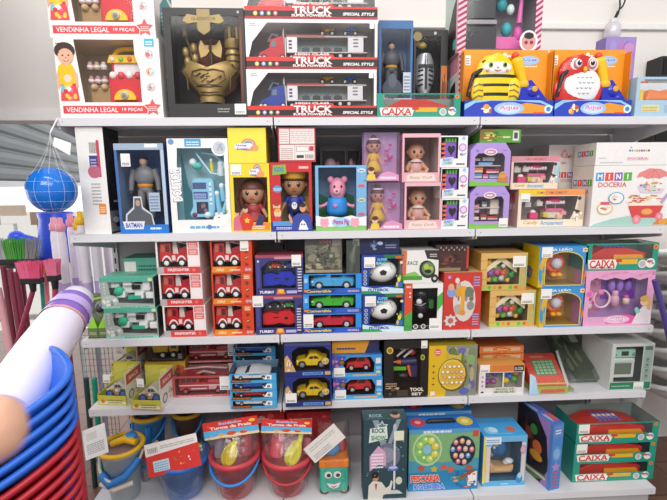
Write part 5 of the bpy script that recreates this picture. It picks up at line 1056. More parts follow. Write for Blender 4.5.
# --- candy trolley sets
G = 'candy trolley window boxes'
k = K('candy_set_box', 'window box with pink candy trolley and yellow orange top, lower of the two', 'toy box', (518, 584, 189.5, 227.5), H2, .03, .12, G, size=None)
def candy(k, cols):
    k.winbox(cols[0], '9a9690', [(.05,.2),(.8,.2),(.86,.45),(.9,.82),(.05,.82)], side='d8a898', top=cols[1], bot='d8d0cc'); f = k.F
    f.r(0,.84,1,1,cols[2]); f.r(0,.84,.4,1,cols[3]); f.t('FAMILY AMUSEMENT',.5,.915,.07,'b8705a',fit=.46,bold=.02); f.r(.02,.02,.98,.19,'f0dfc4'); f.t('Candy',.2,.11,.12,'c88a5a',fit=.22,it=.2,bold=.02); f.t('Amusement',.52,.11,.12,'4a9ad0',fit=.36,it=.2,bold=.02)
    f.p([(.82,.2),(1,.2),(1,.84),(.92,.84),(.9,.5)],cols[4]); f.busy(.84,.1,.98,.45,['d86a4a','e8c8a0','f2ece4','c84a5a'],9,4,.5); f.e(.92,.76,.05,None,'4a3a34'); f.p([(.8,.5),(.95,.42),(.9,.36)],'4a3a34')
    l = k.L; l.busy(.1,.05,.9,.95,['d8605a','e8c0a8','c89a8a','f0e4dc'],14,5,.4)
    k.B.r(0,0,1,1,'c4beb8')
    k.done()
    t = MB(); cx = k.X(.62); t.lathe((cx,.06,0),[(.0,k.Z(.82)),(.02,k.Z(.8)),(.038,k.Z(.7)),(.04,k.Z(.66)),(.0,k.Z(.66))],'e2407a',14); t.box(cx-.03,.04,k.Z(.22),cx+.03,.08,k.Z(.42),'e8dccc'); t.cyl((cx-.02,.06,k.Z(.4)),(cx-.02,.06,k.Z(.68)),.003,.003,'f0e8e4',8); t.cyl((cx+.02,.06,k.Z(.4)),(cx+.02,.06,k.Z(.68)),.003,.003,'f0e8e4',8); t.box(cx-.034,.03,k.Z(.42),cx+.034,.085,k.Z(.48),'e86a9a')
    for i in range(7): t.ell((cx-.033+.011*i,.028,k.Z(.64)),(.006,.006,.008),'f2dfe4',8)
    t.build('candy_trolley', k.root)
    for a, v, cc, s in ((.3,.3,'e0457a',.018),(.48,.3,'d8c04a',.01),(.76,.36,'f0a0a8',.011),(.7,.26,'f0c8b0',.012),(.2,.6,'cfc8c2',.014),(.38,.62,'d8d0cc',.013)):
        t = MB(); t.box(k.X(a)-s*.9,.025,k.Z(v)-s*.8,k.X(a)+s*.9,.05,k.Z(v)+s*.6,cc); t.ell((k.X(a),.038,k.Z(v)+s*.7),(s*.7,s*.5,s*.5),'f2e2de' if s > .012 else cc,10); t.build('toy_food', k.root, bev=.002)
candy(k, ('eadcc8','e8b45a','ee9a5a','ecc83a','c8b8a4')); k.sticker(.03,.68,.17,.9); ca = k
k = K('candy_set_box', 'window box with pink candy trolley and dusty pink top, upper of the two', 'toy box', (511.5, 558, 159, 189), H2+ca.h+.001, .034, .12, G, size=(ca.w*.71, ca.h*.86)); candy(k, ('e8c4c4','d89aa4','d88a9a','d0909a','a8c8cc'))
# --- mini confectionery boxes
G = 'white pretend sweet shop boxes'
def cubeletters(f, u, v, s, word='MINI'):
    for i, (ch, cc) in enumerate(zip(word, ('3a9ad8','e8503a','8a5ac0','5ab03a'))):
        uu = u+(i-1.5)*s*1.12*f.h/f.w; ru = s*.5*f.h/f.w; f.p([(uu-ru,v-s*.5),(uu+ru,v-s*.46),(uu+ru*.95,v+s*.5),(uu-ru*.95,v+s*.46)],cc); f.t(ch,uu,v,s*.62,'fbf6f0',bold=.04)
def miniside(f, up=False):
    f.r(0,0,1,1,'e6e1de')
    if not up: cubeletters(f,.5,.72,.115); f.t('DOCERIA',.5,.58,.075,'d0606a',fit=.66,bold=.01); f.lines(.1,.2,.9,.45,6,'d8cfcb',4,.3)
    else: cubeletters(f,.52,.55,.26)
k = K('sweet_shop_box', 'large white box picturing a red sweet trolley, lower of the two at the shelf end', 'toy box', (592, 672, 165.5, 225.5), H2, .012, .13, G)
k.carton('f0ecea', 'e4e0de'); f = k.F; cubeletters(f,.25,.82,.14); f.t('DOCERIA',.24,.69,.08,'d8606a',fit=.35,bold=.015)
f.p([(0,.0),(1,.0),(1,.1),(.75,.16),(.5,.18),(.25,.12),(.05,.04)],'a9d0c4'); f.p([(.78,.02),(1,.02),(1,.12),(.86,.12)],'e0784a'); f.e(.92,.07,.06,.05,'e8a03a')
f.p([(.53,.8),(.56,.88),(.68,.95),(.82,.94),(.93,.87),(.96,.8),(.88,.82),(.82,.78),(.75,.8),(.67,.78),(.6,.82)],'e58a88')
for a in (.63,.72,.82): f.p([(a,.80),(a+.01,.80),(.74,.94),(.735,.94)],'cf6a6c')
f.r(.737,.45,.745,.8,'d9cfc8'); f.p([(.55,.66),(.9,.62),(.86,.54),(.6,.55)],'d9cfe0'); f.busy(.57,.57,.87,.74,['e89a4a','7ab85a','c85a8a','e8d86a','5a9ac8'],18,4,.25)
f.p([(.42,.42),(.94,.42),(.88,.34),(.48,.34)],'efe6dc'); f.busy(.45,.38,.9,.52,['e8b04a','d8803a','f0d89a','c8604a'],24,5,.22); f.p([(.46,.34),(.9,.34),(.84,.14),(.52,.14)],'d84a48'); f.e(.7,.24,.07,.05,'e8a85a'); f.e(.58,.11,.075,None,'e98a96'); f.e(.58,.11,.035,None,'f3b0b8'); f.e(.86,.16,.065,None,'e98a96'); f.e(.86,.16,.03,None,'f3b0b8'); f.p([(.88,.36),(1,.6),(.97,.62),(.85,.4)],'b8a0cc'); f.p([(.92,.5),(1,.44),(1,.48),(.93,.54)],'b8a0cc')
f.e(.3,.47,.1,.1,'4aa8c8'); f.e(.3,.47,.085,.085,'f4f0ee'); f.busy(.23,.42,.37,.52,['d85a6a','e8d8d0','8ac0d0'],6,4,.5); f.e(.17,.3,.1,.1,'e8c03a'); f.e(.17,.3,.085,.085,'f4f0ee'); f.busy(.1,.25,.24,.35,['d8a05a','e8d8d0','c8806a'],6,6,.5); f.r(.11,.36,.22,.41,'e05a5a')
miniside(k.L); k.done(); db = k
k = K('sweet_shop_box', 'white box lying on its back with small logo, upper one at the shelf end', 'toy box', (596, 674, 142.5, 165), H2+db.h+.001, .012, .13, G)
k.carton('efecea', 'e4e0de'); f = k.F
for i in range(9): f.r(.42+.03*i,.6,.44+.03*i,.68,['3a3a3a','4aa0d0','e8b03a','6ab04a','d85a5a','3a3a3a','8a6ac0','e8b03a','3a3a3a'][i])
f.star(.44,.78,.05,'4a9ad0'); f.r(.4,.22,.68,.36,'f0dede'); f.t('DOCERIA',.54,.29,.1,'c8606a',fit=.26); f.e(.97,.72,.15,None,'e88a98'); f.lines(.06,.1,.36,.2,1,'d0cccc',3); f.lines(.04,.3,.14,.36,1,'c0bcbc',4)
miniside(k.L, True); k.done()
k2 = K('sweet_shop_box', 'white sweet shop box standing behind the candy trolley boxes', 'toy box', (548, 575.5, 145, 190), H2, .185, .13, G); k2.carton('e9e4e1','e0dbd8'); cubeletters(k2.F,.7,.62,.075); k2.F.t('DOCERIA',.7,.55,.04,'d0606a',fit=.42); k2.F.r(.42,.4,.43,.72,'b9b4b0'); k2.F.busy(.3,.75,.9,.97,['e6c8c8','d86a70','e8e0dc','e0a0a4'],10,3,.35); miniside(k2.L); k2.done()
# ================================================================ third shelf
k = K('pyramid_pack', 'grey green blister pack with two bright green pyramid boxes at the shelf end', 'toy pack', (86, 107, 297, 340.5), H3, .02, .06)
w, h, d = k.w, k.h, k.d; mb = MB(); k.faces(mb); mb.box(-w/2-.006,d-.003,0,w/2,d,h,'6f7a62'); B = F(mb,(-w/2-.006,d-.0033,0),(1,0,0),(0,0,1),w,h); B.p([(0,.5),(1,.45),(1,1),(0,.9)],'5a6450'); B.e(.45,.62,.28,.2,'8d9a86'); B.busy(.2,.5,.75,.8,['8a6aa0','d8803a','4a4a4a','a8b8a0','6a5a8a'],14,3,.35); B.p([(.1,.88),(.9,.95),(.9,.9),(.1,.83)],'a9d04a')
mb.box(-w/2,.0,0,w/2,d-.003,.003,'4f5a44'); mb.build('card', k.root)
for i in (0, 1):
    t = MB(); x0 = -w*.5+w*.5*i; x1 = x0+w*.47; t.box(x0,.004,.003,x1,.03,h*.24,'6a7c4e'); t.f([(x0,.004,h*.24),(x1,.004,h*.24),((x0+x1)/2,.016,h*.5)],'8fd02e'); t.f([(x0,.03,h*.24),(x1,.03,h*.24),((x0+x1)/2,.016,h*.5)],'7ab828'); t.f([(x0,.004,h*.24),(x0,.03,h*.24),((x0+x1)/2,.016,h*.5)],'5f9a22'); t.f([(x1,.004,h*.24),(x1,.03,h*.24),((x0+x1)/2,.016,h*.5)],'5f9a22')
    ff = F(t,(x0,.004,.003),(1,0,0),(0,0,1),x1-x0,h*.24); ff.lines(.15,.3,.85,.55,2,'c8d8a0',3+i); t.build('pyramid_box', k.root)
t = MB(); t.ell((k.X(.45),.035,k.Z(.66)),(w*.2,.014,w*.22),'3a3f3a',12); t.ell((k.X(.6),.03,k.Z(.75)),(w*.1,.012,w*.14),'9a7ab0',10); t.build('toy_robot', k.root)
# --- robot vehicle boxes
G = 'teal and grey robot dog boxes'
k = K('robot_box', 'teal and grey window box with white robot toy, lower of the two', 'toy box', (105, 158, 308.5, 339), H3, .012, .115, G)
k.winbox('a3ada7', 'a9b2ac', [(.2,.2),(.98,.12),(.98,.86),(.14,.86)], side='2f3a36', top='6fc0a6'); f = k.F; f.r(0,.87,1,1,'4fae94'); f.r(0,0,1,.07,'8fd0bc'); f.lines(.35,.02,.9,.05,1,'3f8a74',3,.9); f.e(.17,.24,.16,.2,'b4bdb8'); f.busy(.02,.04,.3,.38,['c9d0cc','8a948e','dfe4e0','6f7a74'],16,4,.35)
for v in (.5,.6,.7,.8): f.e(.08,v,.03,None,'c6d2cc')
f.r(.9,.88,.98,.98,'d8d8a8'); k.R.r(.1,.3,.5,.8,'1f2624'); k.R.lines(.6,.5,.8,.8,4,'6a7a74',2); k.Tp.lines(.4,.3,.9,.7,2,'4a8a78',3)
k.done(); t = MB(); wv = M('e6eae8', .35); cx = k.X(.6); cz = k.Z(.58)
cx -= .008; at_T(t, cx, .012, cz, 1.35); t.box(-.03,.01,-.012,.045,.05,.014,wv); t.box(-.06,.005,.004,-.035,.04,.026,wv); t.box(.03,.0,-.004,.05,.03,.024,wv); o = t.build('robot', k.root, bev=.004)
for q in ((-.075,.012),(-.01,.02),(.05,-.018),(.02,-.018),(-.03,-.014)):
    t = MB(); at_T(t, cx, .008, cz, 1.35); t.box(q[0]-.012,.0,q[1]-.008,q[0]+.012,.025,q[1]+.010,wv); t.build('leg', o, bev=.003)
t = MB(); at_T(t, cx, .006, cz, 1.35); t.lathe((-.035,.003,-.004),[(0,-.004),(.012,-.004),(.014,.004)],'1fb48a',16,'y'); t.box(-.01,.0,-.026,.025,.01,-.016,'2fae8c'); t.box(-.045,.004,.018,-.01,.02,.03,'3ab894'); t.box(.0,.006,.0,.022,.012,.012,'1d2422'); t.build('green_panel', o)
k.at('teal and grey window box with white robot toy, upper of the two', H3+k.h+.001, px=(100, 154, 274, 307), Y=.012); rb = k
k = K('robot_box', 'teal box end with white tag standing behind the robot boxes', 'toy box', (125, 161, 258, 300), H3, .15, .12, G); k.carton('5fae98','4f9a86'); k.F.lines(.4,.82,.9,.92,2,'2f6a5a',3); k.F.p([(.5,.72),(.95,.72),(.9,.8),(.55,.8)],'2f6a5a'); k.Tp.lines(.2,.2,.8,.6,2,'8fd0bc',3); k.done(); k.sticker(.02,.72,.34,.95)
# --- fire truck boxes
G = 'fire truck boxes'
def ftruck(k, kind):
    pinky = kind == 0
    k.winbox('f0e6e4' if pinky else 'd8451f', '8d8a86' if pinky else '5e3a30', (.04,.2,.72,.97), side='e9dcdb' if pinky else 'cf4f2a', top='d8cfcc' if pinky else 'c84a2a', bot='bfb8b4'); f = k.F
    if pinky:
        f.r(0,0,1,.2,'d8433f'); f.r(0,.0,.16,.2,'b9aeae'); f.t('FIREFIGHTER',.5,.11,.085,'f8e6e2',fit=.5,bold=.03); f.e(.85,.1,.05,None,'e8706a'); f.r(.74,.78,.97,.97,'d9686a'); f.r(.74,.56,.97,.76,'e07f7c'); f.r(.76,.24,.96,.52,'f4eae8'); f.lines(.77,.8,.94,.94,3,'f2d4d0',5); f.lines(.78,.6,.93,.72,2,'f2d4d0',6)
    else:
        f.r(0,0,1,.17,'d9481f'); f.p([(.0,.02),(.5,.02),(.65,.19),(.05,.2)],'e88a2a'); f.t('FIRE',.22,.1,.08,'f2d9a8',fit=.2,bold=.03,it=.2); f.lines(.45,.07,.7,.12,1,'f4dcb4',3,.9); f.e(.85,.1,.05,None,'d0a0b0'); f.e(.93,.1,.05,None,'d0a0b0')
        for v in (.27,.47,.67): f.e(.86,v,.055,None,'8a2a1a'); f.busy(.79,v-.06,.93,v+.06,['3a3a44','d8b070','c84a2a'],5,int(v*90),.5)
        f.r(.78,.8,.94,.95,'e08a5a'); f.lines(.8,.82,.92,.93,2,'f2d8b8',4)
    k.B.r(0,0,1,1,'a09a94' if pinky else '6a4a40')
    k.done(); fire_truck(k.root, k.X(.045), .012, k.Z(.19), k.w*.68, k.h*.76, .06)
k = K('fire_truck_box', 'white sided fire truck box, bottom of the left column', 'toy box', (162, 207, 304.5, 335.5), H3, .012, .13, G, size=(.1595, .1235)); ftruck(k, 0)
k.at('white sided fire truck box, middle of the left column', H3+k.h+.001, px=(158, 203.5, 272, 304)); k.at('white sided fire truck box, top of the left column', H3+2*k.h+.002, px=(155, 200.5, 240, 272))
k = K('fire_truck_box', 'orange edged fire truck box, bottom of the right column', 'toy box', (212, 254.5, 301.5, 332), H3, .012, .13, G, size=(.1545, .1225)); ftruck(k, 1)
k.at('orange edged fire truck box, middle of the right column', H3+k.h+.001, px=(211, 253.5, 271, 301)); q = k.at('orange edged fire truck box with white tag, top of the right column', H3+2*k.h+.002, px=(210, 252.5, 240, 271))
t = MB(); ff = F(t, k.F.o, k.F.ux, k.F.uz, k.w, k.h); ff.k = .002; ff.tag(.72,.68,.92,1.0); t.build('price_tag', q)
# --- launcher packs
G = 'car launcher packs'
def launcher(k, c1, c2, c3):
    k.winbox('3a3a78', '2a2c58', [(.12,.17),(.84,.17),(.84,.86),(.3,.86),(.12,.7)], side='2c2c60', top='8a3a4c', opentop=False, bot='2a2c58'); f = k.F
    f.r(0,.93,1,1,'a8485a'); f.r(.4,.9,.8,.96,'c88a94'); f.r(0,0,1,.15,'35357a'); f.t('TURBO',.22,.08,.07,'eef0f6',fit=.3,bold=.04,it=.2); f.p([(.42,.02),(.62,.02),(.58,.15),(.45,.16)],'e87a2a'); f.e(.52,.1,.06,.05,'f0c04a'); f.r(.64,.04,.86,.11,'b9b4dc'); f.p([(.87,.04),(.98,.04),(.98,.8),(.9,.7)],'20204a'); f.lines(.88,.08,.97,.7,9,'d9d9ea',4,.5); f.r(.02,.2,.09,.85,'4a4a8a'); f.e(.06,.85,.03,None,'c9c9dc')
    k.B.p([(.1,.4),(.9,.4),(.9,.9),(.3,.9)],'c9cede')
    k.done(); t = MB(); m = M(c1, .3)
    t.prism([(k.X(.14),k.Z(.2)),(k.X(.14),k.Z(.48)),(k.X(.3),k.Z(.52)),(k.X(.46),k.Z(.46)),(k.X(.5),k.Z(.54)),(k.X(.72),k.Z(.56)),(k.X(.83),k.Z(.44)),(k.X(.83),k.Z(.24)),(k.X(.7),k.Z(.18)),(k.X(.5),k.Z(.24)),(k.X(.34),k.Z(.2))], .025, .06, m)
    t.box(k.X(.6),.0245,k.Z(.33),k.X(.68),.025,k.Z(.4),'15151c'); t.box(k.X(.36),.0245,k.Z(.37),k.X(.48),.025,k.Z(.4),'1c1c2c'); t.build('launcher', k.root, bev=.005)
    car(k.root, k.X(.24), .03, k.Z(.62), k.w*.28, k.h*.17, .025, c2); car(k.root, k.X(.56), .03, k.Z(.62), k.w*.27, k.h*.17, .025, c3)
k = K('launcher_pack', 'navy window box with red car launcher, lower of the two', 'toy box', (255.5, 302.5, 295.5, 332), H3, .012, .1, G); launcher(k, 'd8242e', '23252c', '3fb03a'); k.sticker(-.05,.72,.17,1.0); lk = k
k = K('launcher_pack', 'navy window box with blue car launcher, upper of the two', 'toy box', (256.5, 302.5, 256, 295), H3+lk.h+.001, .012, .1, G, size=(lk.w, lk.h)); launcher(k, '2030b4', 'e0562a', '3f4f9a'); k.sticker(.76,.72,.96,1.0)
# --- cabriolet car boxes
G = 'cabriolet car boxes'
def cabriobox(k, c):
    k.winbox('2f8fe0', '39414e', (.1,.26,.9,.95), side='2a80d0', opentop=True, bot='2c3440'); f = k.F; f.r(0,0,1,.25,'2b52b4'); f.p([(.02,.04),(.5,.04),(.56,.24),(.02,.24)],'1f3a8a'); f.t('Convertible',.27,.14,.14,'f0d23a',fit=.42,bold=.03,it=.2); f.p([(.56,.06),(.74,.06),(.76,.2),(.58,.2)],'2f5fd0'); f.lines(.76,.08,.96,.2,2,'e8c8d8',3); f.r(.02,.1,.07,.22,'e8862a')
    f.r(.02,.55,.09,.85,'5aa8e8'); f.lines(.03,.6,.08,.8,2,'e8f2fa',3)
    k.done(); car(k.root, k.X(.13), .016, k.Z(.14)+.002, k.w*.76, k.h*.78, k.d*.7, c, CABRIO)
k = K('toy_car_box', 'blue ended car box with red cabriolet, bottom of the three', 'toy box', (303.5, 361.5, 313.8, 332), H3, .012, .11, G); cabriobox(k, 'cf2440'); k.sticker(.0,.3,.17,1.0); kb = k
k = K('toy_car_box', 'blue ended car box with green cabriolet, middle of the three', 'toy box', (303, 361.5, 296, 313), H3+kb.h+.001, .012, .11, G, size=(kb.w, kb.h)); cabriobox(k, '3fb52a')
k = K('toy_car_box', 'blue ended car box with light blue cabriolet, top of the three', 'toy box', (303, 361.5, 278, 295), H3+2*kb.h+.002, .012, .11, G, size=(kb.w, kb.h)); cabriobox(k, '4aa6e0')
ztop3 = H3+3*kb.h+.003
k = K('camouflage_pack', 'camouflage printed soldier pack leaning on top of the car boxes', 'toy pack', (305, 342, 239, 277), ztop3, .035, .05)
k.carton('575848','3a3a30'); f = k.F; f.r(0,.82,1,1,'3a2e28'); f.t('MAN',.55,.91,.1,'b0584a',fit=.3,bold=.03); f.busy(0,.02,1,.85,['3f4436','6a6650','8a8468','2c2f28','70725c','4c4a3a'],60,3,.3); f.busy(.25,.2,.8,.75,['2a2c28','50543f','9a9a84','1f211c'],26,8,.25); f.r(0,0,1,.08,'a89878'); f.busy(0,.0,.5,.3,['b8a888','8a7a60'],8,5,.4); f.r(.74,.8,.98,.98,'8a867c')
k.done()
t = MB(); t.f([(-k.w/2,-.004,0),(k.w/2,-.004,0),(k.w/2,-.004,k.h),(-k.w/2,-.004,k.h)], FILM); t.build('film', k.root)
k = K('figure_bag', 'dark bag with silvery figure standing beside the camouflage pack', 'toy pack', (346, 359.5, 240, 277), ztop3, .035, .045)
k.carton('23252a','1c1d20'); k.F.busy(.05,.05,.95,.95,['3a4038','15161a','4a5048','2a2c30'],20,4,.4); k.done()
t = MB(); t.tube([(k.X(.35),-.01,k.Z(.05)),(k.X(.45),-.014,k.Z(.5)),(k.X(.7),-.012,k.Z(.97))],[.008,.011,.006],'6a7268',10); t.ell((k.X(.45),-.014,k.Z(.45)),(.013,.008,.03),'8a9288',10); t.build('toy_figure', k.root)
t = MB(); t.f([(k.X(0),-.024,0),(k.X(1),-.024,0),(k.X(1),-.018,k.h),(k.X(0),-.018,k.h)], SMOKE); t.f([(k.X(0),-.024,0),(k.X(0),0,0),(k.X(0),0,k.h),(k.X(0),-.018,k.h)], SMOKE); t.build('film', k.root); k.sticker(.5,.82,1.0,1.02)
# --- football boxes
G = 'football boxes'
k = K('football_box', 'blue and green window box with black and white football, lower of the two', 'toy box', (362.5, 404, 294, 333.5), H3, .012, .1, G)
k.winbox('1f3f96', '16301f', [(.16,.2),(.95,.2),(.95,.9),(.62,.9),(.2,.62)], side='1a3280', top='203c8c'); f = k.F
f.p([(0,.0),(1,0),(1,.12),(.6,.17),(.3,.14),(0,.2)],'cfe2ee'); f.p([(0,.0),(.5,.0),(.4,.06),(0,.08)],'2a9a4a'); f.t('FUTEBOL',.4,.1,.075,'1f4a9a',fit=.5,bold=.04,it=.2); f.p([(.6,.9),(1,.96),(1,1),(.5,1)],'2a7a3a'); f.t('SUPER',.49,.88,.07,'7fd0e8',fit=.24,bold=.03); f.t('BALL',.46,.79,.07,'9fe0f0',fit=.22,bold=.03); f.r(.8,.9,.95,.96,'d8602a'); f.e(.94,.8,.04,None,'e8d8a0')
for v in (.27,.37,.47,.57): f.e(.085,v,.042,None,'c9d4e6'); f.e(.085,v,.026,None,'2a3a70')
f.p([(.78,.14),(.98,.16),(.98,.5),(.9,.55)],'1f7a34'); f.busy(.78,.14,.98,.5,['2a9a4a','e8d84a','3a6ad0','e0b090','1a5a2a'],14,3,.4)
k.done(); t = MB(); rb2 = k.h*.30; bc = (k.X(.52),.047,k.Z(.53)); t.ell(bc,(rb2*1.3,.042,rb2),'f4f3f2',24); o = t.build('football', k.root)
t = MB()
for u, v, s in ((0,.02,.26),(-.92,.05,.34),(.8,.55,.36),(.75,-.6,.3),(-.5,-.85,.22),(-.35,.9,.22)):
    if u*u+v*v >= 1.2: continue
    pts = []
    for i in range(5):
        a = PI/2+2*PI*i/5; uu = u+s*cos(a); vv = v+s*sin(a); q = uu*uu+vv*vv
        if q > .97: uu *= (.97/q)**.5; vv *= (.97/q)**.5; q = .97
        pts.append((bc[0]+uu*rb2*1.3*1.005, bc[1]-.042*1.03*(max(0,1-q))**.5-.0006, bc[2]+vv*rb2*1.005))
    t.f(pts,'1a1a1c')
t.build('patches', o); k.sticker(.06,.68,.32,.95)
k.at('blue and green window box with black and white football, upper of the two', H3+k.h+.001, px=(361.7, 403.5, 251, 293)); sb = k
k = K('toy_box', 'dark navy printed box on top of the football boxes', 'toy box', (359.5, 399.5, 238, 251), H3+2*sb.h+.002, .03, .14); k.carton('23264e','1c1e3c'); f = k.F; f.busy(.25,.15,.6,.85,['8a9ac0','4a5a90','c0cae0'],9,4,.4); f.lines(.65,.35,.92,.65,2,'8a96c0',3); k.done()
# --- robots and red set
k = K('robot_toy_box', 'white window box with red and green sides and black robot', 'toy box', (404.5, 442.5, 283.5, 333.5), H3, .012, .13)
k.winbox('ece9e6', '1d1f1d', (.2,.1,.86,.9), side='d9d6d2', top='dedbd8'); f = k.F; f.p([(0,.3),(.2,.3),(.2,1),(.0,1)],'d8502f'); f.p([(0,0),(.2,.12),(.2,.42),(0,.3)],'4aa84a'); f.r(.0,.0,.2,.12,'3f9a44'); f.p([(.86,.4),(1,.55),(1,.82),(.86,.72)],'4fae48'); f.r(.2,.02,.7,.1,'2a2a2c'); f.t('BIKE',.1,.93,.04,'f4e6e0',fit=.12,bold=.04)
for u in (.3,.5): f.e(u,.09,.05,None,'e8e6e2'); f.e(u,.09,.035,None,'55585a')
f.e(.14,.8,.02,None,'f0dcd4'); f.e(.14,.72,.02,None,'f0dcd4'); k.done(); bk_ = M('17181a', .25)
t = MB(); t.ell((k.X(.5),.06,k.Z(.42)),(k.w*.24,.04,k.h*.2),bk_,16); t.ell((k.X(.5),.055,k.Z(.72)),(k.w*.22,.036,k.h*.14),bk_,16); o = t.build('toy_robot', k.root)
t = MB(); t.lathe((k.X(.42),.02,k.Z(.58)),[(.0,-.004),(.009,-.003),(.012,.004)],'d9dcdc',14,'y'); t.lathe((k.X(.46),.018,k.Z(.28)),[(.0,-.004),(.008,-.003),(.01,.004)],'cfd2d2',14,'y'); t.tube([(k.X(.32),.026,k.Z(.52)),(k.X(.46),.018,k.Z(.50)),(k.X(.6),.026,k.Z(.54))],.0025,'8a8d8d',6); t.box(k.X(.7),.03,k.Z(.42),k.X(.82),.05,k.Z(.6),'2a6a30'); t.build('chrome_detail', o); k.sticker(.66,.03,.95,.26); rt = k
k = K('robot_toy_box', 'white and green box with round goggle print on the black robot box', 'toy box', (402.5, 438.5, 250.5, 282), H3+rt.h+.001, .012, .1)
k.carton('e9e6e2','d8d5d0'); f = k.F; f.p([(0,.2),(.1,.2),(.12,1),(0,1)],'d86a3a'); f.r(0,.1,.55,.22,'4a9a3a'); f.p([(.1,.22),(.5,.22),(.35,.36),(.1,.3)],'8ac05a'); f.t('RACE',.28,.62,.12,'4a8a5a',fit=.3,it=.2,bold=.02); f.e(.69,.42,.22,.28,'2c3430',rot=.4); f.e(.71,.44,.17,.2,'6a8a5a',rot=.4); f.e(.66,.5,.07,.09,'b0c24a'); f.e(.78,.42,.07,.09,'a8b84a'); f.e(.71,.36,.1,.06,'1f2a24'); f.e(.9,.14,.1,.13,'2a2a2c'); f.e(.9,.14,.05,None,'c9c9c9'); f.p([(.68,.75),(1,.7),(1,1),(.6,1)],'33302f'); f.lines(.75,.8,.95,.92,2,'c9c4bc',3); k.done()
k = K('busy_toy_set', 'red box picturing a baby activity toy with yellow middle', 'toy box', (443.5, 481, 272.5, 331), H3, .012, .13)
k.carton('c93a30','b5342c', top='c8a878'); f = k.F; f.e(.55,.5,.3,.36,'d9cfc8'); f.busy(.3,.2,.82,.84,['c8a890','8a6a5a','7a8a9a','a89aa0','e0d0c0'],12,5,.28); f.e(.66,.66,.14,.09,'6a7a6a'); f.e(.42,.66,.12,.08,'d8a03a'); f.e(.4,.36,.13,.09,'b8a898'); f.e(.72,.42,.1,.08,'8a9088'); f.r(.46,.3,.56,.72,'e8a52a'); f.e(.51,.72,.08,.05,'e8a52a'); f.e(.51,.3,.08,.05,'d8952a'); f.e(.2,.66,.12,.09,'8a9ad0'); f.e(.19,.75,.08,.06,'d8a888'); f.lines(.78,.76,.95,.95,4,'9aa8dc',4); f.lines(.78,.08,.95,.3,5,'a0acdc',5); f.star(.2,.16,.12,'d9cfcc',8,.7); f.e(.2,.16,.05,None,'b86a60'); f.e(.14,.92,.03,None,'c88ad0'); f.e(.35,.86,.06,.05,'e8d0c8'); k.done(); rs = k
k = K('toy_box', 'brown chequered box lying on top of the red activity toy box', 'toy box', (436, 469, 245, 271), H3+rs.h+.001, .03, .12); k.carton('4a2a26','3a201e'); f = k.F; f.r(0,.72,1,1,'3a2a28')
for i in range(12): f.r(.04+.08*i, .78+(i%2)*.08, .08+.08*i, .85+(i%2)*.08, 'a8948a')
f.busy(.05,.1,.9,.7,['5a302a','6a3a30','3a1f1c','74463a'],16,3,.3); f.r(.92,.1,.99,.9,'b84030'); f.r(.1,.02,.75,.14,'8a7a5a'); k.done()
# --- wooden look farm house boxes
G = 'toy farm house boxes'
k = K('farm_house_box', 'tan window box with toy farm house, lower of the two', 'toy box', (489.5, 535, 290.5, 327.5), H3, .03, .13, G)
k.winbox('dcb066', 'c8aa70', [(.14,.16),(.84,.16),(.84,.86),(.14,.86)], side='cf9a4a', top='d8a858', bot='8a7440'); f = k.F; f.r(.0,.0,1,.14,'d8a24a'); f.r(.86,.1,1,.95,'a8b878'); f.busy(.87,.15,.99,.9,['8ab06a','c8c08a','5a9ad0','d8a050'],8,3,.6); f.p([(.02,.0),(.8,.0),(.8,.15),(.02,.12)],'b8c05a')
for i, cc in enumerate(('6ab04a','e88a3a','d85a4a','e0b04a','6ab04a','d8603a')): f.e(.2+.115*i,.08,.05,None,cc)
for v in (.3,.55,.8): k.L.r(.0,v,1,v+.012,'b88438'); f.r(0,v,.13,v+.01,'b88438')
k.done()
t = MB(); cx = k.X(.49); t.prism([(k.X(.24),k.Z(.16)),(k.X(.24),k.Z(.5)),(cx,k.Z(.74)),(k.X(.74),k.Z(.5)),(k.X(.74),k.Z(.16))],.05,.08,'a9b46a'); t.prism([(cx-k.w*.1,k.Z(.6)),(cx,k.Z(.76)),(cx+k.w*.1,k.Z(.6))],.044,.05,'3f8a4a'); o = t.build('farm_house', k.root)
t = MB()
for s in (-1,1): t.prism([(cx,k.Z(.75)),(cx,k.Z(.9)),(cx+s*k.w*.34,k.Z(.58)),(cx+s*k.w*.34,k.Z(.44))][::s],.02,.085,'f4e8bc')
t.build('roof', o)
for a, v, cc, r_ in ((.22,.72,'e8b02a',.011),(.76,.72,'c8603a',.011),(.36,.62,'e6e0d8',.008),(.56,.62,'e6dcd4',.008),(.28,.42,'9a5ab0',.010),(.42,.44,'c84a8a',.010),(.56,.42,'d8503a',.011),(.74,.36,'2f8a3a',.011),(.24,.24,'e8c03a',.007),(.38,.24,'6ab85a',.008),(.52,.28,'cfc8c0',.009),(.66,.22,'e8b84a',.007)):
    t = MB(); r_ *= 1.25; t.ell((k.X(a),.03,k.Z(v)),(r_,r_*.8,r_),cc,10); t.ell((k.X(a)+r_*.3,.026,k.Z(v)+r_*.8),(r_*.55,r_*.5,r_*.5),cc,8); t.build('toy_animal', o)
k.sticker(.68,.62,.96,.92); fh = k
k.at('tan window box with toy farm house, upper of the two', H3+k.h+.001, px=(481, 526.5, 255, 290))
k = K('toy_box', 'dark printed box standing behind the upper farm house box', 'toy box', (484, 520, 250, 290), H3, .18, .12); k.carton('3a2c26','2e2420'); k.F.lines(.1,.9,.9,.96,1,'a8988a',3,.8); k.done()
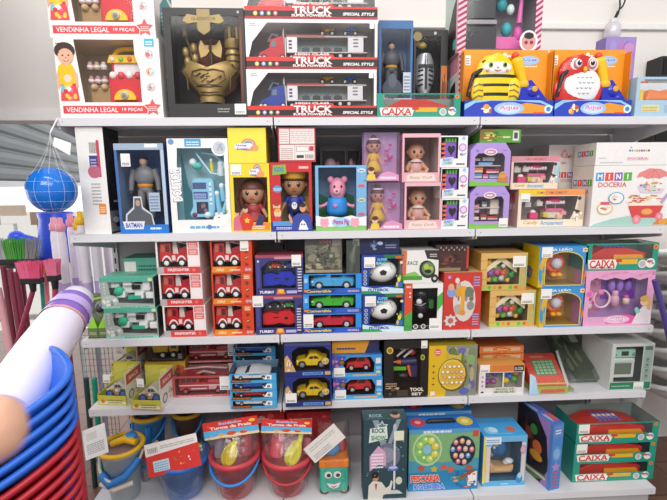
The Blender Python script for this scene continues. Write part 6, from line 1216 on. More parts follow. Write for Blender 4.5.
# --- duck lamp boxes
G = 'blue and yellow lion toy boxes'
def lionbox(k, mane):
    arch = [(.14,.06)]+[(.9,.06)]+[(.52+.38*cos(q),.62+.24*sin(q)) for q in [PI*i/12 for i in range(13)]]
    k.winbox('3f93d4', 'b98a34', arch, side='e6c822', top='4a9ad8', bot='b08a34'); f = k.F; f.p([(0,0),(.1,0),(.12,.62),(.2,.84),(.1,.86),(0,.5)],'d8b43a'); f.busy(0,.02,.12,.6,['c8a03a','7ab04a','3f93d4','e8d04a'],10,4,.6); f.busy(.92,.02,1,.6,['3a7ac0','e0803a','8ac04a','2a5a9a'],9,5,.7); f.t('CIA LEÃO',.42,.93,.07,'f4f6f8',fit=.5,bold=.03); f.r(.88,.86,.98,.96,'e8d8a0'); f.busy(.88,.86,.98,.96,['d8503a','4a4a4a'],4,3,.5)
    n = len(arch)
    for i in range(n):
        a, b = arch[i], arch[(i+1) % n]
        d_ = V((b[0]-a[0], (b[1]-a[1]), 0)); nn = V((d_.y, -d_.x, 0)); nn = nn.normalized()*.022 if nn.length else nn
        f.p([a, b, (b[0]+nn.x, b[1]+nn.y), (a[0]+nn.x, a[1]+nn.y)], 'e6c63a'); f.k -= .00005
    l = k.L; l.r(0,0,1,1,'e3c81e'); l.t('CIA LEÃO',.55,.72,.1,'c8a83a',fit=.5); l.e(.45,.3,.2,.16,'4a8ad0'); l.busy(.2,.15,.7,.45,['3a6ab0','e8903a','d84a3a','e8e0a0'],8,4,.4)
    k.done(); t = MB(); cx = k.X(.47); cz = k.Z(.55); y = .042
    for i in range(13): a = 2*PI*i/13; t.ell((cx+.031*cos(a),y+.012,cz+.031*sin(a)),(.0125,.010,.0125),mane,10)
    t.ell((cx,y+.014,cz),(.03,.01,.03),mane,16); o = t.build('toy_lion', k.root)
    t = MB(); t.ell((cx+.004,y+.002,cz-.002),(.022,.018,.023),'d4d5e0',18); t.build('face', o)
    for s in (-1,1):
        t = MB(); t.ell((cx+s*.012+.003,y-.006,cz-.048),(.0125,.011,.010),'f0a01d',12); t.build('foot', o)
    t = MB(); t.ell((cx+.006,y+.02,cz-.048),(.024,.014,.02),'d8602a',12); t.build('body', o)
k = K('lion_toy_box', 'blue and yellow arched window box with orange lion, lower of the two', 'toy box', (540, 584, 287.5, 326.5), H3, .012, .13, G); lionbox(k, 'e07a4a'); k.sticker(.0,.72,.24,.97); lb_ = k
k = K('lion_toy_box', 'blue and yellow arched window box with orange lion, upper of the two', 'toy box', (541, 585, 247, 287), H3+lb_.h+.001, .012, .13, G, size=(lb_.w*1.08, lb_.h)); lionbox(k, 'e8622a'); k.sticker(.04,.74,.26,.99)
k = K('toy_box', 'yellow box standing behind the farm house and lion boxes', 'toy box', (523, 541, 247, 287), H3, .2, .12); k.carton('b9a03a','a08a34'); k.done()
# --- beauty set and till
k = K('beauty_set_box', 'pink window box with toy hair dryer and stethoscope beauty set', 'toy box', (583.5, 653, 270.5, 326), H3, .012, .07)
k.winbox('e6a4cc', '9a6ab4', [(.08,.16),(.78,.16),(.86,.3),(.9,.5),(.9,.86),(.78,.82),(.66,.87),(.55,.83),(.42,.87),(.3,.83),(.16,.87),(.08,.82)], side='d894c0', top='eab4d4'); f = k.F
f.e(.08,.58,.065,None,'e88ac0'); f.e(.08,.58,.045,None,'d86aa8'); f.p([(.34,.03),(.78,.03),(.82,.14),(.66,.2),(.36,.18)],'e85aa4'); f.e(.5,.11,.19,.075,'f2c4de'); f.t('Beauty',.5,.115,.09,'f8f0f6',fit=.28,it=.2,bold=.03,out='d84a9a'); f.p([(.72,.02),(.78,.2),(.86,.34),(.98,.34),(1,.02)],'eadfe6'); f.e(.88,.42,.06,.075,'eec4a8'); f.e(.885,.48,.075,.06,'d8b05a'); f.p([(.93,.5),(.98,.4),(.97,.26),(.92,.3)],'d8b05a'); f.p([(.78,.2),(.74,.3),(.78,.34),(.84,.24)],'8ac8c0'); f.busy(.02,.88,.98,.98,['e0a0c8','ecc0dc','d88ab8'],14,3,.2); f.r(.95,.9,.99,.97,'c884b4')
k.B.p([(.08,.14),(.4,.14),(.4,.88),(.08,.88)],'d890b8'); k.B.p([(.4,.4),(.92,.4),(.92,.88),(.4,.88)],'8a4ec0')
k.done(); pk = M('ee86b8', .3)
t = MB(); t.tube([(k.X(.14),.04,k.Z(.45)),(k.X(.13),.04,k.Z(.68)),(k.X(.18),.04,k.Z(.8)),(k.X(.26),.04,k.Z(.78))],[.007,.007,.008,.008],pk,10); t.ell((k.X(.26),.04,k.Z(.77)),(.01,.01,.012),pk,10); t.build('hair_dryer', k.root)
t = MB(); cx, cz = k.X(.36), k.Z(.44); t.tube([(cx+.034*cos(a),.04,cz+.036*sin(a)) for a in [2*PI*i/20 for i in range(20)]],.0042,'f2d4e4',8,True); t.tube([(cx-.034,.035,cz-.01),(cx-.05,.035,cz-.03),(cx-.04,.035,cz+.03)],.004,pk,8); t.lathe((cx-.012,.03,cz+.03),[(0,-.004),(.011,-.004),(.013,.004)],pk,14,'y'); t.build('stethoscope', k.root)
for a, v, r_, h_, cc in ((.16,.26,.016,.03,'e2c8cc'),(.55,.3,.016,.055,'d8a4bc'),(.72,.34,.013,.03,'e8cfc0')):
    t = MB(); t.lathe((k.X(a),.04,k.Z(v)),[(0,0),(r_,0),(r_,h_*.75),(r_*.6,h_*.85),(r_*.6,h_),(0,h_)],cc,14); t.lathe((k.X(a),.04,k.Z(v)),[(r_*.65,h_*.84),(r_*.75,h_*.9),(r_*.75,h_*1.2),(0,h_*1.22)],'e0a8c4' if a < .7 else 'e05a9a',14); t.build('toy_bottle', k.root)
for a in (.5,.62,.74):
    t = MB(); t.ell((k.X(a),.045,k.Z(.68)),(.014,.014,.026),'a070d4',12); t.build('purple_clip', k.root)
bs = k
k = till_box('teal till set box lying on top of the pink beauty set', (586, 658, 243.5, 270), H3+bs.h+.001, .012, .11, None); k.done(); till_toy(k, .3, k.h*.5)
# ================================================================ fourth shelf
G = 'racing car display boxes'
def raceto(k):
    w, h, d = k.w, k.h, k.d; mb = MB(); yl = 'c9c83a'; t_ = .002
    mb.box(-w/2,0,0,w/2,t_,h*.3,'c4bd44'); mb.box(-w/2,d-t_,0,w/2,d,h,yl); mb.box(-w/2,t_,0,w/2,d-t_,t_,'b0a838'); mb.box(-w/2,t_,t_,-w/2+t_,d-t_,h*.34,yl)
    mb.prism([(w/2-t_,0),(w/2,0),(w/2,h),(w/2-t_,h)], 0, d-t_, 'd8d4a0', 'e6e1d2'); k.faces(mb)
    f = k.F; f.h = h*.3; f.r(.05,.1,.95,.4,'ded9b8'); f.e(.18,.4,.2,None,'c8742a'); f.lines(.35,.2,.85,.7,2,'8a8a4a',3); f.h = h
    r = k.R; r.r(0,0,1,1,'e8e3da'); r.p([(.05,.62),(.95,.62),(.95,.95),(.05,.95)],'c85a4a'); r.t('RACE',.5,.78,.12,'f2e6dc',fit=.6,bold=.03,it=.2); r.e(.3,.25,.16,None,'8a8a88'); r.e(.3,.25,.1,None,'d8d4d0'); r.busy(.45,.1,.95,.5,['b8b4a8','8a8a80','d8c8a0','c8b060'],9,3,.4)
    B = F(mb,(-w/2,d-t_-.0004,0),(1,0,0),(0,0,1),w,h); B.p([(.04,.6),(.5,.75),(.5,.95),(.04,.95)],'d8d25a'); B.busy(.5,.5,.95,.95,['b8a83a','e0d86a','a89a34'],6,4,.5)
    mb.build('display_tray', k.root)
    o = car(k.root, -w*.38, d*.3, .012, w*.74, h*.5, d*.45, 'b9b3a8', SPORT, hub='3a6ac8')
    t = MB(); ff = F(t,(-w*.38,d*.3-.0012,.012),(1,0,0),(0,0,1),w*.74,h*.5); ff.p([(.3,.35),(.6,.35),(.55,.62),(.3,.6)],'c8843a'); ff.p([(.65,.35),(.9,.3),(.85,.6),(.66,.6)],'4a4a6a'); ff.e(.5,.5,.1,None,'e8e0c8'); t.build('racing_stripe', o)
    g = MB(); z1 = h*.96; g.f([(-w/2,.001,h*.3),(w/2-t_,.001,h*.3),(w/2-t_,d*.5,z1),(-w/2,d*.5,z1)], PANE); g.build('window', k.root)
k = K('racing_car_box', 'yellow green racing car tray with white tag, front right one on the shelf end', 'toy box', (129, 161, 378, 409), H4, -.015, .12, G, rz=-.12); raceto(k); k.sticker(.26,.72,.5,.98); ra = k
def raceat(label, px, base, Y):
    x = P((px[0]+px[1])/2, (px[2]+px[3])/2, Y).x; r = dup(ra.root, (x, Y, base+.0006), label); return r
raceat('yellow green racing car tray with white tag, front left one on the shelf end', (97, 126, 377, 407), H4, .03)
st = MB(); q0 = P(101, 380, .20)
k = K('racing_car_box', 'racing car tray lying under the raised tray at the back', 'toy box', (108, 144, 376, 396), H4, .175, .14, G); k.carton('b8b23c','d8d4c8'); k.done()
raceat('yellow green racing car tray raised on a box behind the front pair', (109, 139, 349, 376), H4+k.h+.001, .185)
# dump truck boxes
k = K('dump_truck_box', 'yellow toy dump truck box lying under the truck beside the racing trays', 'toy box', (146, 186, 362, 392), H4, .165, .14, 'dump truck boxes')
k.carton('c9a233','b08a2c', top='c8a238'); k.F.r(0,0,1,.35,'8a3a2a'); k.F.p([(.7,.4),(.98,.4),(.98,.8),(.8,.9)],'c8503a'); k.F.busy(.05,.3,.7,.9,['d8b03a','5a4a34','8a7a50','c9922a'],14,3,.3); k.done(); kd = k
k = K('dump_truck_box', 'black window box with yellow dump truck on the top of its pile', 'toy box', (147, 183, 345, 362), H4+kd.h+.001, .17, .12, 'dump truck boxes')
k.winbox('2a2520', '3a3428', (.03,.06,.97,.94), side='221e1a', opentop=True); k.F.r(.84,.1,.98,.5,'3a3a44'); k.F.lines(.86,.15,.96,.45,3,'b8b4ac',3); k.done()
t = MB(); yl = M('d9b52a', .35); t.box(k.X(.1),.03,k.Z(.3),k.X(.8),.07,k.Z(.42),'2a2a28'); t.prism([(k.X(.12),k.Z(.42)),(k.X(.06),k.Z(.9)),(k.X(.55),k.Z(.9)),(k.X(.5),k.Z(.42))],.025,.075,yl); t.box(k.X(.56),.03,k.Z(.42),k.X(.8),.07,k.Z(.9),yl); t.box(k.X(.6),.0295,k.Z(.6),k.X(.76),.03,k.Z(.84),'4a4a44'); o = t.build('dump_truck', k.root, bev=.002); wheels(o,[(k.X(.38),.024,k.Z(.26)),(k.X(.68),.024,k.Z(.26)),(k.X(.38),.066,k.Z(.26)),(k.X(.68),.066,k.Z(.26))],k.h*.2,.01,hub='e6e4de')
# fire engine flat boxes
G = 'fire engine bag packs'
def fengine(k):
    k.winbox('b54f50', '8f4548', (.04,.1,.96,.9), side='a84448', opentop=True, bot='8a3c40'); k.F.r(0,0,1,.1,'c4686a'); k.F.lines(.1,.02,.7,.07,1,'f0c8c4',3); k.done()
    t = MB(); x0, x1 = k.X(.08), k.X(.92); t.box(x0,.02,k.Z(.18),x1,k.d*.7,k.Z(.55),'b8383e'); t.box(x0,.02,k.Z(.55),k.X(.45),k.d*.7,k.Z(.85),'b8383e'); t.box(k.X(.6),.02,k.Z(.55),k.X(.9),k.d*.7,k.Z(.7),'c4555a')
    ff = F(t,(-k.w/2,.0195,0),(1,0,0),(0,0,1),k.w,k.h)
    for i in range(3): ff.r(.12+.1*i,.6,.2+.1*i,.8,'4a4044')
    ff.r(.08,.42,.92,.47,'e6cfca'); ff.r(.62,.25,.76,.42,'d8a8a8'); ff.lines(.3,.26,.58,.36,1,'f0dcd8',3); o = t.build('fire_engine', k.root, bev=.003)
    wheels(o,[(k.X(.2),.018,k.Z(.18)),(k.X(.78),.018,k.Z(.18))],k.h*.14,.01,hub='c8502a')
    t = MB(); t.tube([(k.X(.3),.06,k.Z(.75)),(k.X(.5),.055,k.Z(.95)),(k.X(.72),.05,k.Z(.85))],.005,'d8a8a4',8); t.tube([(k.X(.1),.09,k.Z(.9)),(k.X(.5),.09,k.Z(.98)),(k.X(.9),.09,k.Z(.9))],.004,'e0b4b0',8); t.build('ladder', o)
k = K('fire_engine_pack', 'red clear topped fire engine pack with white tag, front one', 'toy pack', (173, 229, 376, 401), H4, .075, .13, G); fengine(k); k.sticker(.84,.3,1.02,.95); kf = k
k.at('red clear topped fire engine pack lying behind the tagged one, left one', H4, loc=(k.x+.012, .2035, H4+.0006)); 
k.at('red clear topped fire engine pack resting on the rear pack', H4, loc=(k.x+.012, .2035, H4+k.h+.002))
# blue car boxes
G = 'light blue car boxes'
def bluebox(k, c):
    k.winbox('4aa9dc', '2c5a80', (.05,.2,.84,.92), side='3f9ad0', opentop=True, bot='2f4a60'); f = k.F; f.p([(.02,.04),(.44,.04),(.47,.3),(.05,.36)],'5a2a1a'); f.t('Imperial',.24,.19,.2,'e8863a',fit=.38,bold=.03,it=.2); f.p([(.72,.3),(.9,.3),(.92,.8),(.8,.85)],'eef0f2'); f.e(.83,.52,.16,None,'2a2a2e'); f.t('3',.83,.52,.2,'eee',bold=.03); f.r(.9,.1,.99,.9,'4aa9dc')
    k.done(); car(k.root, k.X(.08), .014, .006, k.w*.78, k.h*.78, k.d*.7, c)
k = K('toy_car_box', 'light blue box with white car, bottom of the front stack', 'toy box', (230.5, 277, 400, 410), H4, -.03, .13, G); bluebox(k, 'e6e6e8'); kq = k
hb_ = k.h+.001
for i, (c, lab) in enumerate((('b8282c','light blue box with red car, second from the bottom of the front stack'),('2a62c4','light blue box with blue car, third from the bottom of the front stack'),('dfe1e4','light blue box with silver car, top of the front stack'))):
    k = K('toy_car_box', lab, 'toy box', (229.5, 277.5, 390, 400), H4+hb_*(i+1), -.03, .13, G, size=(kq.w, kq.h)); bluebox(k, c)
for i in range(5):
    lab = ['light blue box with dark car, lowest of the rear stack','light blue box with dark car, second lowest of the rear stack','light blue box with red car, third from the top of the rear stack','light blue box with dark car, second from the top of the rear stack','light blue box with deep blue car, top of the rear stack'][i]
    k = K('toy_car_box', lab, 'toy box', (233, 279, 390, 400), H4+hb_*i, .15, .13, G, size=(kq.w, kq.h)); bluebox(k, ['33343a','3a3c44','b02c34','2a2c34','1f4fae'][i])
# yellow sports cars
G = 'yellow sports car boxes'
k = K('toy_car_box', 'navy window box with yellow sports car and white tag, lower of the two', 'toy box', (284, 333, 376.5, 410.5), H4, -.03, .13, G, size=(.179, .1245))
k.winbox('23307e', '1c2030', [(.16,.18),(.97,.18),(.97,.8),(.84,.95),(.3,.95),(.16,.8)], side='1c2668', top='1a2050', bot='55501c'); f = k.F; f.r(.0,0,1,.16,'1f2c74'); f.r(.38,.03,.82,.13,'6a9ad8'); f.t('CHALLENGER',.6,.08,.065,'1f2c74',fit=.38,bold=.03); f.p([(0,.15),(.24,.15),(.16,.45),(.06,.7),(0,.6)],'c9a06a'); f.busy(.0,.16,.2,.6,['d8b05a','5a4aa0','b87a4a','e8d8b0'],10,3,.4); f.e(.87,.48,.13,None,'2a3a90'); f.e(.87,.48,.11,None,'d8b82a'); f.busy(.8,.4,.94,.56,['2a2a2a','e8d04a','8a8a8a'],6,3,.5); f.r(.86,.03,.98,.14,'c8a86a')
k.B.p([(.14,.55),(.97,.55),(.97,.95),(.14,.95)],'9c8a2c'); k.done(); car(k.root, k.X(.24), .02, k.Z(.185), k.w*.68, k.h*.46, .055, 'e3bd18', hub='8a8a8e'); kc = k  # dull yellow band on the back liner paints the mirrored yellow above the car
k.at('navy window box with yellow sports car, upper of the two', H4+k.h+.001, px=(284, 333, 376.5, 410.5)); k.sticker(.0,.14,.24,.46)
# red rc cars
G = 'blue window boxes with red buggy'
k = K('toy_car_box', 'light blue window box with red buggy and white tag, lower of the two', 'toy box', (333, 382.5, 377.5, 404), H4, .012, .12, G)
k.winbox('3f8fcf', '3a1a20', [(.26,.2),(.84,.2),(.86,.6),(.78,.9),(.36,.9),(.22,.7)], side='357fc0', top='2f6ab0'); f = k.F; f.p([(0,0),(1,0),(1,.2),(.5,.12),(.2,.22),(0,.3)],'4aa4dc'); f.lines(.42,.06,.9,.14,1,'e8b04a',3,.8); f.p([(0,.3),(.22,.7),(.3,.95),(0,1)],'3f4fa8'); f.busy(.0,.35,.24,.98,['7a5aa8','3a4a9a','c87a9a','4a6ac0'],9,4,.4); f.e(.2,.68,.13,None,'4a3424'); f.e(.2,.68,.09,None,'8a6a4a'); f.r(.88,.6,.98,.85,'d8dce8'); f.e(.93,.4,.06,.08,'7ac0e8'); f.e(.93,.22,.05,.06,'c8d8a0')
k.done(); t = MB(); rd2 = M('d8343a', .3); t.prism([(k.X(.3),k.Z(.28)),(k.X(.32),k.Z(.5)),(k.X(.48),k.Z(.55)),(k.X(.56),k.Z(.82)),(k.X(.7),k.Z(.82)),(k.X(.78),k.Z(.55)),(k.X(.8),k.Z(.3))],.03,.07,rd2); t.prism([(k.X(.5),k.Z(.56)),(k.X(.57),k.Z(.76)),(k.X(.66),k.Z(.76)),(k.X(.68),k.Z(.56))],.0294,.03,'5a1a20'); o = t.build('toy_buggy', k.root, bev=.003); wheels(o,[(k.X(.4),.03,k.Z(.3)),(k.X(.7),.03,k.Z(.3)),(k.X(.4),.07,k.Z(.3)),(k.X(.7),.07,k.Z(.3))],k.h*.14,.014,hub='c9c4c4')
t = MB(); t.ell((k.X(.6),.06,k.Z(.74)),(.02,.01,.011),'e0686a',10); t.build('roof_scoop', o); k.sticker(.04,.06,.26,.45); kb2 = k
k.at('light blue window box with red buggy and white tag, upper of the two', H4+k.h+.001, px=(331.5, 382, 349, 377))
k = K('toy_box', 'orange and navy box lying on top of the red buggy boxes', 'toy box', (332, 379, 341, 349), H4+2*kb2.h+.002, .03, .13); k.carton('d8962a','2a3570', top='d08a24'); k.F.p([(.7,0),(1,0),(1,1),(.8,1)],'2a2f58'); k.F.lines(.1,.3,.5,.6,1,'2f3a80',3); k.done()
# drill set
k = K('tool_set_box', 'black window box with orange toy drill and green spirit level', 'toy box', (384, 427.5, 340.5, 402), H4, .012, .1)
k.winbox('1c191a', '2c2422', (.22,.14,.84,.86), side='141213', top='181617'); f = k.F; f.e(.13,.83,.075,.06,'d9b84a'); f.e(.13,.83,.05,.04,'8a6a2a'); f.e(.88,.7,.05,.05,'c8b83a'); f.e(.88,.7,.035,.035,'4a7a3a'); f.lines(.04,.16,.3,.28,3,'b89a7a',4); f.busy(.03,.03,.45,.2,['8a7a60','b8a078','5a4a3a'],10,3,.3); f.t('TOOL',.76,.14,.065,'e6dcc8',fit=.32,bold=.04); f.t('SET',.76,.06,.05,'e6dcc8',fit=.24,bold=.04); f.r(.3,.03,.56,.14,'4a3a2c')
k.done(); k.sticker(.84,.86,.98,.99)
t = MB(); t.tube([(k.X(.3),.04,k.Z(.56)),(k.X(.42),.04,k.Z(.56))],[.005,.011],'e2602a',12); t.tube([(k.X(.42),.04,k.Z(.56)),(k.X(.78),.04,k.Z(.57))],[.014,.016],'2a2a58',14); t.prism([(k.X(.62),k.Z(.5)),(k.X(.68),k.Z(.3)),(k.X(.8),k.Z(.3)),(k.X(.8),k.Z(.52))],.03,.05,'2a2a58'); t.prism([(k.X(.56),k.Z(.5)),(k.X(.62),k.Z(.34)),(k.X(.67),k.Z(.3)),(k.X(.62),k.Z(.52))],.028,.048,'e2602a'); t.cyl((k.X(.2),.04,k.Z(.56)),(k.X(.3),.04,k.Z(.56)),.003,.003,'c9c4c0',8); t.build('toy_drill', k.root)
t = MB(); t.box(k.X(.18),.035,k.Z(.41),k.X(.56),.05,k.Z(.47),'5fae2a'); t.build('spirit_level', k.root, bev=.002)
for i, (a, v) in enumerate(((.34,.66),(.5,.64))):
    t = MB(); t.tube([(k.X(a),.04,k.Z(v)),(k.X(a+.2),.04,k.Z(v+.13))],[.004,.006],'cfcac8',8); t.build('toy_spanner', k.root)
for a in (.44,.58):
    t = MB(); t.lathe((k.X(a),.04,k.Z(.81)),[(0,-.004),(.008,-.003),(.009,.006)],'b8a8a8',12,'y'); t.build('toy_bolt', k.root)
t = MB(); t.ell((k.X(.5),.05,k.Z(.3)),(.03,.02,.016),'1a1a1c',12); t.ell((k.X(.7),.05,k.Z(.72)),(.018,.012,.016),'b03a30',10); t.build('toy_goggles', k.root)
# pineapple fishing game
k = K('fishing_game_box', 'yellow box with round pineapple shaped fishing game printed on it', 'toy box', (428.5, 476.5, 345.5, 399), H4, .012, .07)
k.carton('d6b428','c09a2a', top='b8a030'); f = k.F; f.p([(.35,.0),(1,0),(1,1),(.3,1),(.5,.7)],'8a8a7c'); f.busy(.4,.02,1,1,['9a9a90','7a8a6a','6a6a9a','b0a878','5a6a4a'],40,3,.3); f.p([(.0,.0),(.36,0),(.3,.5),(.36,1),(0,1)],'dcb422'); f.p([(.5,.98),(.62,.78),(.74,.9),(.7,.72),(.9,.72),(.72,.62),(.5,.66),(.4,.82)],'6a7a3a'); f.p([(.36,.84),(.6,.8),(.68,.9),(.66,.66),(.42,.66)],'c8b04a'); f.e(.5,.42,.31,.33,'6a5a34'); f.e(.49,.43,.28,.3,'e2c44a'); f.e(.49,.43,.25,.27,'d8b23a')
rr = random.Random(4)
for i in range(5):
    for j in range(4):
        u = .3+.095*i+(.04 if j % 2 else 0); v = .27+.105*j
        if (u-.49)**2/.06+(v-.43)**2/.07 < 1: f.e(u,v,.034,None,'a8742a'); f.e(u,v+.004,.026,None,rr.choice(['f0ece4','f0ece4','e8a89a','e6d0b0']))
f.e(.18,.88,.06,.07,'d85a6a'); f.lines(.13,.85,.23,.92,2,'f4dcd4',3); f.e(.75,.1,.1,.07,'5a6ab0'); f.e(.86,.72,.09,.1,'8aa86a'); f.e(.68,.9,.08,.05,'6a6ab0'); f.r(.04,.03,.14,.11,'ece4d8')
for v in (.2,.32,.44,.56): f.star(.1,v+.05,.025,'5a4a2a',4)
k.done()
# dough and orange boxes
k = K('play_dough_box', 'white window box of coloured play dough in front of the orange boxes', 'toy box', (479, 524, 365, 398), H4, .012, .07)
k.winbox('e6e1dc', 'b8b0a8', [(.14,.22),(.96,.22),(.96,.74),(.14,.74)], side='dcd7d2', top='e0a050', bot='c8c0b8'); f = k.F; f.r(0,.76,1,1,'e08a42'); f.r(.28,.78,.76,.98,'d87a3a'); f.r(.76,.76,.98,.97,'3a3a34'); f.t('12 COR',.87,.86,.1,'e8e6dc',fit=.18,bold=.02); f.p([(.3,.04),(.85,.04),(.8,.24),(.34,.24)],'d8d6cc'); f.t('MASSA DE',.58,.18,.055,'7a8a5a',fit=.4,bold=.03); f.t('MODELAR',.58,.085,.085,'7a8a4a',fit=.46,bold=.04); f.r(.05,.06,.11,.11,'333'); f.r(.52,.22,.55,.74,'e6e1dc')
for v in (.3,.45,.6): f.e(.075,v,.04,None,'c88ac0')
k.done()
for u, v, cc, r_ in ((.24,.34,'8a4a9a',.013),(.38,.34,'a0568a',.014),(.24,.58,'5a6aa8',.012),(.4,.6,'4a5a9a',.013),(.64,.62,'2f62c0',.015),(.74,.5,'3f6ad0',.013),(.66,.36,'d8c02a',.016),(.84,.4,'4fae3a',.014),(.88,.6,'d8802a',.012)):
    t = MB(); t.ell((k.X(u),.03,k.Z(v)),(r_,.014,r_*.85),cc,12); t.build('dough_lump', k.root)
k.sticker(.01,.76,.22,1.02)
G = 'orange printed flat boxes'
k = K('flat_box', 'orange printed flat box, bottom of the pile behind the play dough', 'toy box', (478.5, 522, 376, 387), H4, .1, .17, G, size=None)
k.h = .034; k.carton('d9793a','c96a30'); f = k.F; f.busy(0,.05,1,.95,['e08a48','c8662c','d8a060','b85a34'],26,3,.25); f.r(.08,.3,.3,.75,'d8b890'); f.r(.7,.3,.92,.75,'d8b48c'); f.lines(.4,.4,.62,.6,1,'f0d0a8',3); f.r(0,.92,1,1,'a8502c'); k.done()
for i, nm in enumerate(('second from the bottom', 'middle one', 'second from the top', 'topmost')): k.at('orange printed flat box, %s of the pile behind the play dough' % nm, H4, loc=(k.x-.002*(i % 2), .1, H4+.0006+.0348*(i+1)))
# toy tablet till in a bag
k = K('toy_till_pack', 'bagged red and green toy till with keypad sloping on the shelf', 'toy pack', (531, 577, 355, 400), H4, .012, .17)
w = k.w; h = .075; d = k.d; t = MB(); t.prism([(-w*.46,0),(-w*.46,.012),(w*.46,.012),(w*.46,0)], .0, d, '8a9a50'); 
t.build('tray', k.root)
t = MB(); k0 = MB(); A = [(-w*.42,.004,.03),(w*.3,.004,.03),(w*.36,d*.8,h*1.5),(-w*.36,d*.8,h*1.5)]
t.f(A,'d8432c'); t.f([(-w*.42,.004,.03),(w*.3,.004,.03),(w*.3,.006,.012),(-w*.42,.006,.012)],'c8382a'); t.f([A[1],A[2],(w*.36,d*.8,.012),(w*.3,.006,.012)],'a8c02e'); t.f([A[3],A[0],(-w*.42,.006,.012),(-w*.36,d*.8,.012)],'c8382a'); t.f([A[2],A[3],(-w*.36,d*.8,.012),(w*.36,d*.8,.012)],'b8342a')
o = t.build('toy_till', k.root)
ux = V((1,0,0)); uz = (V(A[3])+V(A[2])-V(A[0])-V(A[1])).normalized(); L_ = ((V(A[3])+V(A[2])-V(A[0])-V(A[1]))/2).length
t = MB(); ff = F(t, V((-w*.39,.004,.03)), ux, uz, w*.7, L_); ff.k = .001; ff.r(.16,.3,.86,.78,'5a7a4a')
for i in range(5):
    for j in range(5): ff.r(.2+.13*i,.33+.088*j,.30+.13*i,.395+.088*j,'9ac8a4')
ff.lines(.15,.86,.6,.93,1,'f0b090',3); ff.r(.02,.02,.98,.06,'b8c83a'); t.build('keypad', o)
t = MB(); t.box(-w*.36,-.012,.002,w*.28,.004,.026,'a8c038'); t.box(-w*.3,-.013,.006,w*.22,-.011,.022,'d85a3a'); t.build('cash_drawer', o)
t = MB(); t.f([(-w*.55,-.014,.001),(-w*.35,-.016,.001),(-w*.4,.0,.07),(-w*.5,.01,.08)],'a9cbe0'); t.f([(w*.34,.0,.002),(w*.5,.04,.002),(w*.5,d*.85,h*1.6),(w*.42,d*.8,h*1.6)],'e0ddd4'); t.build('card', k.root)
g = MB(); g.grid([[(-w*.49,-.02,.001),(0,-.024,.001),(w*.47,-.02,.001)],[(-w*.49,-.008,.05),(0,-.014,.055),(w*.47,-.008,.05)],[(-w*.46,d*.84,h*1.7),(0,d*.84,h*1.72),(w*.46,d*.84,h*1.7)],[(-w*.46,d*.9,.02),(0,d*.9,.02),(w*.46,d*.9,.02)]], FILM); g.build('film', k.root)
# doctor blister
k = K('tool_blister', 'smoky green clear blister of grey toy instruments leaning at the back', 'toy pack', (569, 600, 345, 392), H4, .085, .2)
w = k.w; h = .165; d = .2; t = MB(); A = [(-w*.48,.0,.004),(w*.5,.0,.004),(w*.15,d,h),(-w*.6,d,h)]
t.f(A,'4d5a48'); t.f([(p[0],p[1]+.003,p[2]-.003) for p in A],'4d5a48'); ff = F(t,V(A[0]),V((1,0,0)),(V(A[3])-V(A[0])).normalized(),w*.95,(V(A[3])-V(A[0])).length); t.build('card', k.root)
uz = (V(A[3])-V(A[0])); LL = uz.length; uz = uz.normalized(); nn = V((1,0,0)).cross(uz).normalized()
def on(u, v, o=.012): return V(A[0])+(V(A[1])-V(A[0]))*u+(V(A[3])-V(A[0]))*v+nn*o
t = MB(); t.tube([on(.3,.9),on(.2,.75),on(.3,.62),on(.45,.7),on(.42,.5),on(.5,.25)],.006,'9aa08e',8); t.lathe(tuple(on(.3,.84)),[(0,-.01),(.015,-.008),(.017,.004)],'a9ae9c',14,'y'); t.build('toy_stethoscope', k.root)
for a, b in ((.7,.85),(.72,.45),(.3,.3)):
    t = MB(); t.tube([on(a,b-.12),on(a-.05,b),on(a,b+.1)],[.008,.012,.006],'8a917e',10); t.build('toy_instrument', k.root)
g = MB(); B_ = [tuple(V(p)+nn*.03) for p in A]; g.f(B_, SMOKE)
for i in range(4): g.f([A[i],A[(i+1)%4],B_[(i+1)%4],B_[i]], SMOKE)
g.build('blister', k.root)
t = MB(); ff = F(t, V(B_[0]), V((1,0,0)), uz, w*.95, LL); ff.k = .001; ff.r(.66,.68,.9,.9,'a8ac9c'); t.build('price_tag', k.root)
# toy oven
k = K('toy_oven_box', 'white box with mint green toy oven in its window at the shelf end', 'toy box', (610.5, 652.5, 344, 393), H4, .012, .19)
k.winbox('c3c8c4', '66807a', (.09,.18,.74,.94), side='d4d6d3', top='c8cbc8'); f = k.F; f.r(.02,.02,.98,.17,'2f7f5c'); f.lines(.06,.08,.5,.12,1,'a8d0bc',3); f.r(.76,.18,.97,.95,'9ab0a6'); f.r(.78,.86,.95,.94,'5a6a64')
for v in (.3,.42,.54,.66): f.e(.86,v,.035,None,'6a7f76'); f.lines(.8,v-.06,.92,v-.04,1,'5f746c',2)
k.done(); k.sticker(.58,.03,.82,.17)
t = MB(); mg = M('a9d8c4', .35); t.box(k.X(.12),.03,k.Z(.2),k.X(.7),.11,k.Z(.62),'dfe6e2'); t.box(k.X(.12),.03,k.Z(.64),k.X(.7),.11,k.Z(.82),mg); o = t.build('toy_oven', k.root, bev=.003)
t = MB(); t.box(k.X(.18),.028,k.Z(.28),k.X(.62),.03,k.Z(.52),'6f7a6a'); t.build('oven_window', o)
t = MB(); t.box(k.X(.36),.027,k.Z(.69),k.X(.52),.03,k.Z(.78),'1f3a34'); t.build('display', o)
for a in (.2,.64):
    t = MB(); t.lathe((k.X(a),.029,k.Z(.72)),[(0,-.006),(.005,-.006),(.006,.0)],'6ab09a',12,'y'); t.build('knob', o)
t = MB(); t.tube([(k.X(.16),.022,k.Z(.57)),(k.X(.66),.022,k.Z(.57))],.002,'c9d4ce',6); t.build('handle', o)
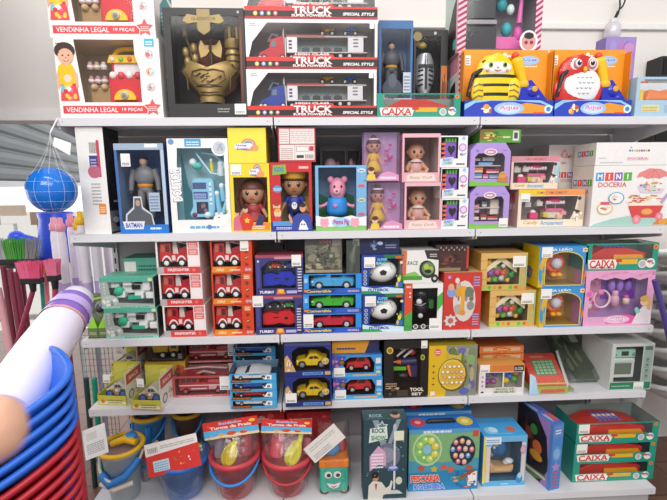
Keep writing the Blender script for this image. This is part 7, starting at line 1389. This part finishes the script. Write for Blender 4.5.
# ================================================================ bottom shelf
def bucket(label, px, base, Y, c, rim, lidded, group=None, handle='2a86d6', tagc=None, back=False):
    xl, xr, yt, yb = px; a, b = P(xl, yb-(yb-yt)*.85, Y), P(xr, yb-(yb-yt)*.85, Y); R = (b.x-a.x)/2; hh = P((xl+xr)/2, yt, Y+R*.5).z-base
    t = thing('sand_bucket', label, 'sand bucket', ((a.x+b.x)/2, Y+R, base+.0006), 0, group)
    mb = MB(); mb.lathe((0,0,0),[(0,.001),(R*.66,.001),(R*.92,hh*.92),(R*.99,hh*.93),(R,hh),(R*.93,hh),(R*.62,.006),(0,.006)], c, 28)
    mb.build('body', t)
    if lidded:
        mb = MB(); mb.tube([(R*.98*cos(q),R*.98*sin(q),hh+.002) for q in [2*PI*i/32 for i in range(32)]], .009, rim, 10, True); mb.build('rim', t)
    else:
        mb = MB(); mb.lathe((0,0,0),[(R*1.0,hh-.02),(R*1.05,hh-.018),(R*1.06,hh),(R*.95,hh+.001)], rim, 28); mb.build('rim', t)
    mb = MB(); sg = 1 if back else -1; mb.tube([(R*1.0*cos(q), sg*R*1.08*sin(q), hh*(.9-.34*sin(q))) for q in [PI*i/16 for i in range(17)]], .0055, handle, 8); mb.build('handle', t)
    return t, R, hh
def bagfilm(t, R, hh, top, name='film'):
    g = MB(); rows = []; rr = random.Random(int(R*9999))
    for v in [i/8 for i in range(9)]:
        z = hh*.02+v*(top-hh*.02); rad = R*(.78+.30*min(1, v*1.3)) if v < .7 else R*(1.08-.06*(v-.7)/.3)
        sq = 1.0 if v < .6 else max(.12, 1-(v-.6)/.4*.9)
        rows.append([(rad*cos(q)*(1+rr.uniform(-.03,.03)), rad*sq*sin(q)*(1+rr.uniform(-.03,.03)) - (0 if sq == 1 else R*.1*(1-sq)), z) for q in [2*PI*i/20 for i in range(20)]])
    g.grid(rows, FILM, True, True); g.build(name, t)
def toysin(t, R, hh, lst):
    for nm, pts, r, c in lst:
        mb = MB(); pp = [V((x*R, y*R, z*hh)) for x, y, z in pts]
        if nm == 'yellow_spade':
            mb.tube(pp, [R*.1]*len(pp), c, 8); e = pp[1]; dd = (pp[-1]-pp[0]).normalized(); q = Matrix((dd.cross(V((0,-1,0))).normalized(), V((0,-1,0)), dd)).transposed()
            rows = []
            for i in range(9):
                v = -1+i/4; ww = R*.3*(1-max(0,v)**2*.5)*(1-max(0,-v)**3*.9); rows.append([e + q @ V((ww*s, -R*.02+R*.16*s*s, R*.5*v)) for s in [-1+j/4 for j in range(9)]])
            mb.grid(rows, c)
        else: mb.tube(pp, [q*R for q in r], c, 10)
        mb.build(nm, t, solid=.002 if nm == 'yellow_spade' else 0)
def card(t, w, h, z, y, rot, draw, x=0, tilt=.12, nm='header_card'):
    mb = MB(); R_ = Matrix.Translation((x, y, z)) @ Matrix.Rotation(rot, 4, 'Y') @ Matrix.Rotation(-tilt, 4, 'X'); mb.T = R_
    mb.box(-w/2, 0, 0, w/2, .0008, h, 'd8362f'); ff = F(mb, (-w/2,0,0),(1,0,0),(0,0,1),w,h); draw(ff); mb.build(nm, t)
def beachcard(f):
    f.p([(0,0),(1,0),(1,.46),(0,.5)],'58b4e4'); f.p([(0,0),(1,0),(1,.14),(.5,.2),(0,.1)],'ecd8a8'); f.t('Baldinho',.5,.84,.15,'9fc0e8',fit=.42,bold=.04); f.t('Turma da Praia',.5,.62,.17,'f6e8d8',fit=.76,bold=.04); f.e(.5,.22,.09,.12,'d8503a'); f.e(.3,.2,.06,.08,'e8b06a'); f.e(.72,.2,.07,.09,'d83a3a'); f.star(.1,.75,.1,'e8584a'); f.e(.9,.8,.06,.09,'f0c04a'); f.busy(.05,.02,.95,.25,['e8c890','c8603a','f0e6c8','3a8ad0'],14,5,.12)
ys = 'f2bf1f'
t, R, hh = bucket('yellow rimmed sand bucket with price card at the left front of the bottom shelf', (90, 134, 452, 506), H5, -.085, 'b9c6c9', ys, True, handle='d8d4cc')
mb = MB(); mb.tube([(-R*.7,-R*.72,hh*.62),(-R*.2,-R*1.05,hh*.5),(R*.5,-R*.95,hh*.62),(R*.9,-R*.3,hh*.8)],.016,'2a7cc8',8); mb.build('blue_spade', t)
mb = MB(); mb.lathe((0,0,0),[(0,hh*.93),(R*.9,hh*.93)],'9a7f86',24); mb.tube([(-R*.5,0,hh+.006),(R*.1,R*.2,hh+.016),(R*.7,.0,hh+.01)],[.012,.016,.012],ys,10); mb.ell((R*.3,R*.35,hh+.02),(R*.34,R*.3,.016),'3a86c4',14); mb.build('lid_tools', t)
mb = MB(); ff = F(mb,(-R*.9,-R*1.1,hh*.25),(1,0,0),(0,0,1),R*1.4,hh*.45); 
mb.T = Matrix.Translation((-R*1.25,-R*.9,hh*.95)) @ Matrix.Rotation(-.35,4,'Y') @ Matrix.Rotation(-.5,4,'X'); mb.bm.clear(); mb.box(0,0,0,R*1.15,.001,R*1.35,'eceae6'); ff = F(mb,(0,0,0),(1,0,0),(0,0,1),R*1.15,R*1.35); ff.lines(.12,.15,.88,.5,6,'a8a8a8',3); ff.r(.15,.6,.6,.85,'d8d6d2'); mb.build('price_card', t)
toysin(t, R, hh, [('printed_band', [(-.75,-.75,.45),(0,-1.02,.4),(.75,-.75,.45)], (.12,.14,.12), 'e6dccb')])
t, R, hh = bucket('yellow rimmed blue picture sand bucket standing behind the front one', (126, 160, 418, 462), H5, .14, '58a4dc', ys, True)
mb = MB(); mb.lathe((0,0,0),[(0,hh*.93),(R*.9,hh*.93)],'b86a6a',24); mb.ell((-R*.1,-R*.1,hh+.012),(R*.5,R*.45,.018),'3a86c8',16); mb.tube([(R*.2,0,hh+.01),(R*.9,.1*R,hh+.035)],[.014,.018],ys,10); mb.build('lid_tools', t); toysin(t, R, hh, [('printed_band', [(-.7,-.72,.5),(0,-1.0,.5),(.7,-.72,.5)], (.2,.24,.2), 'e8d8b4'), ('blue_spade', [(.1,-1.0,.2),(.25,-1.1,.6),(.3,-1.0,.9)], (.22,.2,.16), '2a7cd0')])
t, R, hh = bucket('yellow rimmed dark sand bucket at the back beside the header card', (168, 199, 415, 455), H5, .17, '7a5a4a', ys, True)
mb = MB(); mb.lathe((0,0,0),[(0,hh*.93),(R*.9,hh*.93)],'6a4a50',24); mb.ell((0,0,hh+.01),(R*.5,R*.4,.02),'4a5a9a',12); mb.build('lid_tools', t)
t, R, hh = bucket('red rimmed sand bucket in clear film between the yellow rimmed buckets', (133, 150, 455, 488), H5, .05, 'a8a2a6', 'd83a34', True)
mb = MB(); mb.lathe((0,0,0),[(0,hh*.9),(R*.9,hh*.9)],'5a5256',24); mb.tube([(-R*.2,0,hh),(R*.4,-R*.2,hh+.02)],.012,ys,8); mb.build('lid_tools', t); bagfilm(t, R*.96, hh, hh*1.02)
# blue bucket with red card
t, R, hh = bucket('big blue sand bucket in a bag under a red header card', (146.5, 202, 462, 520), H5, -.095, '2272c8', '2272c8', False, back=True)
bagfilm(t, R, hh, hh*1.3)
def redcard(f):
    f.p([(.0,.62),(1,.72),(1,1),(0,1)],'ece6e0'); 
    for i in range(16): f.r(.05+.012*i,.7,.056+.012*i-(i%3)*.002,.86,'3a3a3a')
    f.lines(.3,.78,.95,.9,2,'b8b4b0',3); f.r(.12,.12,.42,.45,'c4d8e4'); f.lines(.14,.15,.4,.42,4,'7aa8c4',3); f.busy(.5,.1,.95,.6,['e8b04a','f0e0d8','d85a4a','c82f2c'],10,4,.2)
card(t, R*1.98, hh*.74, hh*.98, -R*1.02, -.22, redcard, .004, .32)
toysin(t, R, hh, [('yellow_rake', [(.4,.1,.8),(.6,.2,1.15)], (.12,.1), 'e8b82a'), ('dark_mould', [(.2,.3,.9),(.5,.35,1.15)], (.25,.2), '3a3440')])
# red buckets in bags
G = 'red sand buckets in bags'
t, R, hh = bucket('red sand bucket in a bag with beach header card and blue handle, left one', (204, 256, 459, 520), H5, -.1, 'c2343c', 'c8404a', False, G)
toysin(t, R, hh, [('yellow_spade', [(-.3,-.2,.7),(-.15,-.3,1.05),(.1,-.2,1.35)], (.2,.32,.12), 'd8c82a'), ('grey_mould', [(-.6,.1,.9),(-.6,.1,1.35)], (.28,.2), '8a8498'), ('red_mould', [(.4,.2,.9),(.5,.2,1.4)], (.3,.22), 'a83a4a')])
bagfilm(t, R, hh, hh*1.55); card(t, R*2.2, hh*.40, hh*1.50, -R*.35, -.13, beachcard)
t, R, hh = bucket('red sand bucket in a bag with beach header card and long yellow spade, right one', (260, 312, 459, 520), H5, -.1, 'c2343c', 'c8404a', False, G, handle='b8303a')
toysin(t, R, hh, [('yellow_spade', [(.05,-.3,.75),(.25,-.35,1.1),(.5,-.2,1.3),(.6,-.1,1.55)], (.26,.3,.24,.14), 'd2cc2a'), ('red_mould', [(-.45,.1,.9),(-.35,.1,1.4)], (.32,.26), 'd85a6a'), ('pink_mould', [(.75,.1,.9),(.85,.1,1.25)], (.16,.14), 'd87a8a')])
bagfilm(t, R, hh, hh*1.62); card(t, R*2.0, hh*.34, hh*1.62, -R*.35, .07, beachcard)
for i, (xl, xr, lab) in enumerate(((243, 287, 'red header card pack standing at the back between the red buckets'), (285, 331, 'red header card pack standing at the back behind the right red bucket'))):
    k = K('toy_pack', lab, 'toy pack', (xl, xr, 412, 445), H5, .15, .06, 'red header card packs at the back'); k.carton('b3262c','8f2024'); k.F.busy(.05,.6,.95,.98,['c83a34','a82028','e05a4a','d8a0a0'],12,3+i,.25); k.F.lines(.1,.8,.6,.9,2,'e8c0b8',4); k.done()
# teal truck toy
k = K('toy_truck_pack', 'teal smiling toy truck with orange top in a bag with white card', 'toy pack', (318, 351, 452, 497), H5, -.07, .13)
w, h, d = k.w, k.h, k.d; t = MB(); t.box(-w*.45,.01,.012,w*.42,d*.9,h*.62,'34b49c'); o = t.build('toy_truck', k.root, bev=.01)
t = MB(); t.box(-w*.47,.004,h*.62,w*.44,d*.92,h*.80,'e8822a'); t.build('orange_top', o, bev=.006)
t = MB(); ff = F(t,(-w*.45,.0095,.012),(1,0,0),(0,0,1),w*.87,h*.6)
for u in (.3,.62): ff.e(u,.66,.13,None,'f2f2ee'); ff.e(u+.02,.64,.07,None,'1a1a1c')
ff.p([(.24,.36),(.5,.3),(.74,.38),(.66,.2),(.5,.14),(.34,.2)],'f4f2ee'); ff.p([(.36,.26),(.5,.22),(.62,.27),(.5,.16)],'d84a4a'); t.build('face', o)
wheels(o,[(-w*.3,.02,.02),(w*.3,.02,.02)],.02,.012,hub='e8c03a')
t = MB(); t.ell((-w*.1,d*.3,h*.95),(w*.3,.03,h*.14),'3f8ac8',12); t.ell((w*.25,d*.5,h*.98),(w*.16,.03,h*.2),'b83a4a',12); t.ell((-w*.4,d*.5,h*.9),(w*.1,.02,h*.16),'7ab83a',10); t.build('sand_mould', k.root)
g = MB(); rows = []
for v in [i/7 for i in range(8)]:
    s = 1 if v < .6 else 1-(v-.6)*1.6; rows.append([(w*.56*cos(q)*(1-.12*v), d*.5+d*.56*s*sin(q), .002+h*1.5*v) for q in [2*PI*i/20+.16 for i in range(20)]])
g.grid(rows, FILM, True, True); g.build('film', k.root)
def wtag(f): f.r(0,0,1,1,'dcd8d2'); f.lines(.08,.1,.6,.4,3,'a8a4a0',3); f.lines(.1,.6,.9,.85,2,'b8b4b0',5)
card(k.root, w*1.22, h*.36, h*1.08, -.012, -.72, wtag, -w*.12, .2, 'white_card')
# microphone box
k = K('microphone_box', 'dark teal box picturing a toy microphone stand and a singer', 'toy box', (363.5, 407, 420, 491.5), H5, -.092, .075)
k.carton('2d4a52','27434a', top='2c4a50'); f = k.F; f.p([(.2,1),(.34,1),(.62,.55),(.52,.5)],'8a9aa4'); f.p([(.75,1),(.85,1),(.5,.5),(.45,.56)],'8a9aa4'); f.e(.55,.55,.3,.16,'6a6f84'); f.e(.52,.56,.2,.1,'8f90a4'); f.star(.42,.92,.075,'c8d4d8'); f.star(.42,.92,.05,'5a7a86'); f.p([(.12,.72),(.55,.77),(.53,.92),(.15,.9)],'dfe6e2'); f.t('ROCK',.34,.87,.06,'3a7a5a',fit=.3,bold=.04); f.t('SHOW',.34,.78,.06,'4a9a6a',fit=.34,bold=.04)
f.p([(.14,.36),(.36,.45),(.52,.42),(.5,.6),(.34,.68),(.14,.55)],'d8a8c8'); f.lines(.18,.4,.46,.6,5,'f2e6f0',4); f.r(.69,.12,.735,.86,'d9dcde'); f.e(.71,.9,.04,.05,'b8bcc0'); f.e(.68,.39,.13,.035,'5a6ac0'); f.e(.68,.4,.1,.02,'b8c4e8'); f.p([(.5,.06),(.92,.06),(.8,.11),(.62,.11)],'cfd4d4'); f.r(.7,.74,.92,.86,'e6e4cc'); f.e(.82,.23,.075,.05,'d8dcc0')
f.p([(.1,.0),(.12,.18),(.22,.24),(.42,.22),(.52,.14),(.6,.17),(.64,.24),(.68,.22),(.62,.08),(.46,.05),(.44,0)],'e2ddd4'); f.e(.28,.28,.07,.05,'c8967a'); f.e(.27,.315,.08,.035,'2a1e1a'); f.r(.2,.275,.34,.292,'1a1a1a'); f.p([(.26,.2),(.32,.2),(.29,.1)],'b84a3a')
rr = random.Random(2)
for i in range(24): f.e(rr.uniform(.05,.95),rr.uniform(.3,.75),.006,None,'b8ccd0')
k.Tp.t('ROCK',.3,.4,.3,'9ab8b4',fit=.3,bold=.03); k.Tp.e(.75,.4,.25,None,'c8967a'); k.Tp.e(.75,.6,.2,None,'2a1e1a'); k.Tp.lines(.1,.1,.9,.2,1,'5a7a80',3); k.done()
# fishing game boxes with handle
G = 'fishing game boxes with handle'
k = K('fishing_game_box', 'blue fishing game box with round green pool and black handle, front one', 'toy box', (408.8, 479, 429, 481), H5, -.06, .1, G)
k.carton('2a86b8','2a6ab0', top='2c74c4'); f = k.F; f.p([(0,.42),(1,.42),(1,.96),(0,.96)],'7fae7a'); f.p([(.0,.3),(1,.34),(1,.52),(.5,.46),(0,.5)],'4a9ab0'); f.r(0,.93,1,1,'5a9ac8'); f.lines(.2,.94,.6,.98,1,'d8e6f0',3,.9); f.r(.9,.86,.98,.96,'c8503a'); f.e(.26,.68,.21,.27,'b4d49a'); f.e(.26,.68,.185,.235,'7fb478'); f.e(.26,.68,.06,.075,'8ac0d0')
for i in range(8):
    a = 2*PI*i/8+.3; f.e(.26+.12*cos(a),.68+.16*sin(a),.05,.055,['e6c83a','d8d84a','9acb5a','a8d060','8ac85a','7ac06a','b8d46a','e0cf40'][i]); f.e(.26+.12*cos(a)+.01,.68+.16*sin(a)+.015,.02,.025,'f0ecc0')
f.e(.76,.64,.185,.245,'1f3440')
for i, (u, v) in enumerate([(.66,.78),(.75,.8),(.84,.77),(.62,.67),(.71,.68),(.8,.67),(.89,.66),(.66,.57),(.75,.56),(.84,.56),(.7,.47),(.79,.46)]): f.e(u,v,.034,.045,['d87a8a','e8a06a','d8c0c8','5a9ad8','d8688a','e0a890'][i % 6]); f.e(u,v+.012,.018,.022,'f0d4c8'); f.k -= .00005
for u, v, cc in ((.5,.38,'d85a4a'),(.6,.34,'d8603a'),(.18,.38,'c8503a'),(.86,.36,'b85a4a'),(.36,.36,'c8b04a')): f.star(u,v,.06,cc,5,.6)
f.t('PESCARIA',.24,.21,.115,'e8584a',fit=.42,bold=.05,out='f2e6d8'); f.t('DIVERTIDA',.3,.075,.085,'5a8ae0',fit=.44,bold=.05,out='dfe8f4'); f.busy(.58,.02,.98,.32,['2a6aa0','c87a5a','3a9ab0','4a8a5a','d8a070'],20,4,.25); f.p([(.74,.18),(.95,.3),(.93,.34),(.72,.22)],'a8502f')
T_ = k.Tp; T_.e(.16,.5,.3,None,'c8404a'); T_.e(.16,.5,.12,None,'e8a0a0'); T_.e(.84,.5,.32,None,'d8b83a'); T_.e(.84,.5,.16,None,'e8dc8a'); T_.r(.3,.42,.68,.58,'1c4a80'); k.done()
t = MB(); t.tube([(k.X(.28),.045,k.h+.001),(k.X(.32),.045,k.h+.008),(k.X(.66),.045,k.h+.008),(k.X(.7),.045,k.h+.001)],[.005,.009,.009,.005],'1a1a1e',8); t.build('handle', k.root); k.sticker(.85,.06,.98,.3)
k.at('blue fishing game box with black handle, standing behind the tagged one', H5, loc=(k.x+.012, .065, H5+.0006))
# bath toy box
k = K('bath_toy_box', 'light blue window box with a beige toy boat and blue toy', 'toy box', (483, 526, 436, 484.5), H5, -.05, .13)
k.winbox('6fb4e0', '1f5a80', [(.17,.1),(.88,.1),(.88,.88),(.26,.88),(.17,.76)], side='3f9ad8', top='4aa6e0', bot='27688c'); f = k.F; f.p([(0,0),(.06,0),(.06,1),(0,1)],'e8d84a'); f.r(.07,.08,.16,.8,'e2cfc0'); f.r(.89,.08,.98,.86,'e2cfc0'); f.p([(.04,.84),(.4,.84),(.4,.98),(.04,.98)],'dfe8ee'); f.lines(.06,.87,.36,.95,2,'6a9ac8',3); f.p([(0,0),(1,0),(1,.1),(.7,.07),(.4,.1),(0,.06)],'5ab0dc'); f.e(.92,.72,.07,.09,'c88aa8'); f.e(.92,.72,.05,.065,'d8b0c8'); f.e(.86,.14,.08,.1,'3a8ac0'); f.e(.87,.2,.05,.06,'a8d8ec'); f.lines(.44,.03,.62,.06,1,'e0eef6',3)
T_ = k.Tp; T_.e(.25,.3,.16,.2,'8ac8e8'); T_.e(.3,.34,.1,.14,'c8e4f2'); T_.e(.72,.34,.1,.16,'c8705a'); T_.lines(.3,.1,.7,.18,1,'8acaf0',4); k.done()
t = MB(); t.prism([(k.X(.22),k.Z(.14)),(k.X(.2),k.Z(.3)),(k.X(.26),k.Z(.38)),(k.X(.4),k.Z(.26)),(k.X(.7),k.Z(.24)),(k.X(.84),k.Z(.3)),(k.X(.8),k.Z(.14))],.03,.09,'d8b080'); o = t.build('toy_boat', k.root, bev=.01)
t = MB(); t.ell((k.X(.52),.06,k.Z(.62)),(.03,.022,.04),'2f78b4',16); t.ell((k.X(.36),.05,k.Z(.58)),(.018,.018,.024),'2f6a9c',14); t.ell((k.X(.3),.05,k.Z(.52)),(.014,.014,.018),'c8905a',12); t.ell((k.X(.4),.05,k.Z(.7)),(.014,.012,.012),'b8c4a0',10); t.ell((k.X(.34),.038,k.Z(.66)),(.006,.005,.007),'f0f0ec',8); t.build('toy_sailor', k.root)
t = MB(); t.ell((k.X(.74),.05,k.Z(.34)),(.02,.014,.012),'e6ebee',12); t.ell((k.X(.68),.055,k.Z(.3)),(.014,.012,.01),'dfe6ea',10); t.build('sail', k.root)
# angled purple box
c = P(558, 490, -.085)
k = K('toy_box', 'blue and purple box turned at an angle so its picture faces left', 'toy box', (540, 560, 420, 491), H5, -.1, .20)
k.w = .05; k.h = P(556, 419, -.05).z-H5; k.root.location = (P(556.5, 470, -.092).x+.0, -.085, H5+.0006); k.root.rotation_euler = (0, 0, .22)
k.carton('4a86cc','5a7ac0', top='4a6ab8'); f = k.F; f.r(.05,.8,.95,.97,'6a8ac8'); f.e(.5,.55,.4,.12,'5a9ad4'); f.e(.5,.55,.3,.08,'8ab0dc'); f.star(.5,.35,.08,'b88ac8'); f.t('PIXELS',.5,.14,.3,'d0607a',fit=.24,rot=PI/2,bold=.03) if False else f.lines(.2,.04,.8,.3,5,'c86a8a',4); f.lines(.25,.85,.75,.93,2,'e0e6f0',4)
l = k.L; l.r(0,0,1,1,'a684c8'); l.p([(0,0),(.75,0),(.95,.3),(.85,.75),(.55,1),(0,1)],'241c22'); l.e(.38,.5,.34,.4,'1c1618'); l.busy(.1,.15,.7,.9,['3a2420','5a2a24','2a2420','48302a'],14,4,.4); l.e(.5,.73,.1,.08,'3f8a3a'); l.e(.62,.5,.13,.1,'d86a3a'); l.e(.6,.36,.18,.07,'d89a2a'); l.e(.35,.62,.1,.1,'8a3a34'); l.p([(0,0),(.6,.0),(.9,.12),(.88,.17),(.4,.12),(0,.2)],'5a7a4a'); l.p([(.3,.06),(.9,.1),(.9,.14),(.3,.1)],'d8c8b0'); l.r(.93,0,1,1,'5a8acc'); k.Tp.busy(0,0,1,1,['4a6ab8','6a5ab0','c8505a','8ab0d8','3a4a90'],16,3,.4); k.done()
# till boxes
G = 'teal till set boxes'
k = till_box('teal till set box, bottom of the stack at the right end', (572.5, 653, 462, 485.5), H5, -.05, .15, G); k.done(); till_toy(k, .2, k.h*.62); kt = k
k.at('teal till set box with white tag, middle of the stack at the right end', H5+k.h+.001, loc=(k.x, k.Y, H5+k.h+.0016)); k.at('teal till set box with white tag, top of the stack at the right end', H5+2*k.h+.002, loc=(k.x+.002, k.Y, H5+2*k.h+.0026))
tops = [o for o in bpy.data.objects if o.parent is None and o.get('group') == G and 'white tag' in o['label']]
for r_ in tops:
    t = MB(); ff = F(t, k.F.o, k.F.ux, k.F.uz, k.w, k.h); ff.k = .002; ff.tag(.02,.52,.15,.98); t.build('price_tag', r_)
# ================================================================ light and camera
wd = bpy.data.worlds.new('daylight'); scn.world = wd; wd.use_nodes = True
nt = wd.node_tree; bg = nt.nodes['Background']; bg.inputs['Color'].default_value = (.97, .98, 1, 1)
tc = nt.nodes.new('ShaderNodeTexCoord'); sp = nt.nodes.new('ShaderNodeSeparateXYZ'); mr = nt.nodes.new('ShaderNodeMapRange')   # the street side is brighter than the shop side
nt.links.new(tc.outputs['Generated'], sp.inputs[0]); nt.links.new(sp.outputs['Y'], mr.inputs['Value'])
mr.inputs['From Min'].default_value = -.05; mr.inputs['From Max'].default_value = .35; mr.inputs['To Min'].default_value = .74; mr.inputs['To Max'].default_value = 1.7
nt.links.new(mr.outputs['Result'], bg.inputs['Strength'])
def lamp(name, loc, rot, sx, sy, pw, colr=(1, .97, .93)):
    l = bpy.data.lights.new(name, 'AREA'); l.shape = 'RECTANGLE'; l.size = sx; l.size_y = sy; l.energy = pw; l.color = colr
    o = bpy.data.objects.new(name, l); COL.objects.link(o); o.location = loc; o.rotation_euler = rot
lamp('ceiling_or_fill_lamp', (.2, -1.0, 3.1), (.25, 0, 0), 1.2, .15, 9)
lamp('ceiling_or_fill_lamp', (1.7, -1.0, 3.1), (.25, 0, 0), 1.2, .15, 6)
for x_, e_ in ((-.4, 115), (2.2, 78)): lamp('ceiling_or_fill_lamp', (x_, -4.6, 4.3), (math.atan2(4.6, 3.3), 0, 0), 2.3, 1.7, e_)  # big fill panels added behind the camera to brighten the box interiors
lamp('doorway_light', (-2.6, .9, 1.4), (0, -PI/2+.1, -.5), 1.6, 2.0, 22, (.93, .97, 1))
cam = bpy.data.cameras.new('camera'); co = bpy.data.objects.new('camera', cam); COL.objects.link(co); scn.camera = co
cam.sensor_fit = 'HORIZONTAL'; cam.sensor_width = 36; cam.lens = FPX/667*36; cam.clip_start = .005; cam.clip_end = 100
Rm = Matrix((CR, CU, -CF)).transposed(); co.matrix_world = Matrix.Translation(CAM) @ Rm.to_4x4()
cam.dof.use_dof = True; cam.dof.focus_distance = 1.75; cam.dof.aperture_fstop = 9
scn.view_settings.view_transform = 'Standard'; scn.view_settings.look = 'None'; scn.view_settings.gamma = 1; scn.view_settings.use_curve_mapping = False
scn.view_settings.exposure = -.02
scn.cycles.use_denoising = True
scn.cycles.transparent_max_bounces = 24
